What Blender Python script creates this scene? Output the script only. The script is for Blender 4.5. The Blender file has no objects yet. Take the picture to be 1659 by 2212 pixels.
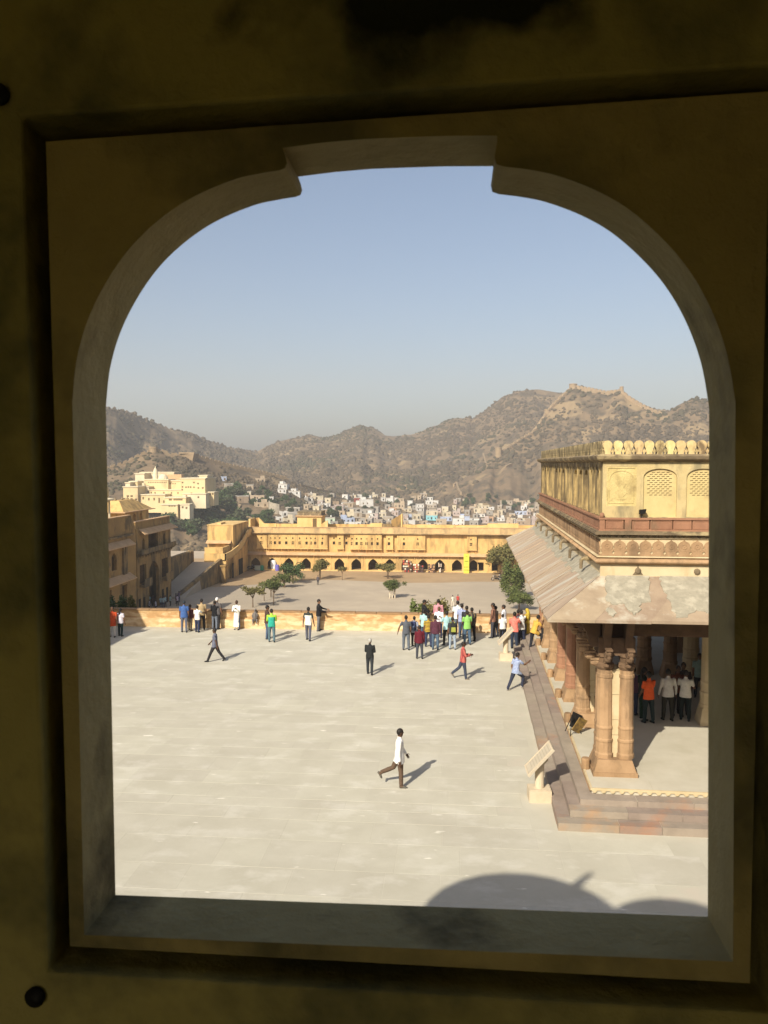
import bpy, bmesh, math, random
import numpy as np
from mathutils import Vector, Matrix, noise
from mathutils.geometry import tessellate_polygon

R = random.Random(11)
NR = np.random.default_rng(5)
rad = math.radians
SC = bpy.context.scene
COL = SC.collection

# ------------------------------------------------------------------ camera, sky, sun, exposure
EYE = Vector((0.0, 0.0, 9.1))
YAW, PITCH = 5.0, -3.45
FPX, CX, CY = 1728.0, 829.5, 1106.0          # the photograph measured as 1659 x 2212
SUN_EL, SUN_AZ = 36.0, 24.0                   # elevation; azimuth towards which the shadows fall, clockwise from +y
cam = bpy.data.cameras.new('camera')
camo = bpy.data.objects.new('camera', cam)
COL.objects.link(camo)
camo.location = EYE
camo.rotation_euler = (rad(90 + PITCH), 0, rad(YAW))
cam.sensor_fit = 'VERTICAL'
cam.sensor_height = 36
cam.lens = 36 * FPX / 2212
cam.clip_start, cam.clip_end = 0.05, 8000
cam.dof.use_dof = True
cam.dof.focus_distance = 45
cam.dof.aperture_fstop = 14
SC.camera = camo

W = bpy.data.worlds.new('World')
SC.world = W
W.use_nodes = True
wn, wl = W.node_tree.nodes, W.node_tree.links
sky = wn.new('ShaderNodeTexSky')
sky.sky_type = 'NISHITA'
sky.sun_disc = False
sky.sun_elevation = rad(SUN_EL)
sky.sun_rotation = rad(SUN_AZ + 180)
sky.altitude = 400
sky.air_density = 1.0
sky.dust_density = 4.0
sky.ozone_density = 1.0
wl.new(sky.outputs[0], wn['Background'].inputs[0])
wn['Background'].inputs[1].default_value = 0.092

sun = bpy.data.lights.new('sun', 'SUN')
suno = bpy.data.objects.new('sun', sun)
COL.objects.link(suno)
sun.energy = 4.2
sun.angle = rad(0.53)
sun.color = (1.0, 0.925, 0.775)
_d = Vector((math.sin(rad(SUN_AZ)) * math.cos(rad(SUN_EL)), math.cos(rad(SUN_AZ)) * math.cos(rad(SUN_EL)), -math.sin(rad(SUN_EL))))
suno.rotation_euler = _d.to_track_quat('-Z', 'Y').to_euler()
suno.location = (-20, -40, 60)

SC.view_settings.view_transform = 'Standard'
SC.view_settings.look = 'None'
SC.view_settings.gamma = 1
SC.view_settings.use_curve_mapping = False
SC.view_settings.exposure = 0.66
SC.render.engine = 'CYCLES'
SC.cycles.use_denoising = True
SC.cycles.max_bounces = 8
SC.cycles.diffuse_bounces = 6
SC.cycles.volume_bounces = 1
SC.cycles.sample_clamp_indirect = 6

# ------------------------------------------------------------------ measuring the photograph
_a, _p = rad(YAW), rad(PITCH)
FW = Vector((-math.sin(_a) * math.cos(_p), math.cos(_a) * math.cos(_p), math.sin(_p)))
RT = Vector((math.cos(_a), math.sin(_a), 0))
UP = RT.cross(FW)


def ray(x, y):
    return FW + RT * ((x - CX) / FPX) + UP * ((CY - y) / FPX)


def atz(x, y, z=0.0):
    d = ray(x, y)
    return EYE + d * ((z - EYE.z) / d.z)


def aty(x, y, Y):
    d = ray(x, y)
    return EYE + d * (Y / d.y)


def atx(x, y, X):
    d = ray(x, y)
    return EYE + d * (X / d.x)


# ------------------------------------------------------------------ mesh builder
XZ = lambda a, b, d: (a, d, b)      # drawn in x,z; depth along y
YZ = lambda a, b, d: (d, a, b)      # drawn in y,z; depth along x
XY = lambda a, b, d: (a, b, d)


class MB:
    def __init__(s):
        s.v, s.f, s.m = [], [], []

    def add(s, verts, faces, m=0):
        o = len(s.v)
        s.v.extend([tuple(p) for p in verts])
        s.f.extend([tuple(i + o for i in f) for f in faces])
        s.m.extend([m] * len(faces))
        return s

    def box(s, x0, x1, y0, y1, z0, z1, m=0):
        v = [(x0, y0, z0), (x1, y0, z0), (x1, y1, z0), (x0, y1, z0), (x0, y0, z1), (x1, y0, z1), (x1, y1, z1), (x0, y1, z1)]
        return s.hexa(v, m)

    def hexa(s, v, m=0):
        return s.add(v, [(3, 2, 1, 0), (4, 5, 6, 7), (0, 1, 5, 4), (1, 2, 6, 5), (2, 3, 7, 6), (3, 0, 4, 7)], m)

    def frus(s, x0, x1, y0, y1, z0, z1, ins, m=0):
        v = [(x0, y0, z0), (x1, y0, z0), (x1, y1, z0), (x0, y1, z0),
             (x0 + ins, y0 + ins, z1), (x1 - ins, y0 + ins, z1), (x1 - ins, y1 - ins, z1), (x0 + ins, y1 - ins, z1)]
        return s.hexa(v, m)

    def prism(s, outer, d0, d1, fn=XZ, holes=(), m=0):
        loops = [list(outer)] + [list(h) for h in holes]
        flat = [p for l in loops for p in l]
        n = len(flat)
        tri = tessellate_polygon([[Vector((p[0], p[1], 0)) for p in l] for l in loops])
        v = [fn(p[0], p[1], d0) for p in flat] + [fn(p[0], p[1], d1) for p in flat]
        f = [t for t in tri] + [(t[2] + n, t[1] + n, t[0] + n) for t in tri]
        o = 0
        for l in loops:
            k = len(l)
            for i in range(k):
                j = (i + 1) % k
                f.append((o + i, o + j, o + j + n, o + i + n))
            o += k
        return s.add(v, f, m)

    def tube(s, pts, rr, n=8, m=0, side=None):
        pts = [Vector(p) for p in pts]
        rings = []
        prev = None
        for i, p in enumerate(pts):
            t = (pts[min(i + 1, len(pts) - 1)] - pts[max(i - 1, 0)])
            t = t.normalized() if t.length > 1e-9 else Vector((0, 0, 1))
            if side is not None:
                u = Vector(side) - t * t.dot(Vector(side))
            elif prev is not None:
                u = prev - t * t.dot(prev)
            else:
                u = t.orthogonal()
            if u.length < 1e-6:
                u = t.orthogonal()
            u.normalize()
            prev = u
            w = t.cross(u)
            r = rr[i]
            ra, rb = r if isinstance(r, tuple) else (r, r)
            rings.append([p + u * (ra * math.cos(2 * math.pi * k / n)) + w * (rb * math.sin(2 * math.pi * k / n)) for k in range(n)])
        v = [q for r_ in rings for q in r_]
        f = []
        for i in range(len(rings) - 1):
            for k in range(n):
                a, b = i * n + k, i * n + (k + 1) % n
                f.append((a, b, b + n, a + n))
        f.append(tuple(range(n - 1, -1, -1)))
        f.append(tuple(range(len(v) - n, len(v))))
        return s.add(v, f, m)

    def lathe(s, prof, n=16, c=(0, 0, 0), m=0, sx=1, sy=1):
        v, f = [], []
        for r, z in prof:
            for k in range(n):
                a = 2 * math.pi * (k + .5) / n
                v.append((c[0] + r * sx * math.cos(a), c[1] + r * sy * math.sin(a), c[2] + z))
        for i in range(len(prof) - 1):
            for k in range(n):
                a, b = i * n + k, i * n + (k + 1) % n
                f.append((a, b, b + n, a + n))
        f.append(tuple(range(n - 1, -1, -1)))
        f.append(tuple(range(len(v) - n, len(v))))
        return s.add(v, f, m)

    def ball(s, c, r, m=0, n=8, k=6):
        rx, ry, rz = r if isinstance(r, tuple) else (r, r, r)
        prof = [(max(math.sin(math.pi * i / k), .02), -math.cos(math.pi * i / k)) for i in range(k + 1)]
        v0 = len(s.v)
        s.lathe(prof, n, (0, 0, 0), m)
        for i in range(v0, len(s.v)):
            p = s.v[i]
            s.v[i] = (c[0] + p[0] * rx, c[1] + p[1] * ry, c[2] + p[2] * rz)
        return s

    def xf(s, M, start=0):
        for i in range(start, len(s.v)):
            s.v[i] = tuple(M @ Vector(s.v[i]))
        return s

    def mesh(s, name, mats, smooth=False):
        me = bpy.data.meshes.new(name)
        me.from_pydata(s.v, [], s.f)
        for m in (mats if isinstance(mats, (list, tuple)) else [mats]):
            me.materials.append(m)
        if any(s.m):
            me.polygons.foreach_set('material_index', s.m)
        if smooth:
            me.polygons.foreach_set('use_smooth', [True] * len(s.f))
        me.update()
        return me


def link(name, me, parent=None, label=None, world=False):
    o = bpy.data.objects.new(name, me)
    COL.objects.link(o)
    if parent is not None:
        o.parent = parent
        if world:
            o.matrix_parent_inverse = Matrix(parent['_m']).inverted() if '_m' in parent else Matrix.Identity(4)
    if label:
        o['label'] = label
    return o


def part(name, mb, mats, parent, label=None, smooth=False, world=False):
    return link(name, mb.mesh(name, mats, smooth), parent, label, world)


WORLD_M = {}


def thing(name, label, cat, loc=(0, 0, 0), rotz=0.0, group=None):
    o = bpy.data.objects.new(name, None)
    COL.objects.link(o)
    o.empty_display_size = .1
    o.location = loc
    o.rotation_euler = (0, 0, rotz)
    return tag(o, label, cat, group)


def tag(o, label, cat, group=None):
    o['label'] = label
    o['category'] = cat
    if group:
        o['group'] = group
    return o


def struct(name, mb, mats, smooth=False):
    o = link(name, mb.mesh(name, mats, smooth))
    o['kind'] = 'structure'
    return o


def dup(root, loc, rotz=None, label=None, group=None, scale=None):
    r = root.copy()
    COL.objects.link(r)
    r.location = loc
    if rotz is not None:
        r.rotation_euler = (0, 0, rotz)
    if scale is not None:
        r.scale = (scale,) * 3 if not isinstance(scale, tuple) else scale
    if label:
        r['label'] = label
    if group:
        r['group'] = group
    for ch in list(root.children):
        c = ch.copy()
        COL.objects.link(c)
        c.parent = r
        for g in list(ch.children):
            d = g.copy()
            COL.objects.link(d)
            d.parent = c
    return r


# ------------------------------------------------------------------ materials
def mat(name, c1, c2=None, sc=2.0, c3=None, sc3=.5, thr=.56, st3=(1, 1, 1), rough=.9, bump=0.0, bsc=25.0, st=(1, 1, 1), rnd=0.0, hue=0.0, c4=None, sc4=8., thr4=.6, obj=False, amt3=1.0, st4=(1, 1, 1)):
    m = bpy.data.materials.new(name)
    m.use_nodes = True
    N, L = m.node_tree.nodes, m.node_tree.links
    b = N['Principled BSDF']
    b.inputs['Roughness'].default_value = rough
    b.inputs['Specular IOR Level'].default_value = .25
    if obj:
        pos = N.new('ShaderNodeTexCoord').outputs['Object']
    else:
        pos = N.new('ShaderNodeNewGeometry').outputs['Position']

    def nz(scale, stretch, detail=5):
        mp = N.new('ShaderNodeMapping')
        mp.inputs['Scale'].default_value = stretch
        L.new(pos, mp.inputs['Vector'])
        t = N.new('ShaderNodeTexNoise')
        t.inputs['Scale'].default_value = scale
        t.inputs['Detail'].default_value = detail
        t.inputs['Roughness'].default_value = .62
        L.new(mp.outputs[0], t.inputs['Vector'])
        return t.outputs['Fac']

    def mix(fac, a, c):
        x = N.new('ShaderNodeMix')
        x.data_type = 'RGBA'
        L.new(fac, x.inputs['Factor'])
        for sock, val in ((x.inputs['A'], a), (x.inputs['B'], c)):
            if isinstance(val, tuple):
                sock.default_value = (*val, 1)
            else:
                L.new(val, sock)
        return x.outputs['Result']

    def step(fac, lo, hi, top=1.0):
        r = N.new('ShaderNodeMapRange')
        r.inputs['From Min'].default_value = lo
        r.inputs['From Max'].default_value = hi
        r.inputs['To Max'].default_value = top
        L.new(fac, r.inputs['Value'])
        return r.outputs[0]

    out = c1
    if c2:
        out = mix(step(nz(sc, st), .34, .66), c1, c2)
    if c3:
        out = mix(step(nz(sc3, st3), thr - .06, thr + .08, amt3), out, c3)
    if c4:
        out = mix(step(nz(sc4, st4, 3), thr4 - .02, thr4 + .04), out, c4)
    if rnd or hue:
        oi = N.new('ShaderNodeObjectInfo')
        h = N.new('ShaderNodeHueSaturation')
        L.new(step(oi.outputs['Random'], 0, 1, 1), h.inputs['Value'])
        r = N.new('ShaderNodeMapRange')
        r.inputs['To Min'].default_value = 1 - rnd
        r.inputs['To Max'].default_value = 1 + rnd
        L.new(oi.outputs['Random'], r.inputs['Value'])
        L.new(r.outputs[0], h.inputs['Value'])
        if hue:
            r2 = N.new('ShaderNodeMapRange')
            r2.inputs['To Min'].default_value = .5 - hue
            r2.inputs['To Max'].default_value = .5 + hue
            L.new(oi.outputs['Random'], r2.inputs['Value'])
            L.new(r2.outputs[0], h.inputs['Hue'])
        if isinstance(out, tuple):
            h.inputs['Color'].default_value = (*out, 1)
        else:
            L.new(out, h.inputs['Color'])
        out = h.outputs['Color']
    if isinstance(out, tuple):
        b.inputs['Base Color'].default_value = (*out, 1)
    else:
        L.new(out, b.inputs['Base Color'])
    if bump:
        bp = N.new('ShaderNodeBump')
        bp.inputs['Strength'].default_value = bump
        bp.inputs['Distance'].default_value = .02
        L.new(nz(bsc, st, 6), bp.inputs['Height'])
        L.new(bp.outputs[0], b.inputs['Normal'])
    return m


def stripes(name, ca, cb, axis='Z', freq=14.0, cc=None, width=.5):
    """cloth with woven bands, or a check if cc is given"""
    m = bpy.data.materials.new(name)
    m.use_nodes = True
    N, L = m.node_tree.nodes, m.node_tree.links
    b = N['Principled BSDF']
    b.inputs['Roughness'].default_value = .95
    t = N.new('ShaderNodeTexCoord')
    sp = N.new('ShaderNodeSeparateXYZ')
    L.new(t.outputs['Object'], sp.inputs[0])

    def band(ax, fr):
        k = N.new('ShaderNodeMath')
        k.operation = 'MULTIPLY'
        k.inputs[1].default_value = fr
        L.new(sp.outputs[ax], k.inputs[0])
        f = N.new('ShaderNodeMath')
        f.operation = 'FRACT'
        L.new(k.outputs[0], f.inputs[0])
        g = N.new('ShaderNodeMath')
        g.operation = 'GREATER_THAN'
        g.inputs[1].default_value = width
        L.new(f.outputs[0], g.inputs[0])
        return g.outputs[0]

    x = N.new('ShaderNodeMix')
    x.data_type = 'RGBA'
    L.new(band(axis, freq), x.inputs['Factor'])
    x.inputs['A'].default_value = (*ca, 1)
    x.inputs['B'].default_value = (*cb, 1)
    out = x.outputs['Result']
    if cc:
        y = N.new('ShaderNodeMix')
        y.data_type = 'RGBA'
        L.new(band('X' if axis == 'Z' else 'Z', freq), y.inputs['Factor'])
        L.new(out, y.inputs['A'])
        y.inputs['B'].default_value = (*cc, 1)
        out = y.outputs['Result']
    L.new(out, b.inputs['Base Color'])
    return m


_cm = {}


def cloth(c, name=None):
    key = tuple(c)
    if key not in _cm:
        _cm[key] = mat(name or 'cloth', c, tuple(v * .78 for v in c), 9, rough=.95, bump=.25, bsc=18, obj=True)
    return _cm[key]


M_plaster_in = mat('old_interior_plaster', (.43, .37, .125), (.32, .275, .09), 3.0, (.15, .14, .06), 2.6, .55, (1, 1, 1), bump=.5, bsc=14)
# the soot stain over the window
N_, L_ = M_plaster_in.node_tree.nodes, M_plaster_in.node_tree.links
g_ = N_.new('ShaderNodeNewGeometry')
sx_ = N_.new('ShaderNodeVectorMath'); sx_.operation = 'SUBTRACT'; sx_.inputs[1].default_value = (-.02, .97, 9.645)
L_.new(g_.outputs['Position'], sx_.inputs[0])
sm_ = N_.new('ShaderNodeVectorMath'); sm_.operation = 'MULTIPLY'; sm_.inputs[1].default_value = (4.3, 1, 13)
L_.new(sx_.outputs[0], sm_.inputs[0])
sl_ = N_.new('ShaderNodeVectorMath'); sl_.operation = 'LENGTH'
L_.new(sm_.outputs[0], sl_.inputs[0])
sn_ = N_.new('ShaderNodeTexNoise'); sn_.inputs['Scale'].default_value = 9; sn_.inputs['Detail'].default_value = 6
L_.new(g_.outputs['Position'], sn_.inputs['Vector'])
sa_ = N_.new('ShaderNodeMath'); sa_.operation = 'MULTIPLY_ADD'; sa_.inputs[1].default_value = 2.6
L_.new(sn_.outputs['Fac'], sa_.inputs[0]); L_.new(sl_.outputs['Value'], sa_.inputs[2])
sr_ = N_.new('ShaderNodeMapRange'); sr_.inputs['From Min'].default_value = 1.75; sr_.inputs['From Max'].default_value = 2.35; sr_.inputs['To Min'].default_value = 1; sr_.inputs['To Max'].default_value = 0
L_.new(sa_.outputs[0], sr_.inputs['Value'])
sc_ = N_.new('ShaderNodeMix'); sc_.data_type = 'RGBA'
pb_ = N_['Principled BSDF']
L_.new(pb_.inputs['Base Color'].links[0].from_socket, sc_.inputs['A'])
sc_.inputs['B'].default_value = (.022, .024, .013, 1)
L_.new(sr_.outputs[0], sc_.inputs['Factor'])
L_.new(sc_.outputs['Result'], pb_.inputs['Base Color'])
M_soot = M_plaster_in
M_room = mat('room_plaster', (.56, .52, .26), (.48, .44, .22), 1.2, bump=.2)
M_reveal = mat('stone_frame', (.45, .375, .185), (.36, .30, .14), 5, (.14, .115, .055), 3.2, .60, bump=.4, bsc=22)
M_panel = mat('panel_plaster', (.45, .37, .15), (.35, .28, .11), 3.5, (.16, .14, .065), 2.4, .56, bump=.6, bsc=16)
M_iron = mat('dark_iron', (.012, .011, .01), rough=.6)
M_court = mat('courtyard_slab', (.47, .44, .355), (.42, .39, .31), .8, (.505, .475, .395), .8, .58, (1, 1.5, 1), rough=.85, bump=.2, bsc=9, rnd=.036, hue=.003, c4=(.74, .70, .60), sc4=1.5, thr4=.70, st4=(.7, 2.6, 1))
M_joint = mat('courtyard_mortar', (.47, .44, .355), (.42, .39, .31), .7, (.47, .42, .34), 1.1, .60, bump=.2, bsc=12)
M_para = mat('parapet_plaster', (.48, .29, .13), (.36, .215, .095), 2.2, (.58, .42, .23), 1.3, .52, (1, 1, 3), bump=.5, bsc=9)
M_para2 = mat('parapet_plinth_plaster', (.56, .38, .195), (.46, .29, .14), 2.0, (.66, .50, .30), 1.6, .52, (1, 1, 3), bump=.5, bsc=9)
M_coping = mat('parapet_coping', (.30, .18, .085), (.22, .135, .07), 3, bump=.4)
M_yel = mat('yellow_limewash', (.60, .395, .155), (.52, .33, .12), .5, (.34, .22, .09), .8, .535, (1, 1, .25), bump=.2, bsc=3)
M_yel2 = mat('yellow_limewash_pale', (.64, .44, .19), (.55, .37, .15), .6, (.50, .31, .11), .8, .58, (1, 1, .3), bump=.2, bsc=3)
M_sill = mat('pink_stone_ledge', (.55, .36, .20), (.45, .28, .14), 1.0, bump=.2, bsc=5)
M_ochre = mat('ochre_plaster', (.34, .21, .075), (.25, .155, .06), .45, (.13, .09, .045), .6, .55, (1, 1, .6), bump=.3, bsc=3)
M_ochre2 = mat('ochre_plaster_dark', (.29, .19, .08), (.21, .14, .065), .6, (.11, .085, .05), .8, .49, (1, 1, .4), bump=.3, bsc=3)
M_dark = mat('dark_opening', (.018, .014, .009), (.03, .022, .013), 1)
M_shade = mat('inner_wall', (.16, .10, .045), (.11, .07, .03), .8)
M_wood = mat('dark_wood', (.09, .05, .025), (.06, .032, .016), 3)
M_court_low = mat('lower_court_ground', (.43, .355, .26), (.37, .305, .225), .25, (.35, .29, .215), .05, .52, bump=.3, bsc=2)
M_earth = mat('packed_earth', (.37, .26, .15), (.31, .215, .12), .3, bump=.4, bsc=2)
M_red = mat('red_sandstone', (.32, .165, .095), (.25, .125, .073), 2.5, (.20, .12, .07), 3, .6, (1, 1, .3), bump=.35, bsc=16, rnd=.10)
M_tan = mat('buff_sandstone', (.365, .235, .13), (.285, .18, .095), 2.0, (.21, .135, .075), 2.2, .55, (1, 1, .35), bump=.4, bsc=14, rnd=.08)
M_shaded_stone = mat('shaded_dark_sandstone', (.17, .105, .06), (.11, .07, .042), 3, bump=.3, bsc=14)  # dark stone with the deep eave's shade put into its colour
M_cream = mat('cream_plaster', (.55, .45, .285), (.47, .375, .22), 1.4, (.42, .31, .17), 1.3, .60, (1, 1, .3), bump=.3, bsc=12)
M_step = mat('step_stone', (.30, .245, .195), (.235, .19, .15), 1.6, (.36, .19, .10), .45, .60, (1, 1, 1), bump=.3, bsc=10, rnd=.09, hue=.012)
M_floor = mat('platform_floor', (.50, .46, .37), (.43, .39, .30), .9, bump=.15, bsc=8)
M_upwall = mat('upper_wall_yellow', (.49, .385, .195), (.42, .325, .155), 2.4, (.25, .205, .115), 1.8, .52, (1, 1, .3), bump=.45, bsc=14)
M_stain = mat('weathered_cornice', (.20, .15, .09), (.12, .09, .055), 2.5, (.36, .28, .15), 2.0, .56, bump=.4, bsc=12)
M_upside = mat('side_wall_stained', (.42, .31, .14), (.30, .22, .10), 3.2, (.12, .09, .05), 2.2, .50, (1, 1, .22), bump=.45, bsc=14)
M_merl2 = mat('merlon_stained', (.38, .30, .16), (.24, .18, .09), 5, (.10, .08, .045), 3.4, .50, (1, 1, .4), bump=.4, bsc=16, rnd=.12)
M_wpar = mat('weathered_parapet', (.54, .38, .185), (.42, .29, .14), .5, (.30, .215, .12), .8, .55, (1, 1, .4), bump=.3, bsc=3)
M_merl = mat('merlon_plaster', (.56, .44, .22), (.46, .34, .155), 5, (.17, .125, .065), 3.4, .555, (1, 1, .5), bump=.4, bsc=16, rnd=.10, hue=.012)
M_eave = mat('eave_stone', (.385, .30, .215), (.31, .235, .165), 3.0, (.43, .395, .32), .9, .58, (.35, 2.5, .35), bump=.3, bsc=12, st=(.25, 3.5, .25), rnd=.06, hue=.005)
M_eave2 = mat('eave_stone_front', (.335, .26, .175), (.265, .20, .135), 2.2, (.44, .40, .31), 1.3, .60, bump=.3, bsc=12, rnd=.10, hue=.008)
M_eplast = mat('eave_cement_patch', (.315, .285, .215), (.245, .22, .165), 6, (.37, .335, .255), 3.5, .57, bump=.5, bsc=22)
M_hill = mat('dry_hillside', (.215, .15, .085), (.15, .105, .062), .03, (.085, .066, .042), .05, .51, bump=1.0, bsc=.5, c4=(.26, .185, .10), sc4=.02, thr4=.60)
M_scrub = mat('dry_scrub', (.068, .052, .033), (.105, .08, .05), .02, (.058, .055, .03), .008, .55)
M_rampart = mat('rampart_stone', (.33, .24, .145), (.26, .185, .11), .3, bump=.2)
M_hpal = mat('hill_palace_cream', (.66, .52, .29), (.58, .45, .24), .12, (.45, .345, .19), .2, .60, (1, 1, .3))
M_hpal2 = mat('hill_palace_pale', (.66, .57, .39), (.58, .49, .33), .2)
M_bark = mat('bark', (.13, .085, .05), (.09, .06, .035), 6, bump=.4)


def leafmat(name, c1, c2):
    return mat(name, c1, c2, .9, tuple(v * .55 for v in c1), 2.5, .6, rough=.75, rnd=.08)


M_leaf_dry = leafmat('leaf_dry_olive', (.15, .125, .04), (.11, .105, .033))
M_leaf_grn = leafmat('leaf_green', (.105, .12, .032), (.075, .10, .028))
M_leaf_dk = leafmat('leaf_dark', (.045, .078, .024), (.06, .09, .03))
M_leaf_far = leafmat('leaf_far', (.048, .062, .028), (.065, .07, .033))

# ================================================================== the room we look out of
def arch(xc, w, z0, zs, za, n=9, point=.0):
    """closed outline of an arched opening in the wall plane"""
    h = w / 2
    pts = [(xc - h, z0), (xc - h, zs)]
    for i in range(1, n):
        a = math.pi - math.pi * i / n
        c, s_ = math.cos(a), math.sin(a)
        k = (za - zs)
        z = zs + k * (s_ ** .85 if point == 0 else (1 - abs(c) ** (2.0 - .65 * point)) ** (.62 + .2 * point))
        pts.append((xc + h * c, z))
    pts += [(xc + h, zs), (xc + h, z0)]
    return pts


mb = MB().box(-2.6, 2.6, -3.2, .97, 7.2, 7.5)
struct('floor', mb, M_room)
mb = MB().box(-2.6, 2.6, -3.2, .97, 10.5, 10.8)
struct('ceiling', mb, M_room)
for nm, bx in (('wall_side', (-2.9, -2.6, -3.2, .97, 7.2, 10.8)), ('wall_side', (2.6, 2.9, -3.2, .97, 7.2, 10.8)), ):
    struct(nm, MB().box(*bx), M_room)
# unseen rear opening, added and sized to let in light for the window wall
struct('wall_rear', MB().prism([(-2.9, 7.2), (2.9, 7.2), (2.9, 10.8), (-2.9, 10.8)], -3.5, -3.2, XZ, [[(-1.9, 7.51), (-.2, 7.51), (-.2, 9.8), (-1.9, 9.8)]]), M_room)
rec = [(-.528, 8.432), (.392, 8.432), (.384, 9.553), (-.535, 9.528)]
flange = [(-.49, 8.46), (.34, 8.46), (.34, 9.50), (-.49, 9.50)]
mb = MB().prism([(-2.9, 7.2), (2.9, 7.2), (2.9, 10.8), (-2.9, 10.8)], .972, 1.085, XZ, [rec])
wallo = struct('window_wall', mb, M_plaster_in)
bv = wallo.modifiers.new('worn_edges', 'BEVEL')
bv.width, bv.segments, bv.limit_method, bv.angle_limit = .005, 2, 'ANGLE', rad(60)

WIN = thing('window_surround', 'dark stone window surround with a notched round arch framing the courtyard view', 'window', (-.075, 1.05, 8.44))
far = [(222, 880), (232, 790), (260, 700), (310, 610), (370, 540), (450, 480), (540, 440), (600, 426), (636, 420), (646, 416), (650, 406), (647, 393), (641, 376)]
farr = [(1066, 353), (1066, 365), (1061, 395), (1064, 409), (1078, 414), (1120, 419), (1180, 431), (1260, 461), (1330, 502), (1400, 565), (1450, 627), (1490, 700), (1520, 785), (1537, 880)]
top = [(720, 366), (800, 359), (880, 356), (960, 353.5)]
op = [(-.492, 8.468)]
def smooth_line(pts, k=6):
    out = []
    for i in range(len(pts) - 1):
        p0, p1, p2, p3 = pts[max(i - 1, 0)], pts[i], pts[i + 1], pts[min(i + 2, len(pts) - 1)]
        for j in range(k):
            t = j / k
            out.append(tuple(.5 * (2 * p1[c] + (p2[c] - p0[c]) * t + (2 * p0[c] - 5 * p1[c] + 4 * p2[c] - p3[c]) * t * t + (3 * p1[c] - p0[c] - 3 * p2[c] + p3[c]) * t ** 3) for c in (0, 1)))
    return out + [pts[-1]]


for p in smooth_line(far[:9]) + far[9:] + top + farr[:5] + smooth_line(farr[5:]):
    q = aty(*p, 1.09)
    op.append((q.x, q.z))
op.append((.351, 8.478))
mb = MB().prism([(-.512, 8.451), (.372, 8.451), (.366, 9.535), (-.518, 9.508)], 1.0, 1.1, XZ, [op])
po = part('stone_frame', mb, [M_reveal, M_panel], WIN, world=False)
for p_ in po.data.polygons:
    if max(abs(po.data.vertices[v_].co.y - 1.0) for v_ in p_.vertices) < 1e-4:
        p_.material_index = 1
po.matrix_parent_inverse = Matrix.Translation((-.075, 1.05, 8.44)).inverted()
bv = po.modifiers.new('worn_edges', 'BEVEL')
bv.width, bv.segments, bv.limit_method, bv.angle_limit = .006, 3, 'ANGLE', rad(50)
mb = MB().prism([(-.56, 8.40), (.42, 8.40), (.42, 9.57), (-.56, 9.57)], 1.0855, 1.0995, XZ, [[(-.5115, 8.4515), (.3715, 8.4515), (.3655, 9.5345), (-.5175, 9.5075)]])
q = part('backing_strip', mb, M_dark, WIN)
q.matrix_parent_inverse = Matrix.Translation((-.075, 1.05, 8.44)).inverted()
for hx, hy in ((-2, 205), (77, 2152)):
    c = aty(hx, hy, .968)
    mb = MB().lathe([(.0, -.006), (.008, -.006), (.0125, -.002), (.0135, .004), (.0, .004)], 14)
    mb.xf(Matrix.Rotation(rad(90), 4, 'X'))
    b = part('bolt', mb, M_iron, WIN, smooth=True)
    b.matrix_parent_inverse = Matrix.Translation((-.075, 1.05, 8.44)).inverted()
    b.location = c

# ------------------------------------------------------------------ the palace wing around that room (its roof throws the shadow on the court)
wing = thing('palace_wing', 'palace wing with the window room, its flat roof and low parapet', 'building', (0, -3, 0))
for nm, bx in (('outer_wall', (-30, -2.9, -6, 1.1, 0, 10.6)), ('outer_wall', (2.9, 30, -6, 1.1, 0, 10.6)), ('outer_wall', (-2.9, 2.9, -6, 1.1, 0, 7.2)), ('roof_slab', (-30, 30, -6, 1.1, 10.8, 11.1))):
    o = part(nm, MB().box(*bx), M_ochre, wing)
    o.matrix_parent_inverse = Matrix.Translation((0, -3, 0)).inverted()
mb = MB().box(-30, 30, .7, 1.1, 11.1, 11.5)
o = part('roof_parapet', mb, M_ochre, wing)
o.matrix_parent_inverse = Matrix.Translation((0, -3, 0)).inverted()
dome_prof = [(1.62, 0), (1.64, .12), (1.5, .45), (1.25, .85), (.9, 1.2), (.5, 1.43), (.16, 1.54), (.05, 1.60)]
for i, (sx, k) in enumerate((((1195, 1893), .97), ((1492, 1958), .72))):
    g = atz(*sx)
    H = 12.9 if i == 0 else 12.15
    c = (g.x - H * .56, g.y - H * 1.257 - .25)
    d = thing('rooftop_dome', ('ribbed plaster dome with a bent finial on the roof above the window', 'lower plain plaster dome on the roof beside the ribbed one')[i], 'dome', (c[0], c[1], 11.1))
    zs_ = .5 if i == 0 else .45
    zb = H - 11.1 - 1.6 * zs_ - (.5 if i == 0 else 0)
    part('drum', MB().lathe([(1.5 * k, 0), (1.5 * k, zb)], 24), M_ochre, d)
    part('eave', MB().lathe([(1.55 * k, zb), (2.15 * k, zb - .16), (2.15 * k, zb - .1), (1.55 * k, zb + .08)], 24), M_ochre, d)
    part('dome', MB().lathe([(r * k, zb + z * zs_) for r, z in dome_prof], 24), M_ochre, d, smooth=True)
    if i == 0:
        part('finial', MB().tube([(.45, 0, zb + .5), (.47, 0, zb + 1.0), (.54, 0, zb + 1.35), (.68, .03, zb + 1.65)], [.18, .14, .10, .05], 8), M_ochre, d)
sw = thing('side_wing', 'plain palace wing along the side of the terrace that shades its corner', 'building', (-27, 25, 0))
o = part('block', MB().box(-32, -22.2, 6, 43.0, 0, 9), M_ochre, sw)
o.matrix_parent_inverse = Matrix.Translation((-27, 25, 0)).inverted()
o = part('roof_parapet', MB().box(-22.8, -22.4, 6, 43.0, 9, 9.5), M_ochre, sw)
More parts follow.
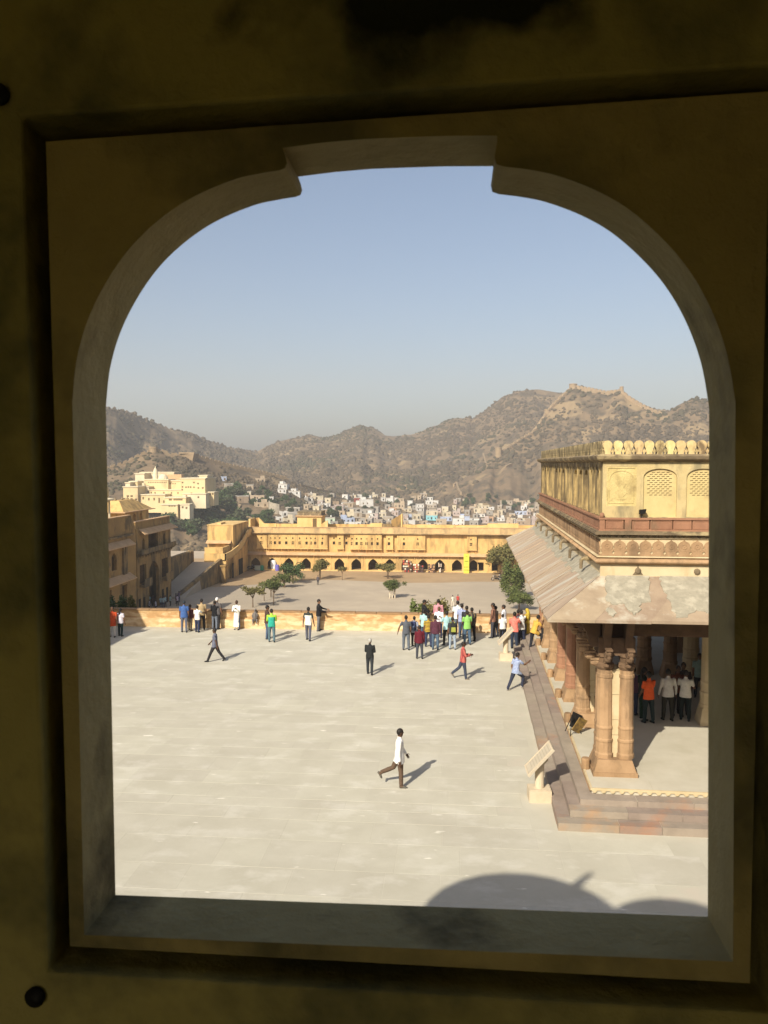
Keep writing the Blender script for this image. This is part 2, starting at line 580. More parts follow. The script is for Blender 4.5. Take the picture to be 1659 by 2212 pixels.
o.matrix_parent_inverse = Matrix.Translation((-27, 25, 0)).inverted()

# ================================================================== the terrace: upper courtyard
struct('terrace', MB().box(-32, 45, 1.1, 43.4, -14, -.02), M_para)
crt = struct('courtyard', MB().box(-24, 3.5 + 8, 1.1, 43.4, -.015, 0), M_joint)
unit = MB().hexa([(-.5, -.5, 0), (.5, -.5, 0), (.5, .5, 0), (-.5, .5, 0), (-.497, -.495, 1), (.497, -.495, 1), (.497, .495, 1), (-.497, .495, 1)]).mesh('paving_slab', M_court)
stuff = MB()
slabs = []
y = 12.6
while y < 42.95:
    dy = R.choice((.55, .7, .9, 1.1, 1.35))
    dy = min(dy, 42.96 - y)
    x = -19.4 + R.random()
    while x < 4.2:
        dx = R.uniform(.7, 2.4)
        slabs.append((x + dx / 2, y + dy / 2, dx, dy))
        x += dx
    y += dy


def seen(x, y, z=0):
    v = Vector((x, y, z)) - EYE
    d = v.dot(FW)
    if d < .1:
        return None
    return CX + FPX * v.dot(RT) / d, CY - FPX * v.dot(UP) / d


cnt = 0
for x, y, dx, dy in slabs:
    s_ = seen(x, y)
    if not s_ or s_[0] < 150 or s_[0] > 1600 or s_[1] > 2080:
        continue
    h = .0018 + R.random() * .0014
    if x > 2.2 and y > 19.6:
        continue
    if cnt < 300:
        o = bpy.data.objects.new('paving_slab', unit)
        COL.objects.link(o)
        o.location, o.scale = (x, y, 0), (dx - .004, dy - .004, h)
        o.rotation_euler = (R.uniform(-1, 1) * .0007, R.uniform(-1, 1) * .0007, 0)
        o.parent = crt
        cnt += 1
    else:
        stuff.box(x - dx / 2 + .006, x + dx / 2 - .006, y - dy / 2 + .006, y + dy / 2 - .006, 0, h)
o = part('far_paving', stuff, M_court, crt)
o['kind'] = 'stuff'

pw = thing('parapet_wall', 'low weathered parapet wall of yellow plaster along the far edge of the terrace', 'wall', (-8, 43.2, 0))
T = Matrix.Translation((-8, 43.2, 0)).inverted()
for nm, bx, mt in (('wall', (-26, 22, 43.02, 43.36, .5, .93), M_para), ('plinth', (-26, 22, 42.96, 43.36, 0, .5), M_para2)):
    b = MB().box(*bx)
    # broken into short runs with slightly uneven faces
    b = MB()
    x = bx[0]
    while x < bx[1]:
        w = min(R.uniform(1.2, 3.2), bx[1] - x)
        e = R.uniform(-.012, .012)
        b.box(x, x + w, bx[2] + e, bx[3], bx[4], bx[5])
        x += w
    o = part(nm, b, mt, pw)
    o.matrix_parent_inverse = T
b = MB()
x = -26
while x < 22:
    w = min(R.uniform(.9, 2.0), 22 - x)
    e = R.uniform(0, .02)
    b.frus(x, x + w - .006, 42.97 + e, 43.40, .93, .985 + e, .02)
    x += w
o = part('coping', b, M_coping, pw)
o.matrix_parent_inverse = T

# ================================================================== the columned pavilion on the right
PO = Vector((2.62, 19.66, 0))
PROT = rad(-1.0)
PM = Matrix.Translation(PO) @ Matrix.Rotation(PROT, 4, 'Z')
PAV = thing('pavilion', 'columned sandstone audience pavilion on a stepped platform with a yellow upper storey', 'pavilion', PO, PROT)
XE, YE = 15.0, 21.6
stp = [(0.0, 0.0, 0.0, .20), (.33, .36, .20, .37), (.63, .74, .37, .52)]
core = MB()
for x, y, z0, z1 in stp:
    core.box(x + .03, XE, y + .03, YE, z0 - .05 if z0 else -.02, z1 - .012)
core.box(.99, XE, 1.17, YE, .5, .65)
platform = part('platform', core, M_floor, PAV)
for k, (x, y, z0, z1) in enumerate(stp):
    nx, ny = (stp[k + 1][:2] if k < 2 else (.96, 1.14))
    yy = y + (ny - y)
    while yy < YE - .3:
        L_ = min(R.uniform(.9, 1.7), YE - yy)
        e = R.uniform(-.006, .006)
        b = MB().hexa([(x + e, yy + .004, z0), (nx + .1, yy + .004, z0), (nx + .1, yy + L_ - .004, z0), (x + e, yy + L_ - .004, z0),
                       (x + e + .006, yy + .006, z1 + e * .5), (nx + .1, yy + .006, z1 + e * .5), (nx + .1, yy + L_ - .006, z1 + e * .5), (x + e + .006, yy + L_ - .006, z1 + e * .5)])
        part('step_slab', b, M_step, PAV)
        yy += L_
    xx = x
    while xx < 9:
        L_ = R.uniform(.8, 1.6)
        e = R.uniform(-.006, .006)
        b = MB().hexa([(xx + .004, y + e, z0), (xx + L_ - .004, y + e, z0), (xx + L_ - .004, ny - .003, z0), (xx + .004, ny - .003, z0),
                       (xx + .006, y + e + .006, z1 + e * .5), (xx + L_ - .006, y + e + .006, z1 + e * .5), (xx + L_ - .006, ny - .003, z1 + e * .5), (xx + .006, ny - .003, z1 + e * .5)])
        part('step_slab', b, M_step, PAV)
        xx += L_
b = MB().box(.95, 9, 1.13, 1.18, .60, .662).box(.95, 1.0, 1.18, YE, .60, .662)
part('platform_moulding', b, M_cream, PAV)
for i in range(34):
    xx = 1.05 + i * .232
    sc_ = [(xx - .062, .60), (xx - .062, .575)] + [(xx - .05 * math.cos(math.pi * j / 6), .575 - .035 * math.sin(math.pi * j / 6)) for j in range(7)] + [(xx + .062, .575), (xx + .062, .60)]
    part('scallop', MB().prism(sc_, 1.122, 1.165, XZ), M_cream, PAV)
b = MB()
for i in range(150):
    yy = 1.2 + i * .135
    b.box(.93, .955, yy, yy + .07, .565, .60)
o = part('edge_beading', b, M_tan, PAV)
o['kind'] = 'stuff'
# floor joints near the corner: a few big border slabs
for (x0, x1, y0, y1) in ((1.0, 2.55, 1.19, 1.95), (2.56, 4.3, 1.19, 1.85), (4.31, 6.2, 1.19, 1.8), (6.21, 8.4, 1.19, 1.85)):
    part('border_slab', MB().box(x0, x1 - .01, y0, y1, .65, .656 + R.random() * .003), M_step if False else M_floor, PAV)

# --- piers: a base block, two red columns with a yellow strip of masonry between, brackets on top
def ringed(x, y, r, z0, z1, n=12):
    return MB().lathe([(r * 1.22, z0), (r * 1.22, z0 + .10), (r * 1.10, z0 + .14), (r * 1.10, z0 + .42), (r * 1.16, z0 + .45), (r * 1.16, z0 + .50), (r * 1.04, z0 + .53),
                       (r * 1.04, z0 + .78), (r * 1.10, z0 + .80), (r * 1.10, z0 + .84), (r * 1.02, z0 + .88), (r * .98, z1 - .3), (r * .98, z1 - .22), (r * 1.08, z1 - .2), (r * 1.08, z1 - .12), (r * .98, z1 - .1), (r * 1.0, z1)], n, (x, y, 0))


def bracket(b, x, y, z, s, dirx, diry):
    """one carved corbel: three swelling lobes stepping outward as they rise, a pendant bud below"""
    for i in range(3):
        dd = .10 + .17 * i
        b.ball((x + dirx * dd * s, y + diry * dd * s, z + .12 + .19 * i), (.10 + (.05 if dirx else 0), .10 + (.05 if diry else 0), .10), 0, 8, 5)
        w = .085
        b.box(x + dirx * dd * s - w - abs(dirx) * .06, x + dirx * dd * s + w + abs(dirx) * .06, y + diry * dd * s - w - abs(diry) * .06, y + diry * dd * s + w + abs(diry) * .06, z + .20 + .19 * i, z + .255 + .19 * i)
    b.lathe([(.02, -.2), (.06, -.12), (.045, -.05), (.07, 0)], 8, (x + dirx * .52 * s, y + diry * .52 * s, z + .50))


def pier(x, y, first=None):
    """x, y: the outer front corner of the base"""
    z0 = .65
    p = MB()
    p.box(x + .02, x + 1.20, y + .02, y + 1.15, z0, z0 + .12)
    p.frus(x + .05, x + 1.17, y + .05, y + 1.12, z0 + .12, z0 + .43, .10)
    o = part('pier_base', p, M_tan, PAV)
    cz = 3.50
    part('column', ringed(x + .37, y + .50, .215, z0 + .43, cz), M_red if R.random() < .4 else M_tan, o)
    part('column', ringed(x + .93, y + .46, .20, z0 + .43, cz), M_tan, o)
    part('column', ringed(x + .36, y + .95, .175, z0 + .43, cz), M_tan, o)
    m_ = MB()
    zz = z0 + .43
    for h in (.62, .42, .70, .66, .60):
        m_.box(x + .40, x + .95, y + .40 + R.uniform(0, .008), y + 1.0, zz, min(zz + h - .012, cz))
        zz += h
    part('masonry_strip', m_, M_cream, o)
    c = MB()
    for cx_, cy_, r in ((x + .36, y + .50, .2), (x + .93, y + .46, .19)):
        c.lathe([(r, cz), (r * 1.25, cz + .08), (r * 1.25, cz + .16), (r * .95, cz + .2), (r * 1.05, cz + .34), (r * 1.35, cz + .38), (r * 1.35, cz + .46)], 10, (cx_, cy_, 0))
    c.box(x + .15, x + 1.12, y + .28, y + 1.1, cz + .42, cz + .9)
    part('capital', c, M_shaded_stone, o)
    for bx, by, dx_, dy_ in ((x + .36, y + .36, 0, -1), (x + .93, y + .34, 0, -1), (x + .20, y + .50, -1, 0), (x + .20, y + .92, -1, 0)):
        b = MB()
        bracket(b, bx, by, cz + .05, .95, dx_, dy_)
        part('bracket', b, M_shaded_stone if dy_ else M_tan, o, smooth=False)  # front brackets coloured as if in eave shade, side ones left plain buff
    for bx in (x + .36, x + .93):
        part('eave_strut', MB().prism([(y + .55, cz + .62), (y + .55, 5.36), (y - .45, 5.27), (y - .42, 5.05), (y - .05, 4.85), (y + .12, 4.5), (y + .2, cz + .62)], bx - .10, bx + .10, YZ), M_shaded_stone, o)
    part('eave_strut', MB().prism([(x + .2, cz + .62), (x + .2, 5.36), (x - .75, 5.27), (x - .72, 5.05), (x - .35, 4.85), (x - .15, 4.5), (x - .05, cz + .62)], y + .4, y + .62, XZ), M_shaded_stone, o)
    st_ = MB().lathe([(.12, 0), (.12, .26), (.105, .30)], 10, (x - .10, y + .62, z0))
    part('stub_post', st_, M_tan, o)
    return o


pys = [1.92, 5.95, 8.75, 11.55, 14.35, 17.15, 19.6]
for yy in pys:
    pier(1.12, yy)
pier(7.6, 1.92)
# beams over the piers, the ceiling and the hall behind
b = MB().box(1.35, XE, 2.42, 2.95, 4.42, 5.2).box(1.35, 1.95, 2.95, YE - .2, 4.42, 5.2)
part('beam', b, M_shaded_stone, PAV)
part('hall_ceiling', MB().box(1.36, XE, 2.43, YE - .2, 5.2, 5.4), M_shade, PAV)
for (ix, iy, r, mt) in ((5.55, 6.9, .24, M_cream), (5.72, 12.6, .24, M_tan), (6.25, 11.6, .28, M_cream), (4.85, 13.2, .26, M_tan), (8.3, 6.75, .24, M_cream), (8.6, 12.4, .24, M_tan), (4.4, 17.5, .24, M_tan), (7.2, 17.2, .24, M_tan)):
    o = part('pedestal', MB().box(ix - .33, ix + .33, iy - .33, iy + .33, .65, .78).frus(ix - .33, ix + .33, iy - .33, iy + .33, .78, 1.2, .09), mt, PAV)
    part('column', ringed(ix, iy, r, 1.2, 4.0), mt, o)
    part('capital', MB().frus(ix - .42, ix + .42, iy - .42, iy + .42, 4.42, 4.0, -.0).box(ix - .2, ix + .2, iy - .2, iy + .2, 3.9, 5.2), mt, o)
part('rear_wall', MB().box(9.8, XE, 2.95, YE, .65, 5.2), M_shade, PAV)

# --- the sloping stone eave, slab by slab
EX, EY, EZ = -.25, .82, 5.15
IX, IY, IZ = 1.30, 2.47, 6.06
FY, FYI = 22.9, 21.3       # far ends (outer, inner)


def eave_slab(o0, o1, i0, i1, th=.075, lift=0.0):
    up = Vector((0, 0, 1))
    v = [Vector(p) for p in (o0, o1, i1, i0)]
    return MB().hexa([p + up * (lift - th) for p in v] + [p + up * lift for p in v])


n = 52
ts = sorted([0, 1] + [((k + R.uniform(-.25, .25)) / n) for k in range(1, n)])
for a, c in zip(ts[:-1], ts[1:]):
    g = .012 / 21
    oa, oc = EY + (FY - EY) * (a + g), EY + (FY - EY) * c
    ia, ic = IY + (FYI - IY) * (a + g), IY + (FYI - IY) * c
    l_ = R.uniform(-.016, .016)
    part('eave_slab', eave_slab((EX + R.uniform(-.03, .02), oa, EZ), (EX + R.uniform(-.03, .02), oc, EZ), (IX, ia, IZ), (IX, ic, IZ), .07, l_), M_eave, PAV)
xs = [0, .10, .215, .36, .47, .66, .82, 1.0]
for a, c in zip(xs[:-1], xs[1:]):
    oa, oc = EX + 12 * a + .008, EX + 12 * c
    ia, ic = IX + 10.5 * a + .01, IX + 10.5 * c
    part('eave_slab', eave_slab((oa, EY, EZ), (oc, EY, EZ), (ia, IY, IZ), (ic, IY, IZ), .075, R.uniform(-.012, .012)), M_eave2, PAV)
# old cement patches lying on the front slabs
def on_front(t, s_):
    """t along the eave in metres from the hip, s_ 0 at the outer edge to 1 at the wall"""
    x = t
    return Vector((x, EY + (IY - EY) * s_, EZ + (IZ - EZ) * s_ + .022))


for poly in ([(1.5, .985), (2.62, .985), (2.55, .8), (2.42, .42), (2.2, .38), (2.1, .2), (1.95, .1), (1.85, .22), (1.75, .36), (1.5, .34), (1.35, .42), (1.4, .7)],
             [(2.9, .985), (2.88, .8), (2.93, .5), (2.92, .25), (2.97, .06), (3.3, .1), (3.5, .24), (3.8, .18), (4.2, .3), (5.0, .25), (6.0, .34), (8.5, .3), (8.5, .985)],
             [(1.3, .12), (1.4, .08), (1.5, .14), (1.47, .24), (1.36, .26), (1.28, .2)]):
    pts = []
    for i, (t, s_) in enumerate(poly):
        t2, s2 = poly[(i + 1) % len(poly)]
        for j in range(4):
            f = j / 4
            q = (t + (t2 - t) * f, s_ + (s2 - s_) * f)
            e = .05 if .02 < q[1] < .97 else 0
            pts.append((q[0] + R.uniform(-e, e), q[1] + R.uniform(-e, e) * .4 if q[1] < .96 else q[1]))
    tri = tessellate_polygon([[Vector((p[0], p[1], 0)) for p in pts]])
    k = len(pts)
    vv = [on_front(*p) for p in pts]
    mbp = MB().add([v + Vector((0, 0, -.04)) for v in vv] + [v + Vector((0, 0, .004)) for v in vv],
                   [(t[0] + k, t[1] + k, t[2] + k) for t in tri] + [(i, (i + 1) % k, (i + 1) % k + k, i + k) for i in range(k)])
    part('cement_patch', mbp, M_eplast, PAV)
# mortar fillet at the head of the long eave
b = MB()
for i in range(40):
    y0, y1 = IY + i * .47, IY + (i + 1) * .47
    w = .20 + .12 * R.random()
    b.hexa([(IX - w * 1.5, y0, IZ - w * .95), (IX + .02, y0, IZ - .05), (IX + .02, y1, IZ - .05), (IX - w * 1.5, y1, IZ - w * .95),
            (IX - w * 1.5, y0, IZ - w * .95 + .03), (IX + .02, y0, IZ + .06), (IX + .02, y1, IZ + .06), (IX - w * 1.5, y1, IZ - w * .95 + .03)])
part('mortar_fillet', b, M_eplast, PAV)

# --- the plain band, roll cornice, lotus frieze
UX, UY = 1.32, 2.47
UYE = 21.4
part('band_wall', MB().box(UX, XE, UY, UYE, 5.4, 7.2), M_cream, PAV)


def roll(z, r, out, n=8):
    prof = [(0, -r)] + [(out * math.sin(math.pi * i / n), -r * math.cos(math.pi * i / n)) for i in range(1, n)] + [(0, r)]
    b = MB()
    v = []
    for (d, zz) in prof:
        v += [(XE, UY - d, z + zz), (UX - d, UY - d, z + zz), (UX - d, UYE + d, z + zz)]
    f = []
    for i in range(len(prof) - 1):
        for j in range(2):
            a = i * 3 + j
            f.append((a, a + 1, a + 4, a + 3))
    return b.add(v, f)


part('roll_cornice', roll(6.46, .085, .15), M_tan, PAV, smooth=True)
part('fillet', roll(6.575, .03, .11, 4), M_cream, PAV)


def lotus(xc, flat):
    """lotus medallion with a pointed tip, standing on a band with a small diamond beside it"""
    b = MB()
    pts = [(xc + .145 * math.cos(a), 6.86 + .135 * math.sin(a)) for a in [math.pi * (-.30 + 1.6 * i / 12) for i in range(13)]]
    pts = [(xc + .163 * math.cos(rad(t)), 6.87 + .145 * math.sin(rad(t))) for t in (-60, -30, 0, 30, 55, 75)] + [(xc + .015, 7.035), (xc, 7.06), (xc - .015, 7.035)] + [(xc + .163 * math.cos(rad(t)), 6.87 + .145 * math.sin(rad(t))) for t in (105, 125, 150, 180, 210, 240)]
    b.prism(pts, UY - .035, UY + .0, XZ)
    if flat:
        ring = [(xc + .075 * math.cos(2 * math.pi * i / 12), 6.87 + .075 * math.sin(2 * math.pi * i / 12)) for i in range(12)]
        hole = [(xc + .055 * math.cos(2 * math.pi * i / 12), 6.87 + .055 * math.sin(2 * math.pi * i / 12)) for i in range(12)]
        b.prism(ring, UY - .047, UY - .034, XZ, [hole])
        b.ball((xc, UY - .036, 6.87), (.02, .012, .02), 0, 6, 4)
    dm = [(xc + .165, 6.615), (xc + .165 - .0, 6.615)]
    b.prism([(xc - .168, 6.608), (xc + .168, 6.608), (xc + .168, 6.645), (xc + .122, 6.695), (xc + .168, 6.745), (xc + .168, 6.80), (xc - .168, 6.80), (xc - .168, 6.745), (xc - .122, 6.695), (xc - .168, 6.645)], UY - .03, UY + .0, XZ)
    return b


for i in range(24):
    b = lotus(UX + .17 + i * .338, True)
    part('lotus_medallion', b, M_tan, PAV)
for i in range(54):
    b = lotus(0, False)
    yy = UY + .2 + i * .345
    b.v = [(UX + (v[1] - UY), yy + v[0], v[2]) for v in b.v]
    part('lotus_medallion', b, M_tan, PAV)
part('frieze_fillet', roll(7.085, .02, .045, 4), M_cream, PAV)
b = MB()
for i in range(60):
    xx = UX - .02 + i * .168
    b.prism([(xx, 7.19), (xx + .168, 7.19), (xx + .084, 7.105)], UY - .075, UY - .0, XZ)
for i in range(112):
    yy = UY - .02 + i * .168
    b.prism([(yy, 7.19), (yy + .168, 7.19), (yy + .084, 7.105)], UX - .075, UX, YZ)
o = part('sawtooth_course', b, M_stain, PAV)
o['kind'] = 'stuff'
part('ledge', MB().box(UX - .17, XE, UY - .17, UYE + .1, 7.19, 7.25).box(UX - .13, XE, UY - .13, UYE + .1, 7.25, 7.285), M_stain, PAV)
# --- red railing of upright panels
RZ0, RZ1 = 7.285, 7.64
b = MB().box(UX - .06, XE, UY - .06, UY + .08, RZ0, RZ0 + .045).box(UX - .06, XE, UY - .06, UY + .08, RZ1 - .05, RZ1)
b.box(UX - .06, UX + .08, UY + .08, UYE, RZ0, RZ0 + .045).box(UX - .06, UX + .08, UY + .08, UYE, RZ1 - .05, RZ1)
part('rail_bar', b, M_red, PAV)
b = MB().box(UX - .04, UX + .10, UY - .04, UY + .10, RZ0 + .045, RZ1 - .05).ball((UX + .03, UY + .03, RZ1 + .06), (.07, .07, .08))
part('rail_post', b, M_red, PAV)
edges = [.12, .60, .62, .80, .82, 1.28, 1.30, 1.88, 1.90, 2.38, 2.40, 2.90, 2.92, 3.4, 3.42, 3.95, 3.97, 4.5, 4.52, 5.0, 5.02, 5.6, 5.62, 6.2, 6.22, 6.8]
for i in range(0, len(edges), 2):
    a, c = edges[i], edges[i + 1]
    p_ = a > .6 and c < .81
    b = MB().box(UX + a, UX + c - .004, UY - (.055 if p_ else .02), UY + .06, RZ0 + .045, RZ1 - .05)
    if not p_:
        b.prism([(UX + a + .015, RZ0 + .06), (UX + c - .02, RZ0 + .06), (UX + c - .02, RZ1 - .065), (UX + a + .015, RZ1 - .065)], UY - .032, UY - .018, XZ,
                [[(UX + a + .04, RZ0 + .085), (UX + c - .045, RZ0 + .085), (UX + c - .045, RZ1 - .09), (UX + a + .04, RZ1 - .09)]])
    part('rail_panel', b, M_red, PAV)
yy = UY + .12
while yy < UYE - .5:
    L_ = R.uniform(.5, .62)
    part('rail_panel', MB().box(UX - .02, UX + .06, yy, yy + L_ - .012, RZ0 + .045, RZ1 - .05), M_red, PAV)
    yy += L_

# --- the upper room
VX, VY = UX + .05, UY + .13
VYE = UYE - .2
ZB, ZT = 7.25, 9.18
ops = []
wins = [(1.52, .88), (2.64, .86), (3.76, .86), (4.88, .86)]     # offset of the window centre, width
for c, w in wins:
    ops.append(arch(VX + c, w, 7.66, 8.72, 8.97, 12))
pan = [(VX + .10, 7.95), (VX + .90, 7.95), (VX + .90, 9.02), (VX + .10, 9.02)]
part('front_wall', MB().prism([(VX, ZB), (XE, ZB), (XE, ZT), (VX, ZT)], VY, VY + .10, XZ, ops + [pan]), M_upwall, PAV)
M_crack = mat('crazed_plaster', (.55, .44, .20), (.45, .35, .15), 3, (.33, .25, .11), 2, .56, bump=.9, bsc=22)
b = MB().box(pan[0][0], pan[1][0], VY + .022, VY + .1, 7.95, 9.02)
b.prism(pan, VY + .004, VY + .03, XZ, [[(VX + .14, 7.99), (VX + .86, 7.99), (VX + .86, 8.98), (VX + .14, 8.98)]])
cx_ = VX + .50
ar = arch(cx_, .66, 8.02, 8.68, 8.93, 10)
b.prism(ar, VY + .008, VY + .03, XZ, [[(cx_ + (p[0] - cx_) * .94, 8.48 + (p[1] - 8.48) * .95) for p in ar]])
vase = [(.02, 8.12), (.12, 8.13), (.05, 8.2), (.16, 8.32), (.05, 8.44), (.13, 8.56), (.04, 8.66), (.08, 8.74), (.01, 8.83)]
b.prism([(cx_ + r, z) for r, z in vase] + [(cx_ - r, z) for r, z in reversed(vase)], VY + .010, VY + .03, XZ)
part('stucco_panel', b, M_crack, PAV)
for c, w in wins:
    xc = VX + c
    hol = []
    rows = 12
    for r_ in range(rows):
        z = 8.24 + r_ * .056
        half = (w / 2 - .06) if z < 8.72 else (w / 2 - .06) * math.sqrt(max(0, 1 - ((z - 8.70) / .25) ** 2))
        nn = 6
        off = (.03 if r_ % 2 else -.03)
        for k in range(nn):
            xa = xc - w / 2 + .075 + k * (w - .12) / nn + off
            if abs(xa - xc) < half - .02 and abs(xa + .085 - xc) < half:
                hol.append([(xa, z), (xa + .085, z + .008), (xa + .085, z + .026), (xa, z + .018)])
    inset = arch(xc, w - .002, 7.66, 8.72, 8.969, 12)
    s_ = part('lattice_screen', MB().prism(inset, VY + .055, VY + .10, XZ, hol), mat('screen_plaster', (.54, .425, .20), (.47, .365, .165), 2, (.38, .28, .13), 1.2, .58, bump=.3, bsc=14), PAV)
    part('screen_backing', MB().box(xc - w / 2, xc + w / 2, VY + .135, VY + .2, 7.66, 9.0), M_shade, s_)
# long side wall with narrow blind arches
ops = []
yy = VY + .45
lay = []
while yy < VYE - 1.2:
    for k in range(3):
        lay.append((yy + .30, .40))
        yy += .62
    yy += .25
    for k in range(3):
        if yy > VYE - 1.4:
            break
        lay.append((yy + .5, .82))
        yy += 1.22
    yy += .2
for c, w in lay:
    ops.append(arch(c, w, 7.68, 8.62, 8.92, 8))
part('side_wall', MB().prism([(VY + .1, ZB), (VYE, ZB), (VYE, ZT), (VY + .1, ZT)], VX, VX + .16, YZ, ops), M_upside, PAV)
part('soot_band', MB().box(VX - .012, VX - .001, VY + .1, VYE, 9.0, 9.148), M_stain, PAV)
for c, w in lay:
    part('blind_niche', MB().box(VX + .13, VX + .2, c - w / 2 - .02, c + w / 2 + .02, 7.66, 8.98), mat('niche_plaster', (.62, .46, .17), (.50, .36, .13), 3, (.30, .21, .10), 1.4, .52, (1, 1, .3), bump=.3), PAV) if c < 0 else None
M_niche = mat('niche_plaster', (.66, .50, .20), (.56, .41, .15), 3, (.36, .26, .12), 1.6, .58, (1, 1, .3), bump=.3)
for c, w in lay:
    part('blind_niche', MB().box(VX + .15, VX + .159, c - w / 2 + .001, c + w / 2 - .001, 7.682, 8.6), M_niche, PAV)
part('niche_backing', MB().box(VX + .165, VX + .3, VY + .1, VYE, ZB, ZT), M_niche, PAV)
b = MB()
for c, w in lay:
    for s_ in (-1, 1):
        b.box(VX - .025, VX - .001, c + s_ * (w / 2 + .05) - .018, c + s_ * (w / 2 + .05) + .018, 7.66, 9.08)
o = part('pilaster_strip', b, M_upside, PAV)
o['kind'] = 'stuff'
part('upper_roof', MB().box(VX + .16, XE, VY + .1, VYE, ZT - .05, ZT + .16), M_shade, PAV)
b = MB()
prof = [(0, 9.15), (.10, 9.17), (.17, 9.22), (.19, 9.27), (.20, 9.31), (.10, 9.355), (0, 9.36)]
v, f = [], []
for d, z in prof:
    v += [(XE, VY - d, z), (VX - d, VY - d, z), (VX - d, VYE + d, z)]
for i in range(len(prof) - 1):
    for j in range(2):
        a = i * 3 + j
        f.append((a, a + 1, a + 4, a + 3))
b.add(v, f).box(VX, XE, VY, VYE, 9.15, 9.36)
part('cornice', b, M_stain, PAV)


def merlon_shape(xc, s_=1.0):
    k = []
    hd = [(xc + .126 * math.cos(rad(t)) * s_, 9.60 + .132 * math.sin(rad(t))) for t in range(-42, 223, 22)]
    k = [(xc + .075 * s_, 9.36), (xc + .075 * s_, 9.43), (xc + .095 * s_, 9.47)] + hd + [(xc - .095 * s_, 9.47), (xc - .075 * s_, 9.43), (xc - .075 * s_, 9.36)]
    return k


def trefoil(b, xc, fn, d0, d1):
    b.prism([(xc - .02, 9.36), (xc + .02, 9.36), (xc + .02, 9.40), (xc + .055, 9.43), (xc + .055, 9.465), (xc + .02, 9.47), (xc, 9.52), (xc - .02, 9.47), (xc - .055, 9.465), (xc - .055, 9.43), (xc - .02, 9.40)], d0, d1, fn)


for i in range(28):
    xc = VX + .12 + i * .275
    b = MB().prism(merlon_shape(xc), VY - .01, VY + .13, XZ)
    trefoil(b, xc + .1375, XZ, VY + .01, VY + .07)
    part('merlon', b, M_merl, PAV)
for i in range(67):
    yc = VY + .27 + i * .275
    b = MB().prism(merlon_shape(yc), VX - .01, VX + .13, YZ)
    part('merlon', b, M_merl2, PAV)

# --- little things on the pavilion: waterspouts under the roll, wall hooks, a floodlight
for i in range(7):
    yy = UY + 1.5 + i * 2.6
    b = MB().tube([(UX, yy, 6.36), (UX - .22, yy, 6.36), (UX - .30, yy, 6.30), (UX - .31, yy, 6.05)], [.075, .07, .055, .045], 8)
    part('waterspout', b, M_stain, PAV)
for xx, k in ((1.0, 1), (2.55, 0)):
    b = MB().lathe([(.085, 0), (.085, .03), (.05, .05), (.03, .05)], 10)
    b.xf(Matrix.Translation((UX + xx, UY, 6.2)) @ Matrix.Rotation(rad(90), 4, 'X'))
    if k:
        b.prism([(UX + xx - .14, 6.09), (UX + xx + .14, 6.09), (UX + xx + .06, 6.2), (UX + xx, 6.36), (UX + xx - .06, 6.2)], UY - .012, UY + 0, XZ)
    part('drain_rosette', b, M_stain, PAV)
fl = thing('floodlight', 'small dark floodlight standing on the red railing of the upper storey', 'floodlight', PM @ Vector((UX + 1.06, UY + .0, RZ1)), PROT)
part('stand', MB().tube([(0, 0, 0), (.02, 0, .12)], [.012, .012], 6), M_iron, fl)
part('lamp_head', MB().hexa([(-.06, -.06, .10), (.10, -.06, .12), (.10, .04, .12), (-.06, .04, .10), (-.05, -.08, .22), (.12, -.08, .24), (.12, .05, .24), (-.05, .05, .22)]), M_iron, fl)
sp = thing('speaker_box', 'small dark box fixed on the roll cornice at the pavilion front', 'box', PM @ Vector((UX + 3.55, UY - .18, 6.50)), PROT)
part('case', MB().box(-.06, .06, -.08, .05, 0, .11), M_iron, sp)
part('face', MB().lathe([(.0, 0), (.04, 0), (.045, .012)], 10).xf(Matrix.Translation((0, -.092, .055)) @ Matrix.Rotation(rad(-90), 4, 'X')), M_stain, sp)

# ------------------------------------------------------------------ the two information plinths and the folding sign
M_board = mat('sign_board_stone', (.47, .41, .31), (.41, .35, .26), 5, bump=.15)
M_post = mat('sign_post_plaster', (.55, .46, .33), (.48, .395, .275), 3, bump=.2)


M_textline = mat('engraved_line', (.37, .32, .24))


def info_sign(x, y, rz, label):
    t = thing('information_sign', label, 'sign', (x, y, 0), rz, 'stone information signs in the courtyard')
    part('base', MB().box(-.30, .30, -.26, .26, 0, .32).box(-.27, .27, -.23, .23, .32, .335), M_post, t)
    part('post', MB().lathe([(.125, .335), (.12, 1.02)], 16), M_post, t, smooth=False)
    M = Matrix.Translation((0, 0, 1.12)) @ Matrix.Rotation(rad(-48), 4, 'Y')
    part('bracket', MB().box(-.16, .16, -.16, .16, -.14, -.03).xf(M), M_post, t)
    bd = part('board', MB().box(-.50, .50, -.36, .36, -.02, .04).xf(M), M_board, t)
    part('frame', MB().prism([(-.49, -.35), (.49, -.35), (.49, .35), (-.49, .35)], .04, .052, XY, [[(-.45, -.31), (.45, -.31), (.45, .31), (-.45, .31)]]).xf(M), M_post, bd)
    for i in range(8):
        w = (.26, .27, .25, .27, .26, .27, .22, .12)[i]
        part('text_line', MB().box(.36 - i * .095, .385 - i * .095, -w, .27, .04, .044).xf(M), M_textline, bd)
    return t


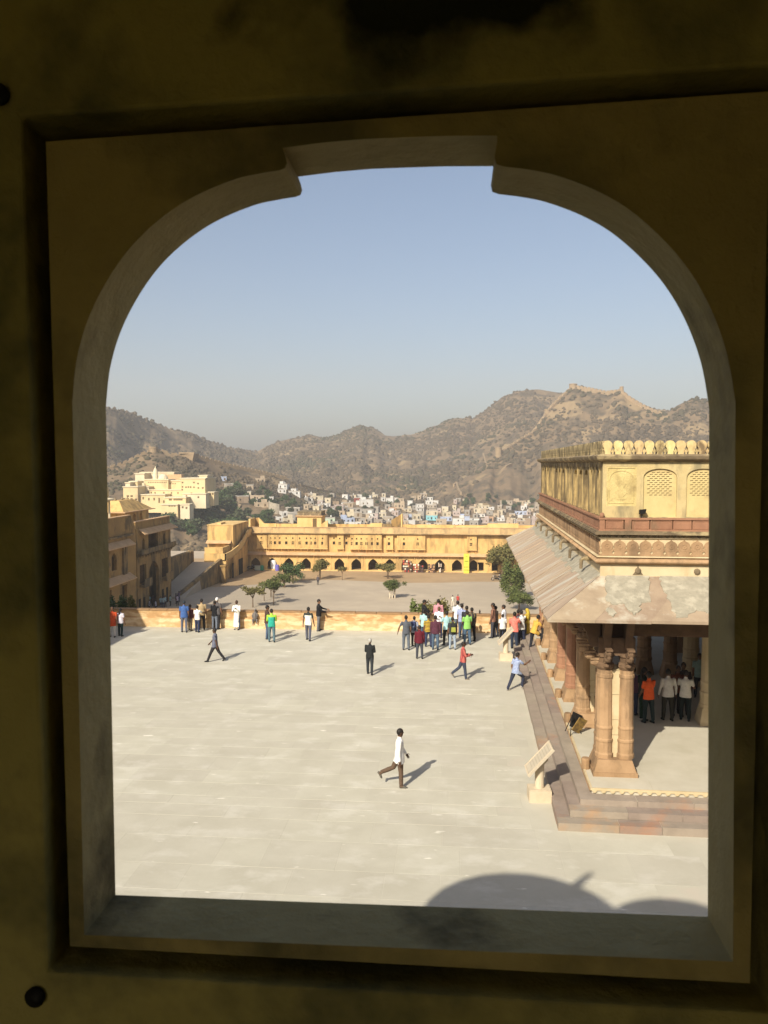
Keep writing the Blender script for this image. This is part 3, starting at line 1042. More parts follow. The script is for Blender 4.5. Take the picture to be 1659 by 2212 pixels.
g0 = atz(1167, 1735)
info_sign(g0.x, g0.y + .26, rad(2), 'sandstone information plinth with a tilted board in front of the nearer steps')
g1 = atz(1093, 1428)
info_sign(g1.x, g1.y + .26, rad(2), 'sandstone information plinth with a tilted board beside the crowd on the steps')
M_sgn_y = mat('sign_yellow', (.30, .19, .05), (.10, .065, .03), 7)
es = thing('folding_sign', 'dark folding board sign with a yellow face leaning by the second pier', 'sign', PM @ Vector((1.05, 5.35, .65)), rad(30))
part('board', MB().box(-.19, .19, -.015, .015, .10, .58).xf(Matrix.Rotation(rad(16), 4, 'X') @ Matrix.Rotation(rad(28), 4, 'Y')), M_sgn_y, es)
part('board', MB().box(-.19, .19, -.015, .015, .10, .58).xf(Matrix.Translation((.18, .22, 0)) @ Matrix.Rotation(rad(-16), 4, 'X') @ Matrix.Rotation(rad(28), 4, 'Y')), M_iron, es)
for p0, p1 in (((-.2, -.1, 0), (.0, .08, .6)), ((.24, -.08, 0), (.08, .1, .6)), ((-.04, .36, 0), (.04, .1, .6)), ((.4, .34, 0), (.16, .1, .6))):
    part('leg', MB().tube([p0, p1], [.014, .014], 6), M_iron, es)

# ================================================================== the lower courtyard and its buildings
ZL = -12.2
struct('lower_courtyard', MB().box(-75, 70, 43.4, 190, ZL - .5, ZL), M_court_low)
b = MB()
vv = []
for i in range(61):
    x = -60 + i * 2.0
    ye = 143.5 + 1.2 * math.sin(x * .21) + .9 * noise.noise((x * .15, 0, 3)) + (.06 * x if x < -20 else 0) * 0
    if x < -26:
        ye -= (-26 - x) * .55
    vv.append((x, ye, ZL + .006))
    vv.append((x, 175, ZL + .006))
b.add(vv, [(2 * i, 2 * i + 2, 2 * i + 3, 2 * i + 1) for i in range(60)])
struct('earth_strip', b, M_earth)

AY = 157.0
AB = thing('arcade_building', 'long yellow two storey arcade building closing the lower courtyard', 'building', (-12, AY, ZL))
ABT = Matrix.Translation((-12, AY, ZL)).inverted()


def ap(name, b, m, parent=None, label=None, smooth=False):
    o = part(name, b, m, parent or AB, label, smooth)
    if parent is None or parent is AB:
        o.matrix_parent_inverse = ABT
    return o


def AXZ(x, y):
    q = aty(x, y, AY)
    return q.x, q.z


zw = lambda y: AXZ(800, y)[1]
XL, XR = -43.6, 24.0
arches = [552, 588, 624, 661, 696, 733, 769.6, 806, 842, 878, 913.6, 950, 987, 1023]
sp_ = 36.2
axs = [AXZ(p, 1220)[0] for p in arches]
dx_ = axs[1] - axs[0]
axs_all = axs
zA, zS = -9.82, -10.72
ops = [arch(x, 1.95, ZL + .22, zS, zA + .1, 12, 1.0) for x in axs_all]
ops.append([(AXZ(1040, 0)[0], ZL + .3), (AXZ(1054, 0)[0], ZL + .3), (AXZ(1054, 0)[0], -10.2), (AXZ(1040, 0)[0], -10.2)])
ops.append([(AXZ(1072, 0)[0], ZL + .3), (AXZ(1086, 0)[0], ZL + .3), (AXZ(1086, 0)[0], -9.9), (AXZ(1072, 0)[0], -9.9)])
ap('lower_wall', MB().prism([(XL, ZL), (XR, ZL), (XR, -8.75), (XL, -8.75)], AY, AY + .6, XZ, ops), M_yel)
ap('plinth_course', MB().box(XL, XR, AY - .25, AY - .002, ZL, ZL + .22), M_yel2)
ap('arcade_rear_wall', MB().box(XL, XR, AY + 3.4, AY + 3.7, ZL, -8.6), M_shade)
ap('arcade_floor', MB().box(XL, XR, AY + .0, AY + 3.4, ZL - .1, ZL + .2), M_earth)
for i, x in enumerate(axs_all):
    if i + 1 < len(axs_all):
        xm = (x + axs_all[i + 1]) / 2
        ap('pilaster', MB().box(xm - .10, xm + .10, AY - .06, AY - .002, ZL + .25, -9.3), M_yel)
        c = MB().prism([(AY - .5, -9.2), (AY - .0, -9.2), (AY - .0, -9.75), (AY - .12, -9.7), (AY - .2, -9.45), (AY - .45, -9.32)], xm - .1, xm + .1, YZ)
        ap('eave_bracket', c, M_yel2)
    if i % 2:
        for o_ in (-.95, .80):
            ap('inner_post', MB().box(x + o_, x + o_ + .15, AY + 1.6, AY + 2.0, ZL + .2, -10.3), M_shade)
# the sloping ledge
b = MB().hexa([(XL, AY - .75, -9.08), (XR, AY - .75, -9.08), (XR, AY + .3, -8.75), (XL, AY + .3, -8.75), (XL, AY - .75, -8.98), (XR, AY - .75, -8.98), (XR, AY + .3, -8.52), (XL, AY + .3, -8.52)])
ap('eave', b, M_sill)
zT = -4.85
wins = []
for px in (641, 666.5, 677, 687, 702, 717, 732, 748, 757, 767, 783.5, 808, 822, 836, 850, 860.5, 871, 883, 895, 907, 932.5, 974.5, 1005, 1125):
    x = AXZ(px - 64.0 if False else px, 1178)[0]
    wins.append(x)
px2 = lambda u: (500 + .3014 * u) / 1.15732
wl_ = [468, 550, 588, 628, 685, 742, 800, 860, 897, 935, 997, 1092, 1145, 1200, 1252, 1292, 1332, 1378, 1424, 1472, 1570]
px3 = lambda u: (900 + .3014 * u) / 1.15732
wr_ = [372, 490, 950]
wxs = [AXZ(px2(u), 0)[0] for u in wl_] + [AXZ(px3(u), 0)[0] for u in wr_]
bays = [(px2(525), px2(1040), .62), (px2(1122), px2(1180), .5), (px2(1238), px2(1508), .75), (px2(1545), px2(1606), .55), (px3(312), px3(556), .6), (px3(915), px3(1000), .5), (px2(430), px2(517), .45)]
bays = [(AXZ(a, 0)[0], AXZ(c, 0)[0], d) for a, c, d in bays]
zb0 = -7.72
big = lambda x: [(x - .24, -6.95), (x + .24, -6.95), (x + .24, -6.35), (x - .24, -6.35)]
sml = lambda x: [(x - .13, -5.85), (x + .13, -5.85), (x + .13, -5.55), (x - .13, -5.55)]


def inbay(x):
    for k, (a, c, d) in enumerate(bays):
        if a < x < c:
            return k
    return None


flat_ops = []
for x in wxs:
    if inbay(x) is None:
        flat_ops += [big(x), sml(x)]
ap('upper_wall', MB().prism([(XL, -8.75), (XR, -8.75), (XR, zT), (XL, zT)], AY + .3, AY + .7, XZ, flat_ops), M_yel)


def window_at(x, y, parent=None):
    o = ap('window', MB().prism([(x - .29, -7.0), (x + .29, -7.0), (x + .29, -6.3), (x - .29, -6.3)], y - .04, y - .002, XZ, [big(x)]), M_yel2)
    g_ = part('pane', MB().box(x - .24, x + .24, y + .16, y + .2, -6.95, -6.35), M_dark if R.random() < .7 else M_wood, o)
    if R.random() < .5:
        part('mullion', MB().box(x - .03, x + .03, y + .10, y + .15, -6.95, -6.35).box(x - .24, x + .24, y + .10, y + .15, -6.68, -6.62), M_yel2, o)
    s = ap('window', MB().prism([(x - .16, -5.88), (x + .16, -5.88), (x + .16, -5.52), (x - .16, -5.52)], y - .03, y - .002, XZ, [sml(x)]), M_yel2)
    part('pane', MB().box(x - .13, x + .13, y + .1, y + .14, -5.85, -5.55), M_dark, s)


for k, (a, c, d) in enumerate(bays):
    y0 = AY + .3 - d
    o_ = []
    for x in wxs:
        if a < x < c:
            o_ += [big(x), sml(x)]
    bay = ap('projecting_bay', MB().prism([(a, zb0), (c, zb0), (c, zT + .02), (a, zT + .02)], y0, AY + .299, XZ, o_), M_yel)
    part('bay_base', MB().box(a - .06, c + .06, y0 - .08, AY + .295, zb0 - .14, zb0 - .003), M_yel2, bay)
    nb = max(2, int((c - a) / 1.25) + 1)
    for i in range(nb):
        x = a + .15 + (c - a - .3) * i / (nb - 1)
        part('corbel', MB().prism([(y0 + .02, zb0 - .145), (AY + .29, zb0 - .145), (AY + .29, zb0 - .75), (AY + .2, zb0 - .66), (y0 + .25, zb0 - .36)], x - .13, x + .13, YZ), M_yel2, bay)
    x = a + .5
    while x < c - .4 and k in (0, 2, 4):
        part('pilaster', MB().box(x - .05, x + .05, y0 - .03, y0 - .002, zb0 + .1, -5.2), M_yel2, bay)
        x += 1.35 + R.uniform(-.1, .1)
for x in wxs:
    k = inbay(x)
    window_at(x, AY + .3 if k is None else AY + .3 - bays[k][2])
# tiny vents of the right-hand half
b = MB()
for px in (1000, 1020, 1040):
    pass
ap('cornice', MB().box(XL, XR, AY - .6, AY + .7, zT, zT + .16).box(XL, XR, AY - .8, AY + .7, zT + .162, zT + .26), M_wpar)
x = XL
k = 0
while x < XR:
    L_ = R.choice((6.5, 9.2, 11.0, 7.4))
    h = R.choice((.92, 1.02, 1.1, .98))
    ap('roof_parapet', MB().box(x, min(x + L_ - .04, XR), AY - .05 + R.uniform(0, .1), AY + .4, zT + .262, zT + .262 + h), M_wpar)
    ap('parapet_cap', MB().box(x, min(x + L_ - .04, XR), AY - .1, AY + .46, zT + .264 + h, zT + .34 + h), M_sill)
    x += L_
ap('roof', MB().box(XL, XR, AY + .5, AY + 12, zT, zT + .3), M_yel2)
ap('rear_wall', MB().box(XL, XR, AY + 11.7, AY + 12, -30, zT + 1.1), M_yel)


def roofbox(pxa, pxb, pyt, Y, dep, name='roof_room', m=None):
    a, c = aty(pxa, pyt, Y), aty(pxb, pyt, Y)
    return (a.x, c.x, Y, Y + dep, zT + .3, a.z)


bx = roofbox(642, 694, 1106, AY + 4, 5)
rr = ap('roof_room', MB().box(*bx[:5], bx[5] - .9), M_yel2)
part('ledge', MB().box(bx[0] - .3, bx[1] + .3, bx[2] - .35, bx[3] + .3, bx[5] - .898, bx[5] - .72), M_sill, rr)
part('parapet', MB().box(bx[0] + .03, bx[1] - .03, bx[2] + .02, bx[3], bx[5] - .718, bx[5]).box(bx[0], bx[1], bx[2] - .05, bx[3] + .05, bx[5] + .002, bx[5] + .1), M_stain, rr)
part('door', MB().box(bx[0] + 3.2, bx[0] + 4.0, bx[2] - .05, bx[2] - .002, bx[4] + .6, bx[5] - 1.3), M_shade, rr)
def slopewall(pts, Y, dep, m=None, name='gable_wall'):
    p = [aty(x, y, Y) for x, y in pts]
    return ap(name, MB().prism([(q.x, q.z) for q in p], Y, Y + dep, XZ), m or M_yel2)


Yg = AY + 6
slopewall([(537, 1140), (537, 1122), (559, 1118), (567, 1127), (567, 1140)], Yg + 2, .5, M_ochre)
g_ = MB()
a0, a1 = aty(537, 1122, Yg - 2), aty(541, 1122, Yg - 2)
slopewall([(537, 1142), (537, 1121), (541, 1121), (541, 1142)], Yg - 2, 4)
slopewall([(560, 1142), (558.5, 1118), (571, 1131), (597, 1131), (597, 1142)], Yg - 1, .5)
slopewall([(693, 1142), (693, 1133), (705, 1125), (708, 1125), (708, 1142)], AY + 2, .4)
slopewall([(790, 1142), (801, 1130), (826, 1130), (826, 1142)], AY + 5, .4)
slopewall([(825, 1142), (825, 1132), (846, 1132), (846, 1142)], AY + 1.0, 1.2, M_ochre2)
slopewall([(846, 1146), (845, 1124), (866, 1111), (868, 1111), (868, 1146)], AY + 3.0, .5, M_ochre)
slopewall([(866, 1146), (866, 1111), (869, 1111), (869, 1146)], AY + .8, 2.2)
slopewall([(900, 1140), (900, 1133), (940, 1133), (940, 1140)], AY + 8, .5)
slopewall([(1050, 1141), (1054, 1131), (1120, 1131), (1120, 1141)], AY + 7, .5)
slopewall([(985, 1142), (985, 1136), (1048, 1136), (1048, 1142)], AY + 9, .5)

# --- the wing that comes forward at its left end, stepping down to a ramp
WG = thing('corner_wing', 'blocky yellow corner wing stepping down beside the arcade building', 'building', (-44, 150, ZL))
WGT = Matrix.Translation((-44, 150, ZL)).inverted()


def wp(name, b, m):
    o = part(name, b, m, WG)
    o.matrix_parent_inverse = WGT
    return o


wp('main_block', MB().box(-46.0, -41.1, 146, 156.9, ZL, -2.42), M_yel)
wp('roof_cap', MB().box(-46.1, -41.0, 145.9, 156.9, -2.418, -2.3), M_yel2)
wp('stair_head', MB().box(-44.4, -43.7, 147, 150, -2.298, -2.0), M_yel2)
wp('ledge', MB().hexa([(-46.1, 145.1, -5.75), (-41.4, 145.1, -5.75), (-41.4, 146, -5.4), (-46.1, 146, -5.4), (-46.1, 145.1, -5.62), (-41.4, 145.1, -5.62), (-41.4, 146, -5.2), (-46.1, 146, -5.2)]), M_sill)
wp('lower_block', MB().box(-45.0, -41.6, 141, 145.99, ZL, -6.6), M_yel)
wp('terrace_wall', MB().box(-45.0, -41.6, 141, 141.3, -6.598, -6.05).box(-41.9, -41.6, 141.3, 145.9, -6.598, -6.05), M_yel)
b = MB()
pts = [(-40.9, 140.5, -7.1), (-40.7, 143.5, -6.9), (-40.4, 147, -6.3), (-40.2, 150, -5.4), (-40.2, 153.5, -3.9), (-40.3, 156.8, -3.8)]
for p, q in zip(pts[:-1], pts[1:]):
    b.hexa([(p[0] - .25, p[1], p[2] - 1.15), (p[0], p[1], p[2] - 1.15), (q[0], q[1], q[2] - 1.15), (q[0] - .25, q[1], q[2] - 1.15), (p[0] - .25, p[1], p[2]), (p[0], p[1], p[2]), (q[0], q[1], q[2]), (q[0] - .25, q[1], q[2])])
wp('stair_wall', b, M_yel2)
b = MB()
for p, q in zip(pts[:-1], pts[1:]):
    b.hexa([(-41.6, p[1], p[2] - 1.35), (p[0], p[1], p[2] - 1.35), (q[0], q[1], q[2] - 1.35), (-41.6, q[1], q[2] - 1.35), (-41.6, p[1], p[2] - 1.155), (p[0] + .12, p[1], p[2] - 1.155), (q[0] + .12, q[1], q[2] - 1.155), (-41.6, q[1], q[2] - 1.155)])
wp('stair_slab', b, M_yel)
wp('front_wall', MB().box(-44.95, -40.9, 140.5, 140.98, -9.0, -7.1), M_yel)
for x, y in ((-41.0, 139.3), (-42.2, 139.6)):
    wp('gate_pier', MB().box(x - .4, x + .4, y - .4, y + .4, ZL, -9.2).box(x - .55, x + .55, y - .55, y + .55, -9.198, -9.0), M_ochre)
wp('side_door', MB().box(-41.09, -41.0, 149.6, 152.4, ZL, -9.2), M_dark)
wp('side_door', MB().box(-41.09, -41.0, 145.0, 145.9, ZL, -9.4), M_dark)

# --- the ramp with its crenelled wall
RP = thing('ramp_wall', 'paved ramp with a toothed outer wall climbing beside the shaded gate building', 'ramp', (-46, 132, ZL))
RPT = Matrix.Translation((-46, 132, ZL)).inverted()
b = MB().hexa([(-49, 122, ZL), (-42.5, 122, ZL), (-42.5, 140.4, ZL), (-49, 140.4, ZL), (-49, 122, -11.9), (-44.0, 122, -11.9), (-42.6, 140.4, -8.6), (-49, 140.4, -8.6)])
o = part('ramp', b, M_court_low, RP); o.matrix_parent_inverse = RPT
b = MB().hexa([(-43.7, 123, ZL), (-43.2, 123, ZL), (-41.7, 140.4, ZL), (-42.2, 140.4, ZL), (-43.7, 123, -11.4), (-43.2, 123, -11.4), (-41.7, 140.4, -8.0), (-42.2, 140.4, -8.0)])
o = part('retaining_wall', b, M_ochre2, RP); o.matrix_parent_inverse = RPT
b = MB().box(-47.6, -47.0, 121.4, 141, ZL, -7.4)
o = part('rear_wall', b, M_ochre2, RP); o.matrix_parent_inverse = RPT
for i in range(20):
    y = 121.5 + i * .98
    b = MB().prism([(y, -7.4), (y + .86, -7.4), (y + .86, -6.85), (y + .66, -6.6), (y + .43, -6.5), (y + .2, -6.6), (y, -6.85)], -47.6, -47.0, YZ)
    o = part('merlon', b, M_ochre2, RP); o.matrix_parent_inverse = RPT

# --- the shaded gate building on the left
GB = thing('gate_building', 'tall ochre gate building in shade with an arched balcony storey', 'building', (-48, 113, ZL))
GT = Matrix.Translation((-48, 113, ZL)).inverted()


def gp(name, b, m, parent=None):
    o = part(name, b, m, parent or GB)
    if parent is None:
        o.matrix_parent_inverse = GT
    return o


X1 = -44.0
ops = [arch(110.0, .95, -3.1, -1.9, -1.45, 8, .6), [(111.9, -3.35), (115.6, -3.35), (115.6, -1.1), (111.9, -1.1)], arch(118.2, .95, -3.1, -1.9, -1.45, 8, .6),
       arch(113.8, 3.9, ZL, -6.5, -5.1, 12, 1.0), [(108.5, -7.9), (110.9, -7.9), (110.9, -5.2), (108.5, -5.2)], [(117.0, -8.2), (119.5, -8.2), (119.5, -5.3), (117.0, -5.3)]]
gp('facade', MB().prism([(107.6, ZL), (120.9, ZL), (120.9, .0), (107.6, .0)], X1 - .5, X1, YZ, ops), M_ochre)
gp('body', MB().box(-56, -46.2, 107.6, 120.9, ZL, -.4), M_ochre2)
gp('inner_wall', MB().box(-46.2, -46.0, 107.6, 120.9, ZL, -.4), M_ochre2)
gp('end_wall', MB().box(-46.0, -44.5, 120.6, 120.9, ZL, -.02), M_ochre)
gp('end_wall', MB().box(-46.0, -44.5, 107.6, 107.9, ZL, -.02), M_ochre)
gp('floor_slab', MB().box(-46.0, -44.5, 107.9, 120.6, -3.6, -3.3), M_ochre2)
gp('roof_parapet', MB().box(X1 - .6, X1 - .1, 107.4, 120.9, .004, .95), M_ochre)
gp('parapet_cap', MB().box(X1 - .65, X1 - .02, 107.3, 121.0, .952, 1.06), M_sill)
gp('roof', MB().box(-56, X1 - .62, 107.6, 120.9, -.3, .1), M_ochre)
gp('eave', MB().hexa([(X1 + .001, 108.6, -.25), (X1 + .9, 108.4, -.88), (X1 + .9, 121.9, -.88), (X1 + .001, 121.2, -.25), (X1 + .001, 108.6, -.12), (X1 + .9, 108.4, -.78), (X1 + .9, 121.9, -.78), (X1 + .001, 121.2, -.12)]), M_sill)
bal = gp('balcony', MB().box(X1 + .002, X1 + .75, 107.4, 121.4, -3.62, -3.40), M_ochre2)
gp('balcony_rail', MB().box(X1 + .62, X1 + .74, 107.4, 121.4, -3.398, -2.95), M_ochre2)
for i in range(14):
    y = 107.7 + i * 1.03
    gp('corbel', MB().prism([(X1 + .002, -3.62), (X1 + .68, -3.62), (X1 + .5, -3.85), (X1 + .2, -3.95), (X1 + .002, -4.3)], y - .15, y + .15, lambda a, c, d: (a, d, c)), M_ochre2)
for y0, y1, z0, z1 in ((108.3, 111.1, -8.3, -7.95), (116.8, 119.8, -8.6, -8.25)):
    gp('window_balcony', MB().box(X1 + .002, X1 + .8, y0, y1, z0, z1).box(X1 + .7, X1 + .8, y0, y1, z1 + .002, z1 + .8), M_ochre2)
for y0, y1, z0, z1 in ((108.55, 110.85, -7.9, -5.2), (117.05, 119.45, -8.2, -5.3), (111.95, 115.55, -3.3, -1.1)):
    b = MB()
    n_ = 7
    for i in range(n_):
        y = y0 + (y1 - y0) * (i + .5) / n_
        b.box(X1 - .32, X1 - .25, y - .05, y + .05, z0, z1)
    b.box(X1 - .33, X1 - .26, y0, y1, (z0 + z1) / 2 - .06, (z0 + z1) / 2 + .06)
    o = gp('lattice', b, M_wood)
gp('arch_back', MB().box(X1 - 1.9, X1 - 1.8, 111.8, 115.8, -8.2, -5.0), M_ochre)
for y in (108.2, 109.9, 117.2, 119.0):
    gp('door', MB().box(X1 + .001, X1 + .05, y - .35, y + .35, ZL, -9.9), M_dark)
# nearer taller block of the same building
X2 = -42.0
ops = [arch(95.5, 1.45, -4.15, -2.6, -1.95, 9, 1.0), [(93.0, -8.9), (94.6, -8.9), (94.6, -6.4), (93.0, -6.4)], [(97.4, -9.2), (99.3, -9.2), (99.3, -6.4), (97.4, -6.4)]]
gp('near_facade', MB().prism([(78, ZL), (102.4, ZL), (102.4, .0), (78, .0)], X2 - .4, X2, YZ, ops), M_ochre)
gp('near_body', MB().box(-55, X2 - .6, 78, 102.4, ZL, -.02), M_ochre2)
b = MB().prism([(78, 0.004), (102.5, 0.004), (102.3, .9), (100.9, 2.36), (78, 2.36)], X2 - .5, X2 - .05, YZ)
gp('near_parapet', b, M_ochre)
gp('parapet_cap', MB().box(X2 - .55, X2 + .02, 78, 100.9, 2.362, 2.46), M_sill)
gp('band_course', MB().box(X2 + .002, X2 + .3, 78, 101.2, -.2, 0.0), M_ochre2)
gp('eave', MB().hexa([(X2 + .001, 78, -.75), (X2 + .9, 78, -1.35), (X2 + .9, 100.3, -1.35), (X2 + .001, 100.3, -.75), (X2 + .001, 78, -.6), (X2 + .9, 78, -1.25), (X2 + .9, 100.3, -1.25), (X2 + .001, 100.3, -.6)]), M_sill)
gp('eave', MB().hexa([(X2 + .001, 78, -5.1), (X2 + 1.0, 78, -5.75), (X2 + 1.0, 100.2, -5.75), (X2 + .001, 100.2, -5.1), (X2 + .001, 78, -4.95), (X2 + 1.0, 78, -5.65), (X2 + 1.0, 100.2, -5.65), (X2 + .001, 100.2, -4.95)]), M_sill)
for y in (92.2, 97.9, 98.6):
    gp('pilaster', MB().box(X2 + .002, X2 + .25, y, y + .5, -5.0, -1.3), M_ochre2)
gp('link_wall', MB().box(-50, X1 - .3, 102.4, 107.6, ZL, .4), M_ochre)
# roof pavilion
rf = thing('roof_pavilion', 'small yellow roof pavilion with a hipped roof on top of the gate building', 'pavilion', (-51.5, 121, -.2))
TT = Matrix.Translation((-51.5, 121, -.2)).inverted()
ops = [arch(118.2, 1.5, -.1, .8, 1.35, 8, .5), arch(120.6, 1.5, -.1, .8, 1.35, 8, .5), arch(123.2, 1.3, -.1, .8, 1.35, 8, .5)]
for nm, bb, mm in (('side_wall', MB().prism([(116.6, -.6), (126.4, -.6), (126.4, 1.7), (116.6, 1.7)], -49.9, -49.6, YZ, ops), M_yel),
                   ('front_wall', MB().box(-53.6, -49.9, 116.6, 116.9, -.6, 1.7), M_yel),
                   ('rear_wall', MB().box(-53.6, -49.9, 126.1, 126.4, -.6, 1.7), M_yel),
                   ('eave', MB().hexa([(-54.6, 115.4, 1.72), (-48.9, 115.4, 1.72), (-48.9, 127.6, 1.72), (-54.6, 127.6, 1.72), (-54.6, 115.4, 1.85), (-48.9, 115.4, 1.85), (-48.9, 127.6, 1.85), (-54.6, 127.6, 1.85)]), M_sill),
                   ('hip_roof', MB().hexa([(-54.2, 115.8, 1.86), (-49.3, 115.8, 1.86), (-49.3, 127.2, 1.86), (-54.2, 127.2, 1.86), (-52.4, 118.2, 3.45), (-51.0, 118.2, 3.45), (-51.0, 123.8, 3.45), (-52.4, 123.8, 3.45)]), M_yel)):
    o = part(nm, bb, mm, rf); o.matrix_parent_inverse = TT
for y in (118.5, 121.0, 123.0):
    b = MB().lathe([(.12, 3.45), (.2, 3.6), (.05, 3.8), (.02, 4.1)], 8, (-51.7, y, 0))
    o = part('finial', b, M_stain, rf); o.matrix_parent_inverse = TT
q = atx(240, 1080, -47)
ck = thing('roof_kiosk', 'slim domed kiosk on pillars at the near edge of the gate building roof', 'kiosk', (-47.5, 104.2, .4))
TT = Matrix.Translation((-47.5, 104.2, .4)).inverted()
zk = aty(236, 1078, 104).z
for dx, dy in ((-.8, -.8), (.8, -.8), (-.8, .8), (.8, .8)):
    o = part('pillar', MB().lathe([(.14, .4), (.12, zk)], 8, (-47.5 + dx, 104.2 + dy, 0)), M_hpal2, ck); o.matrix_parent_inverse = TT
o = part('eave', MB().lathe([(.9, zk), (1.75, zk - .12), (1.75, zk), (.9, zk + .2)], 20, (-47.5, 104.2, 0)), M_hpal2, ck); o.matrix_parent_inverse = TT
o = part('dome', MB().lathe([(1.0, zk + .2), (1.02, zk + .7), (1.12, zk + 1.0), (1.05, zk + 1.5), (.75, zk + 1.9), (.3, zk + 2.15), (.12, zk + 2.2), (.1, zk + 2.5), (.01, zk + 2.8)], 18, (-47.5, 104.2, 0)), M_hpal, ck, smooth=True); o.matrix_parent_inverse = TT
pw_ = MB().box(-50.5, -46.5, 100.5, 101.2, .0, 3.5)
o = gp('roof_screen', pw_, M_ochre2)

# ================================================================== hills
YH = 1001.8
PXS = np.linspace(-220, 1900, 560)
RS = np.concatenate([np.linspace(185, 420, 46), np.linspace(428, 900, 74), np.linspace(912, 1900, 66)])
AZ = np.arctan((PXS - CX) / FPX)


def ipl(x, pts):
    pts = sorted(pts)
    return np.interp(x, [p[0] for p in pts], [p[1] for p in pts])


ridgeA = [(-220, 860), (100, 868), (224, 878), (275, 884), (325, 905), (372, 925), (419, 936), (450, 950), (489, 964), (529, 970), (556, 975), (579, 962), (607, 950), (646, 945), (671, 937), (700, 945), (732, 938), (763, 923), (782, 917), (810, 925), (833, 940), (861, 942), (906, 933), (947, 914), (989, 901), (1010, 899), (1020, 904), (1052, 881), (1089, 854), (1114, 843), (1156, 842), (1197, 847), (1222, 848), (1300, 870), (1500, 890), (1900, 900)]
ridgeB = [(880, 1110), (947, 1087), (981, 1049), (1049, 1000), (1073, 983), (1091, 970), (1151, 933), (1185, 883), (1210, 858), (1235, 836), (1273, 842), (1306, 849), (1339, 845), (1356, 860), (1385, 877), (1418, 892), (1435, 893), (1460, 876), (1489, 862), (1518, 864), (1539, 870), (1700, 885), (1900, 900)]
ridgeC = [(-220, 1040), (100, 1030), (222, 1016), (267, 1003), (306, 983), (333, 974), (351, 976), (372, 984), (396, 983), (427, 989), (489.5, 1007), (552, 1020), (622, 1036), (646, 1048), (685, 1059), (743, 1069), (802, 1074), (860, 1090), (950, 1120)]


def zr(pts, RR, px):
    return EYE.z + (YH - ipl(px, pts)) / FPX * RR * np.cos(np.arctan((px - CX) / FPX))


def smooth(t):
    t = np.clip(t, 0, 1)
    return t


RA = np.interp(PXS, [-220, 222, 556, 760, 1100, 1900], [820, 880, 1250, 1280, 1180, 1250])
RB = np.interp(PXS, [-220, 880, 1050, 1235, 1420, 1900], [780, 780, 820, 930, 880, 880])
RC = np.interp(PXS, [-220, 222, 400, 646, 800, 1900], [520, 530, 545, 610, 700, 700])
ZRA, ZRB, ZRC = zr(ridgeA, RA, PXS), zr(ridgeB, RB, PXS), zr(ridgeC, RC, PXS)
wB = np.clip((PXS - 890) / 60, 0, 1)
wC = np.clip((930 - PXS) / 120, 0, 1)
base = np.interp(RS, [185, 300, 500, 560, 800, 1000, 2000], [-32, -38, -44, -42, -23, -18, -18])
HT = np.zeros((len(PXS), len(RS)))
for i, px in enumerate(PXS):
    a = AZ[i] - rad(YAW)
    n1 = np.array([noise.fractal((math.sin(a) * r * .011, math.cos(a) * r * .011, 2.0), .9, 2.1, 5) for r in RS])
    gul = np.array([noise.fractal((px * .022 + .25 * n1[k], r * .0022, 7.0), .8, 2.2, 4) for k, r in enumerate(RS)])

    def layer(rf, Rr, Z, ex, amp):
        t = (RS - rf) / (Rr - rf)
        b0 = np.interp(rf, RS, base)
        up = b0 + (Z - b0) * np.clip(t, 0, 1) ** ex
        dn = Z - (RS - Rr) * .45
        h = np.where(t <= 1, up, dn)
        env = np.sin(np.pi * np.clip(t, 0, 1)) ** .7
        h = h + env * amp * (gul * 1.0 + .35 * n1) - env * amp * .35
        return np.where(t < 0, -1e3, h)

    h = base + .8 * n1
    hA = layer(min(700, RA[i] - 260), RA[i], ZRA[i], 1.2, 9)
    hB = layer(660, RB[i], ZRB[i], 1.15, 8)
    hC = layer(205, RC[i], ZRC[i], float(np.interp(px, [200, 260, 470, 560, 700], [2.2, 2.5, 2.4, 1.7, 1.2])), 2.5)
    if wC[i] > 0:
        h = np.maximum(h, np.where(hC > -900, base + (hC - base) * wC[i], -1e3))
    h = np.maximum(h, hA)
    if wB[i] > 0:
        h = np.maximum(h, np.where(hB > -900, base + (hB - base) * wB[i], -1e3))
    if 235 < px < 490:
        wp_ = max(0, min(1, (px - 235) / 20, (490 - px) / 20))
        capz = np.interp(RS, [185, 300, 400, 430, 470, 520], [-36, -24, -16.5, -14, -4, 20])
        h = np.where((h > capz) & (RS < 500), h + (capz - h) * wp_, h)
    HT[i] = h
V = np.zeros((len(PXS), len(RS), 3))
WA = AZ - rad(YAW)
V[:, :, 0] = np.sin(WA)[:, None] * RS[None, :]
V[:, :, 1] = np.cos(WA)[:, None] * RS[None, :]
V[:, :, 2] = HT
nr = len(RS)
faces = []
for i in range(len(PXS) - 1):
    for j in range(nr - 1):
        a = i * nr + j
        faces.append((a, a + nr, a + nr + 1, a + 1))
me = bpy.data.meshes.new('hills')
me.from_pydata(V.reshape(-1, 3).tolist(), [], faces)
me.materials.append(M_hill)
me.polygons.foreach_set('use_smooth', [True] * len(faces))
o = link('hills', me)
o['kind'] = 'structure'
# ground under and behind everything, down to the valley and out to the horizon
struct('valley_ground', MB().box(-2500, 2500, 190, 2500, -47, -46.0), M_hill)


def hgt(px, r):
    i = np.clip(np.interp(px, PXS, np.arange(len(PXS))), 0, len(PXS) - 1.001)
    i0 = int(i)
    f = i - i0
    return float(np.interp(r, RS, HT[i0]) * (1 - f) + np.interp(r, RS, HT[i0 + 1]) * f)


def pol(px, r):
    a = math.atan((px - CX) / FPX) - rad(YAW)
    return math.sin(a) * r, math.cos(a) * r


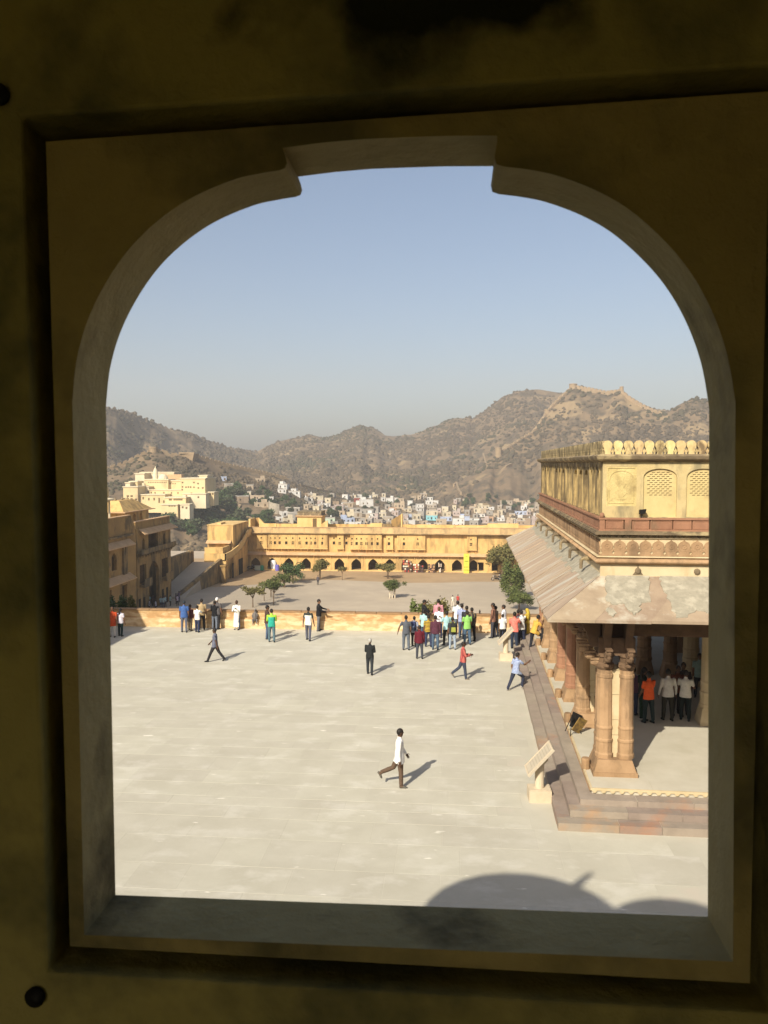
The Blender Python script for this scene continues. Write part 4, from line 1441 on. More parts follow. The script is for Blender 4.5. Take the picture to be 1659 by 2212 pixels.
def hit(px, py, r0=190):
    """where the line of sight through a point of the photograph meets the ground of the hills"""
    c = math.cos(math.atan((px - CX) / FPX))
    r = r0
    while r < 1500:
        z = EYE.z + (YH - py) / FPX * r * c
        h = hgt(px, r)
        if h >= z:
            return (*pol(px, r), h, r)
        r += 2.0
    return (*pol(px, 700), hgt(px, 700), 700)


# scrub on the slopes
ico = [(0, 0, 1), (.89, 0, .45), (.28, .85, .45), (-.72, .53, .45), (-.72, -.53, .45), (.28, -.85, .45), (.72, .53, -.45), (-.28, .85, -.45), (-.89, 0, -.45), (-.28, -.85, -.45), (.72, -.53, -.45), (0, 0, -1)]
icf = [(0, 1, 2), (0, 2, 3), (0, 3, 4), (0, 4, 5), (0, 5, 1), (1, 6, 2), (2, 7, 3), (3, 8, 4), (4, 9, 5), (5, 10, 1), (1, 10, 6), (2, 6, 7), (3, 7, 8), (4, 8, 9), (5, 9, 10)]
ico_ = np.array(ico)
icf_ = np.array(icf)


def scrub(name, n, rlo, rhi, smin, smax, fm):
    P = []
    tries = 0
    while len(P) < n and tries < n * 8:
        tries += 1
        px = R.uniform(20, 1640) if rhi > 700 else R.uniform(60, 760)
        r = rlo + (rhi - rlo) * R.random()
        x, y = pol(px, r)
        d = noise.noise((x * .012, y * .012, 1.3)) + .5 * noise.noise((x * .05, y * .05, 4.1))
        if d < R.uniform(-.55, .35):
            continue
        if 640 < px < 1180 and 540 < r < 790:
            if R.random() < .8:
                continue
        z = hgt(px, r)
        sc_ = EYE.z + 0
        P.append((x, y, z, R.uniform(smin, smax) * (1.0 if R.random() < .85 else 1.6)))
    P = np.array(P)
    k = len(P)
    J = NR.uniform(.65, 1.25, (k, 12, 1))
    vs = ico_[None] * J * P[:, None, 3:4] * np.array([1, 1, .8]) + P[:, None, :3] + np.array([0, 0, .25]) * P[:, None, 3:4]
    fs = icf_[None] + (np.arange(k) * 12)[:, None, None]
    me = bpy.data.meshes.new(name)
    vv = vs.reshape(-1, 3)
    ff = fs.reshape(-1, 3)
    me.vertices.add(len(vv))
    me.vertices.foreach_set('co', vv.ravel())
    me.loops.add(ff.size)
    me.loops.foreach_set('vertex_index', ff.ravel().astype(np.int32))
    me.polygons.add(len(ff))
    me.polygons.foreach_set('loop_start', np.arange(0, ff.size, 3, dtype=np.int32))
    me.materials.append(fm)
    me.update(calc_edges=True)
    me.validate()
    o = link(name, me)
    o['kind'] = 'stuff'
    return o


scrub('hill_scrub', 19000, 640, 1290, 1.0, 2.5, M_scrub)
scrub('slope_scrub', 10000, 215, 640, .5, 1.4, M_scrub)

# ramparts along the ridges
def rampart(label, pts, h=4.0, w=2.2, towers=(), name='fort_wall', crenel=True):
    p0 = Vector(pts[0])
    t = thing(name, label, 'fort wall', p0)
    TT = Matrix.Translation(p0).inverted()
    b, c = MB(), MB()
    for p, q in zip(pts[:-1], pts[1:]):
        p, q = Vector(p), Vector(q)
        d = (q - p)
        L_ = Vector((d.x, d.y, 0)).length
        if L_ < .01:
            continue
        nrm = Vector((-d.y, d.x, 0)).normalized() * (w / 2)
        up, dn = Vector((0, 0, h)), Vector((0, 0, -3))
        b.hexa([p - nrm + dn, q - nrm + dn, q + nrm + dn, p + nrm + dn, p - nrm + up, q - nrm + up, q + nrm + up, p + nrm + up])
        if crenel:
            k = max(1, int(L_ / 3.2))
            for i in range(k):
                u, v = p + d * (i / k), p + d * ((i + .62) / k)
                u2, v2 = up, up + Vector((0, 0, 1.1))
                n2 = nrm * .5
                c.hexa([u - n2 + u2, v - n2 + u2, v + n2 + u2, u + n2 + u2, u - n2 + v2, v - n2 + v2, v + n2 + v2, u + n2 + v2])
    o = part('curtain_wall', b, M_rampart, t); o.matrix_parent_inverse = TT
    if crenel:
        o = part('battlement', c, M_rampart, t); o.matrix_parent_inverse = TT
        o['kind'] = 'stuff'
    for (x, y, z, r, hh) in towers:
        m_ = MB().lathe([(r * 1.1, -4), (r, hh), (r * 1.08, hh + .1), (r * 1.08, hh + 1.2)], 14, (x, y, z))
        o = part('tower', m_, M_rampart, t); o.matrix_parent_inverse = TT
    return t


def ridge_pt(pts, RRf, px, dz=-1.0, dr=0):
    Rr = float(np.interp(px, PXS, RRf)) + dr
    x, y = pol(px, Rr)
    return (x, y, float(zr(pts, Rr, px)) + dz)


wl1 = [ridge_pt(ridgeB, RB, px, -2.5, -3) for px in list(range(1076, 1236, 8)) + [1235]]
wl2 = [ridge_pt(ridgeB, RB, px, -2.5, -3) for px in range(1235, 1432, 8)]
rampart('long crenelled hill wall climbing the right-hand spur from a lone bastion to its summit', wl1, 3.2, 3, [(*wl1[0], 3.2, 8), (*wl1[13], 3, 4)])
rampart('crenelled wall running along the flat summit of the highest spur', wl2, 3.2, 3, [(*wl2[0], 4.2, 4), (*wl2[13], 2, 5.5)])
wl3 = [ridge_pt(ridgeC, RC, px, -1.0) for px in [225, 240, 255, 267, 280, 292, 306, 320, 333]]
rampart('stepped hill wall rising to a round bastion above the cream hill palace', wl3, 1.6, 1.6, [(*wl3[-1], 2.6, 2.4)])
wl4 = [ridge_pt(ridgeC, RC, px, -1.0) for px in [427, 445, 465, 489, 520, 552, 590, 622]]
rampart('straight pale hill wall sloping down behind the cream hill palace towards the town', wl4, 2.2, 1.6)
wl5 = [ridge_pt(ridgeC, RC, px, -1.0) for px in [340, 351, 372, 390]]
rampart('short dark stretch of hill wall between the two bastions over the hill palace', wl5, 1.6, 2)
bp0 = [ridge_pt(ridgeC, RC, px, -1.0) for px in [394, 427]]
bs = thing('bastion', 'flat topped stone bastion on the ridge over the cream hill palace', 'bastion', bp0[0])
TT = Matrix.Translation(bp0[0]).inverted()
x0, y0, z0 = bp0[0]
b = MB().hexa([(x0, y0 - 1, z0 - 3), (x0 + 8, y0 - 3, z0 - 3), (x0 + 8, y0 + 6, z0 - 3), (x0, y0 + 8, z0 - 3), (x0 - 1, y0 - 2, z0 + 2.2), (x0 + 9.5, y0 - 4, z0 + 2.0), (x0 + 9.5, y0 + 7, z0 + 2.0), (x0 - 1, y0 + 9, z0 + 2.2)])
o = part('body', b, M_rampart, bs); o.matrix_parent_inverse = TT
o = part('parapet', MB().box(x0 - 1, x0 + 9.4, y0 - 3.4, y0 - 2.6, z0 + 1.9, z0 + 2.8), M_rampart, bs); o.matrix_parent_inverse = TT
for lab, pp in (('short broken wall on the lower slope of the right spur', [(1043, 983), (1048, 1000), (1052, 1012)]), ('curved ruined wall above the town houses', [(980, 1052), (986, 1046), (988, 1055), (992, 1064), (996, 1070)]), ('isolated wall fragment halfway up the right spur', [(1083, 1020), (1092, 1012), (1104, 1006)])):
    pts = []
    for px, py in pp:
        x, y, z, r = hit(px, py, 400)
        pts.append((x, y, z - .5))
    rampart(lab, pts, 3.0, 1.6, crenel=False, name='ruined_wall')
pts = []
for px in (648, 660, 672, 686, 700, 730, 760, 790):
    pts.append(ridge_pt(ridgeC, RC, px, -.5))
rampart('low dusty boundary wall along the crest above the town', pts, 1.8, 1.5, crenel=False, name='boundary_wall')
pts = []
for px, py in ((570, 1134), (545, 1124), (528, 1118), (516, 1112), (512, 1104), (518, 1094), (506, 1088), (502, 1080)):
    x, y, z, r = hit(px, py)
    pts.append((x, y, z - .6))
rampart('pale zigzag stair wall climbing through the dark trees below the hill palace', pts, 1.6, 1.4, crenel=False, name='stair_wall')
x, y, z, r = hit(596, 1108)
tw = thing('round_wall', 'curved free standing stone wall behind the arcade roof', 'wall', (x, y, z))
b = MB()
rr_ = 4.2
for i in range(8):
    a0, a1 = rad(180 + i * 16), rad(180 + (i + 1) * 16)
    zz0, zz1 = 6.8 - .22 * i, 6.8 - .22 * (i + 1)
    q = [(rr_ * math.cos(a_), rr_ * math.sin(a_)) for a_ in (a0, a1)]
    q2 = [(rr_ * .86 * math.cos(a_), rr_ * .86 * math.sin(a_)) for a_ in (a0, a1)]
    b.hexa([(q[0][0], q[0][1], -6), (q[1][0], q[1][1], -6), (q2[1][0], q2[1][1], -6), (q2[0][0], q2[0][1], -6), (q[0][0], q[0][1], zz0), (q[1][0], q[1][1], zz1), (q2[1][0], q2[1][1], zz1), (q2[0][0], q2[0][1], zz0)])
part('curved_wall', b, mat('grey_rubble', (.40, .35, .27), (.30, .26, .20), .8, bump=.4, bsc=3), tw)

# ------------------------------------------------------------------ the cream palace on the hill
HD = 385.0
hp = thing('hill_palace', 'large cream palace of stacked blocks on the hillside behind the gate building', 'palace', aty(360, 1105, HD))
HPT = Matrix.Translation(aty(360, 1105, HD)).inverted()


def hpart(name, b, m, parent=None):
    o = part(name, b, m, parent or hp)
    if parent is None:
        o.matrix_parent_inverse = HPT
    return o


hx = lambda u: (300 + .15672 * u) / 1.15732
hy = lambda u: (1160 + .15672 * u) / 1.15732


def hblock(u0, v0, u1, v1, Y, dep, m=M_hpal, windows=(), cap=True, win=(.9, 1.0)):
    a, c = aty(hx(u0), hy(v0), Y), aty(hx(u1), hy(v1), Y)
    holes = []
    for (u, v) in windows:
        q = aty(hx(u), hy(v), Y)
        holes.append((q.x, q.z))
    zb = c.z - 4
    o = hpart('block', MB().box(a.x, c.x, Y, Y + dep, zb, a.z), m)
    for x, z in holes:
        w = part('window', MB().prism([(x - win[0] * .5, z - win[1] * .5), (x + win[0] * .5, z - win[1] * .5), (x + win[0] * .5, z + win[1] * .5), (x - win[0] * .5, z + win[1] * .5)], Y - .02, Y - .001, XZ), M_shade, o)
    if cap:
        part('cornice', MB().box(a.x - .3, c.x + .3, Y - .35, Y + dep + .3, a.z + .002, a.z + .45), M_hpal2, o)
    return o


hblock(240, 160, 390, 330, HD + 22, 14, M_hpal2, [(300, 280), (365, 285)])
hblock(320, 140, 860, 200, HD + 30, 12, M_hpal2)
hblock(390, 255, 770, 480, HD + 16, 14, M_hpal, [(455 + i * 28, 293) for i in range(11)], win=(.55, .6))
hblock(770, 272, 975, 480, HD + 18, 12, M_hpal, [(800, 310), (845, 312), (880, 312)], win=(.6, .6))
hblock(975, 235, 1360, 500, HD + 8, 18, M_hpal, [(998, 295), (1180, 295), (1245, 312), (998, 365), (1052, 370), (1090, 368), (1127, 368), (1180, 370), (1250, 382), (1320, 382), (992, 410)], win=(.8, .8))
hblock(1260, 190, 1390, 235, HD + 14, 10, M_hpal2)
hblock(50, 370, 285, 600, HD, 14, M_hpal, [(125, 512), (185, 512), (125, 560), (185, 560), (70, 555), (255, 565)], win=(1.2, .9))
hblock(85, 305, 160, 370, HD + 4, 5, M_hpal2)
hblock(150, 285, 280, 362, HD + 9, 6, M_hpal)
hblock(285, 495, 720, 650, HD + 2, 12, M_hpal, [(370, 545), (460, 560), (545, 560), (625, 560), (625, 600), (700, 600)], win=(.8, 1.3))
hblock(340, 370, 460, 500, HD + 10, 8, M_hpal2, [(300 + 60, 395)])
hblock(440, 420, 1000, 520, HD + 10, 10, M_hpal, [(500, 455), (560, 460), (700, 460), (820, 462), (925, 462)], win=(.7, .8))
hblock(720, 540, 1050, 650, HD - 2, 12, M_hpal, [(790, 568), (815, 568)] + [(865 + i * 30, 568) for i in range(5)], win=(.85, .9))
hblock(1000, 480, 1370, 580, HD + 4, 10, M_hpal2, [(1060, 510), (1140, 470), (1250, 530)], win=(.9, .9))
hblock(660, 655, 920, 760, HD - 8, 8, M_hpal, [(790, 672), (830, 672), (870, 672)], win=(1.0, .5))
hblock(960, 650, 1110, 760, HD - 7, 6, M_hpal2, [(1000, 690), (1060, 700)])
hblock(1370, 455, 1500, 540, HD + 10, 8, M_hpal, [(1400, 480), (1440, 480), (1480, 480)], win=(.8, .9))
q = aty(hx(565), hy(150), HD + 24)
hpart('spire', MB().lathe([(1.4, -6), (1.5, -1.5), (1.2, 0), (1.3, .4), (.9, 1.8), (.3, 3.0), (.05, 4.0)], 12, (q.x, q.y, q.z)), M_hpal2)
q = aty(hx(690), hy(235), HD + 19)
hpart('dome', MB().lathe([(2.6, -2), (2.6, .2), (2.2, 1.2), (1.3, 2.1), (.2, 2.5)], 14, (q.x, q.y, q.z)), M_hpal2)
q = aty(hx(800), hy(190), HD + 26)
hpart('vaulted_roof', MB().box(q.x - 4, q.x + 6, q.y, q.y + 5, q.z - 3, q.z + .8), M_sill)

# ================================================================== the town: every house its own thing
def hm(name, c):
    return mat(name, c, tuple(v * .82 for v in c), .35, tuple(v * .6 for v in c), .5, .6, (1, 1, .4))


HC = {'white': hm('house_white', (.64, .62, .58)), 'cream': hm('house_cream', (.58, .50, .36)), 'grey': hm('house_grey', (.33, .30, .26)), 'brown': hm('house_brown', (.34, .25, .17)),
      'tan': hm('house_tan', (.46, .36, .25)), 'pink': hm('house_pink', (.46, .37, .33)), 'blue': hm('house_blue', (.42, .48, .62)), 'turquoise': hm('house_turquoise', (.25, .55, .60)),
      'red': hm('house_red', (.24, .055, .035)), 'orange': hm('house_orange', (.48, .30, .18)), 'green': hm('house_mint', (.50, .58, .44)), 'stone': hm('house_stone', (.37, .31, .24))}
M_hroof = mat('house_roof', (.46, .42, .37), (.36, .33, .29), .4)
hx1 = lambda u: (760 + .18083 * u) / 1.15732
hy1 = lambda u: (1220 + .18083 * u) / 1.15732
hx2 = lambda u: (1040 + .18686 * u) / 1.15732
hy2 = lambda u: (1220 + .18686 * u) / 1.15732
hx3 = lambda u: (500 + .16878 * u) / 1.15732
hy3 = lambda u: (1180 + .16878 * u) / 1.15732
houses = []


def house(px0, px1, pt, pb, colour, label, floors=None, roof='flat', group=None):
    """a house whose front stands where the photograph shows it: px0..px1 wide, from its roof line pt down to its foot pb"""
    pc = (px0 + px1) / 2
    x, y, z, r = hit(pc, pb, 300)
    c = math.cos(math.atan((pc - CX) / FPX))
    m = r * c / FPX
    w = max(2.5, (px1 - px0) * m)
    h = max(2.0, (pb - pt) * m)
    d = R.uniform(5, 8)
    a = math.atan((pc - CX) / FPX) - rad(YAW)
    t = thing('house', label, 'house', (x, y, z), -a + rad(R.uniform(-14, 14)), group or 'houses of the hillside town')
    M_ = HC[colour]
    fl = floors or max(1, int(h / 3.1 + .4))
    b = MB().box(-w / 2, w / 2, 0, d, -5, h)
    walls = part('walls', b, M_, t)
    part('roof_parapet', MB().box(-w / 2 - .1, w / 2 + .1, -.1, .12, h + .002, h + .55).box(-w / 2 - .1, -w / 2 + .12, .12, d, h + .002, h + .55).box(w / 2 - .12, w / 2 + .1, .12, d, h + .002, h + .55), M_hroof if R.random() < .5 else M_, t)
    nw = max(1, int(w / 2.6))
    fh = h / fl
    for f in range(fl):
        for k in range(nw):
            if R.random() < .18:
                continue
            xc = -w / 2 + w * (k + .5) / nw + R.uniform(-.2, .2)
            ww, wh = R.choice(((.9, 1.2), (.8, 1.1), (1.1, 1.9)))
            zc = f * fh + fh * .52
            wh = min(wh, fh * .6)
            part('window', MB().box(xc - ww / 2, xc + ww / 2, -.06, -.002, zc - wh / 2, zc + wh / 2), M_dark if R.random() < .75 else M_shade, t)
        if f and R.random() < .6:
            part('ledge', MB().box(-w / 2 - .3, w / 2 + .3, -.7, -.003, f * fh - .1, f * fh + .06), M_hroof, t)
    if R.random() < .5 and w > 5:
        s_ = R.choice((-1, 1))
        part('roof_room', MB().box(s_ * w / 4 - w / 5, s_ * w / 4 + w / 5, d * .35, d * .85, h + .003, h + 2.1), M_, t)
    if R.random() < .35:
        tk = MB().lathe([(.5, h + .56), (.5, h + 1.4), (.3, h + 1.55), (.05, h + 1.6)], 10, (R.uniform(-w / 3, w / 3), d * .6, 0))
        part('water_tank', tk, M_dark if R.random() < .6 else HC['white'], t)
    houses.append((px0, px1, pt, pb))
    return t


H1 = [(50, 118, 155, 190, 'white', 'small low white house at the upper edge of the town by the boundary wall'),
      (92, 265, 118, 165, 'cream', 'long cream flat roofed house near the top of the town above the roof room'),
      (70, 135, 190, 250, 'grey', 'tall grey house with a blank side above the roof room'),
      (185, 260, 180, 235, 'pink', 'pale pink house between two grey houses above the roof room'),
      (285, 368, 150, 255, 'cream', 'two storey cream house with a dark upper veranda'),
      (238, 365, 232, 262, 'white', 'low white house with a plain wall just below the veranda house'),
      (395, 480, 195, 275, 'brown', 'brown house of bare brick in the crowded middle of the town'),
      (420, 545, 245, 300, 'pink', 'lilac grey house with a flat roof below the brown brick house'),
      (525, 605, 95, 150, 'white', 'white house with a shaded gallery in the topmost row of the town'),
      (545, 680, 210, 275, 'tan', 'tan house with two window rows beside the lilac grey house'),
      (650, 720, 105, 150, 'cream', 'cream house in the topmost row beside the dark red house'),
      (735, 832, 95, 135, 'white', 'white house in the topmost row directly behind the dark red house'),
      (690, 825, 138, 198, 'red', 'dark red house with a white doorway'),
      (790, 960, 170, 262, 'white', 'big stepped white house beside the dark red house'),
      (830, 945, 168, 205, 'white', 'white upper storey house on top of the big stepped white house'),
      (860, 930, 108, 140, 'white', 'small white house half hidden by the dark tree at the top of the town'),
      (940, 1020, 95, 140, 'cream', 'cream house with columns in the topmost row left of the dark tree'),
      (1135, 1235, 145, 215, 'white', 'white house with an open stair on the slope right of the dark tree'),
      (1170, 1275, 280, 335, 'orange', 'square orange house with one window'),
      (1245, 1390, 215, 290, 'tan', 'long tan house wall above the square orange house'),
      (600, 790, 285, 345, 'grey', 'wide grey house with a projecting flat roof above the pale yellow house'),
      (545, 690, 345, 415, 'cream', 'pale yellow house with a plain sunlit front'),
      (690, 800, 340, 480, 'stone', 'tall bare stone house beside the pale yellow house'),
      (520, 700, 430, 490, 'blue', 'pale blue house with a long low front behind the arcade roof'),
      (240, 425, 425, 505, 'green', 'mint green house with white bands beside the roof room'),
      (560, 790, 490, 530, 'white', 'low white terrace house directly behind the arcade roof parapet'),
      (785, 960, 300, 375, 'grey', 'grey house with a long ledge below the big stepped white house'),
      (860, 1010, 370, 405, 'white', 'long white roofed house with a stepped terrace in the middle of the town'),
      (960, 1135, 350, 400, 'cream', 'cream terrace house with a bright flat roof in the middle of the town'),
      (780, 900, 420, 480, 'tan', 'tan house with a square window pair behind the arcade roof'),
      (900, 1020, 405, 465, 'pink', 'pink grey house with a tiled front behind the arcade roof'),
      (1025, 1090, 445, 495, 'pink', 'narrow rose pink house just behind the arcade roof'),
      (1090, 1235, 400, 470, 'stone', 'rough stone house beside the ruined gable wall of the arcade roof'),
      (1180, 1330, 340, 360, 'white', 'thin white terrace front below the square orange house'),
      (1340, 1420, 365, 400, 'cream', 'cream house with a dark arcade behind the ruined gable wall'),
      (1420, 1545, 365, 420, 'blue', 'lavender blue house with a flat roof in the lower town'),
      (1400, 1540, 455, 500, 'white', 'white flat roofed house right behind the arcade roof beside the gable'),
      (1560, 1660, 225, 320, 'white', 'tall square white house with a row of three tall doors'),
      (1570, 1660, 330, 440, 'grey', 'tall windowless grey house below the tall square white house')]
for a, c, t_, b_, col, lab in H1:
    house(hx1(a), hx1(c), hy1(t_), hy1(b_), col, lab)
H2 = [(130, 300, 175, 225, 'white', 'white house with a pointed roof corner at the top of the lower town'),
      (150, 275, 230, 310, 'stone', 'grey stone house stacked below the house with the pointed corner'),
      (140, 290, 310, 380, 'cream', 'cream house with broken battlements directly above the turquoise house'),
      (135, 285, 378, 435, 'turquoise', 'bright turquoise house front'),
      (345, 435, 255, 330, 'cream', 'narrow cream house with a roof turret beside the cream battlemented house'),
      (365, 470, 330, 390, 'cream', 'cream house with a shaded ground floor below the roof turret house'),
      (330, 480, 395, 445, 'blue', 'low bluish grey house at the foot of the cream houses'),
      (270, 410, 420, 490, 'tan', 'tan house with a sloping yard wall behind the arcade roof'),
      (490, 650, 410, 525, 'white', 'white two storey house with round corner balconies behind the arcade roof'),
      (245, 340, 475, 518, 'cream', 'little yellow white house with two openings behind the arcade roof'),
      (140, 200, 480, 512, 'white', 'tiny white hut behind the arcade roof'),
      (590, 720, 390, 440, 'blue', 'pale lavender house behind the house with round balconies'),
      (720, 850, 415, 490, 'white', 'white house with a row of five dark openings'),
      (845, 980, 420, 480, 'pink', 'low salmon house with a dark porch beside the orange brick block'),
      (975, 1040, 392, 455, 'orange', 'square orange brick block in the lower town'),
      (1095, 1190, 410, 450, 'white', 'white shed with tall openings and a sloping roof'),
      (1190, 1290, 405, 440, 'brown', 'brown roofed shed beside the white shed'),
      (1270, 1540, 415, 450, 'cream', 'long low cream building with many small arches near the pavilion'),
      (1335, 1490, 318, 360, 'blue', 'bluish white building on the slope near the pavilion roof'),
      (1250, 1330, 360, 385, 'tan', 'small flat tan shed on the slope near the pavilion roof'),
      (1370, 1430, 375, 405, 'white', 'small white shed in front of the bluish building'),
      (1230, 1330, 455, 490, 'white', 'white flat roofed house just beyond the right end of the arcade roof'),
      (1100, 1230, 480, 512, 'cream', 'low cream house with a stepped roof just beyond the arcade roof'),
      (1000, 1090, 462, 500, 'grey', 'low grey house below the orange brick block'),
      (720, 810, 255, 290, 'tan', 'small tan block on the dry slope above the green thicket'),
      (835, 980, 250, 280, 'cream', 'long flat cream ruin on the dry slope behind the green thicket'),
      (975, 1050, 272, 300, 'white', 'low white wall house beside the green thicket'),
      (1300, 1470, 178, 215, 'tan', 'long tan ruin high on the dry slope above the lower town'),
      (1130, 1290, 180, 215, 'stone', 'broken stone ruin high on the dry slope above the lower town'),
      (1455, 1535, 210, 232, 'cream', 'small cream ruin beside the long tan ruin on the dry slope')]
for a, c, t_, b_, col, lab in H2:
    house(hx2(a), hx2(c), hy2(t_), hy2(b_), col, lab)
H3 = [(335, 395, 85, 140, 'blue', 'little pale blue hut alone on the slope beside the hill palace'),
      (385, 495, 185, 330, 'stone', 'tall windowless brick house among the trees beside the hill palace'),
      (690, 790, 205, 260, 'tan', 'half ruined tan house in the scrub above the arcade building'),
      (680, 755, 305, 345, 'cream', 'tiny cream hut in the scrub above the arcade building'),
      (550, 720, 365, 460, 'brown', 'dark brown roofed house in the scrub above the arcade building'),
      (740, 950, 360, 420, 'tan', 'long low tan walled yard house beside the dark brown roofed house'),
      (780, 850, 425, 465, 'cream', 'pale cube hut below the long low yard house'),
      (820, 1010, 470, 530, 'tan', 'tan house with a bright roof edge above the curved stone wall'),
      (1025, 1085, 392, 430, 'white', 'small white hut alone on the brown slope'),
      (1160, 1290, 190, 245, 'white', 'upper white house of the white cluster below the pale hill wall'),
      (1155, 1275, 262, 318, 'white', 'lower white house of the white cluster below the pale hill wall'),
      (1345, 1425, 260, 310, 'white', 'white house with a roof room at the far side of the white cluster'),
      (1310, 1480, 305, 340, 'white', 'long low white house at the foot of the white cluster'),
      (830, 965, 105, 150, 'tan', 'low flat ruin near the pale hill wall'),
      (1265, 1475, 540, 600, 'grey', 'grey flat roofed house with three dark windows behind the arcade roof'),
      (1215, 1295, 605, 665, 'white', 'white house with a blank bright wall behind the arcade roof'),
      (1295, 1410, 610, 690, 'grey', 'dark fronted grey house with pillars behind the arcade roof'),
      (1140, 1230, 700, 740, 'white', 'low white sheds at the near edge of the town'),
      (1230, 1380, 705, 770, 'cream', 'low cream shed with long roofs beside the roof room'),
      (1590, 1660, 395, 430, 'white', 'bright white wall house at the edge of the scrub slope')]
for a, c, t_, b_, col, lab in H3:
    house(hx3(a), hx3(c), hy3(t_), hy3(b_), col, lab)
# the small houses that fill the gaps: nothing tells one of a colour from another
LM = [((a + c) / 2, b_, n_) for (a, c, b_, n_) in [(hx1(690), hx1(825), hy1(198), 'the dark red house'), (hx1(790), hx1(960), hy1(262), 'the big stepped white house'), (hx2(135), hx2(285), hy2(435), 'the turquoise house front'),
      (hx1(1560), hx1(1660), hy1(320), 'the tall square white house'), (hx1(1170), hx1(1275), hy1(335), 'the square orange house'), (hx1(545), hx1(690), hy1(415), 'the pale yellow house'), (hx1(0), hx1(240), hy1(420), 'the arcade roof room'),
      (hx1(1240), hx1(1340), hy1(520), 'the ruined gable wall'), (hx1(1420), hx1(1545), hy1(420), 'the lavender blue house'), (hx2(975), hx2(1040), hy2(455), 'the orange brick block'), (hx1(240), hx1(425), hy1(505), 'the mint green house'),
      (hx2(490), hx2(650), hy2(525), 'the house with round balconies'), (hx2(1270), hx2(1540), hy2(450), 'the long many arched building'), (hx1(285), hx1(368), hy1(255), 'the house with the dark veranda'), (hx1(1135), hx1(1235), hy1(215), 'the white house with the stair'),
      (hx3(1155), hx3(1275), hy3(318), 'the white cluster on the slope'), (hx3(550), hx3(720), hy3(460), 'the dark brown roofed house'), (hx3(385), hx3(495), hy3(330), 'the tall windowless brick house'), (596, 1115, 'x', 'x')[:0] or (590, 602, 1125, 'the curved stone wall'),
      (505, 520, 1105, 'the zigzag stair wall'), (435, 455, 1085, 'the hill palace main block'), (370, 400, 1110, 'the hill palace terraces'), (270, 300, 1110, 'the hill palace corner tower'), (hx2(1300), hx2(1470), hy2(215), 'the long tan ruin'), (hx2(835), hx2(980), hy2(280), 'the long flat cream ruin')]]


def near(px, py):
    d, x, y, n_ = min((math.hypot(px - x, (py - y) * 1.6), x, y, n_) for x, y, n_ in LM)
    far_ = 'just ' if d < 14 else ('well ' if d > 34 else '')
    rel = 'above' if py < y - 5 else ('below' if py > y + 5 else ('beside, pavilion side of' if px > x else 'beside, palace side of'))
    if rel.startswith('beside'):
        far_ = {'just ': 'just ', 'well ': 'well '}.get(far_, '')
    return f'{far_}{rel} {n_}'


fill = 0
tries = 0
while fill < 85 and tries < 2500:
    tries += 1
    px = R.uniform(655, 1165)
    top_ = 1066 + max(0, (px - 900)) * .09
    pb = R.uniform(top_ + 6, 1139)
    s_ = .55 + .45 * (pb - 1066) / 74
    w_ = R.uniform(9, 19) * s_ * 1.1
    h_ = R.uniform(6, 13) * s_ * 1.1
    if any(a - 2 < px < c + 2 and t_ - 1 < pb < b_ + 1.5 for a, c, t_, b_ in houses):
        continue
    if px > 935 and pb < 1100 and R.random() < .85:
        continue
    col = R.choice(('grey', 'tan', 'cream', 'brown', 'stone', 'white', 'tan', 'grey', 'pink'))
    house(px - w_ / 2, px + w_ / 2, pb - h_, pb, col, f"{'wide' if w_ > 15 else ('narrow' if w_ < 9 else 'small')} {'low' if h_ < 7 else ('tall' if h_ > 10 else 'plain')} {col} house {near(px, pb)}")
    fill += 1

# ================================================================== trees
def crown_mesh(name, blobs, n, leaf, m, seed=0, flat=.5):
    """leaf faces spread through a set of ellipsoids (centre, radii), denser near their skins"""
    g = np.random.default_rng(seed)
    C = np.array([b[0] for b in blobs])
    A = np.array([b[1] for b in blobs])
    wgt = np.prod(A, axis=1) ** .67
    idx = g.choice(len(blobs), n, p=wgt / wgt.sum())
    d = g.normal(size=(n, 3))
    d /= np.linalg.norm(d, axis=1, keepdims=True)
    rr = g.random((n, 1)) ** .45
    P = C[idx] + d * A[idx] * rr * g.uniform(.85, 1.12, (n, 1))
    u = g.normal(size=(n, 3))
    u[:, 2] *= flat
    u /= np.linalg.norm(u, axis=1, keepdims=True)
    v = np.cross(u, d + g.normal(size=(n, 3)) * .6)
    v /= np.linalg.norm(v, axis=1, keepdims=True) + 1e-9
    s = leaf * g.uniform(.6, 1.35, (n, 1))
    q = np.stack([P - u * s, P + v * s * .55, P + u * s, P - v * s * .55], 1).reshape(-1, 3)
    me = bpy.data.meshes.new(name)
    me.vertices.add(len(q))
    me.vertices.foreach_set('co', q.ravel())
    f = np.arange(len(q), dtype=np.int32)
    me.loops.add(len(q))
    me.loops.foreach_set('vertex_index', f)
    me.polygons.add(n)
    me.polygons.foreach_set('loop_start', np.arange(0, len(q), 4, dtype=np.int32))
    me.materials.append(m)
    me.update(calc_edges=True)
    return me


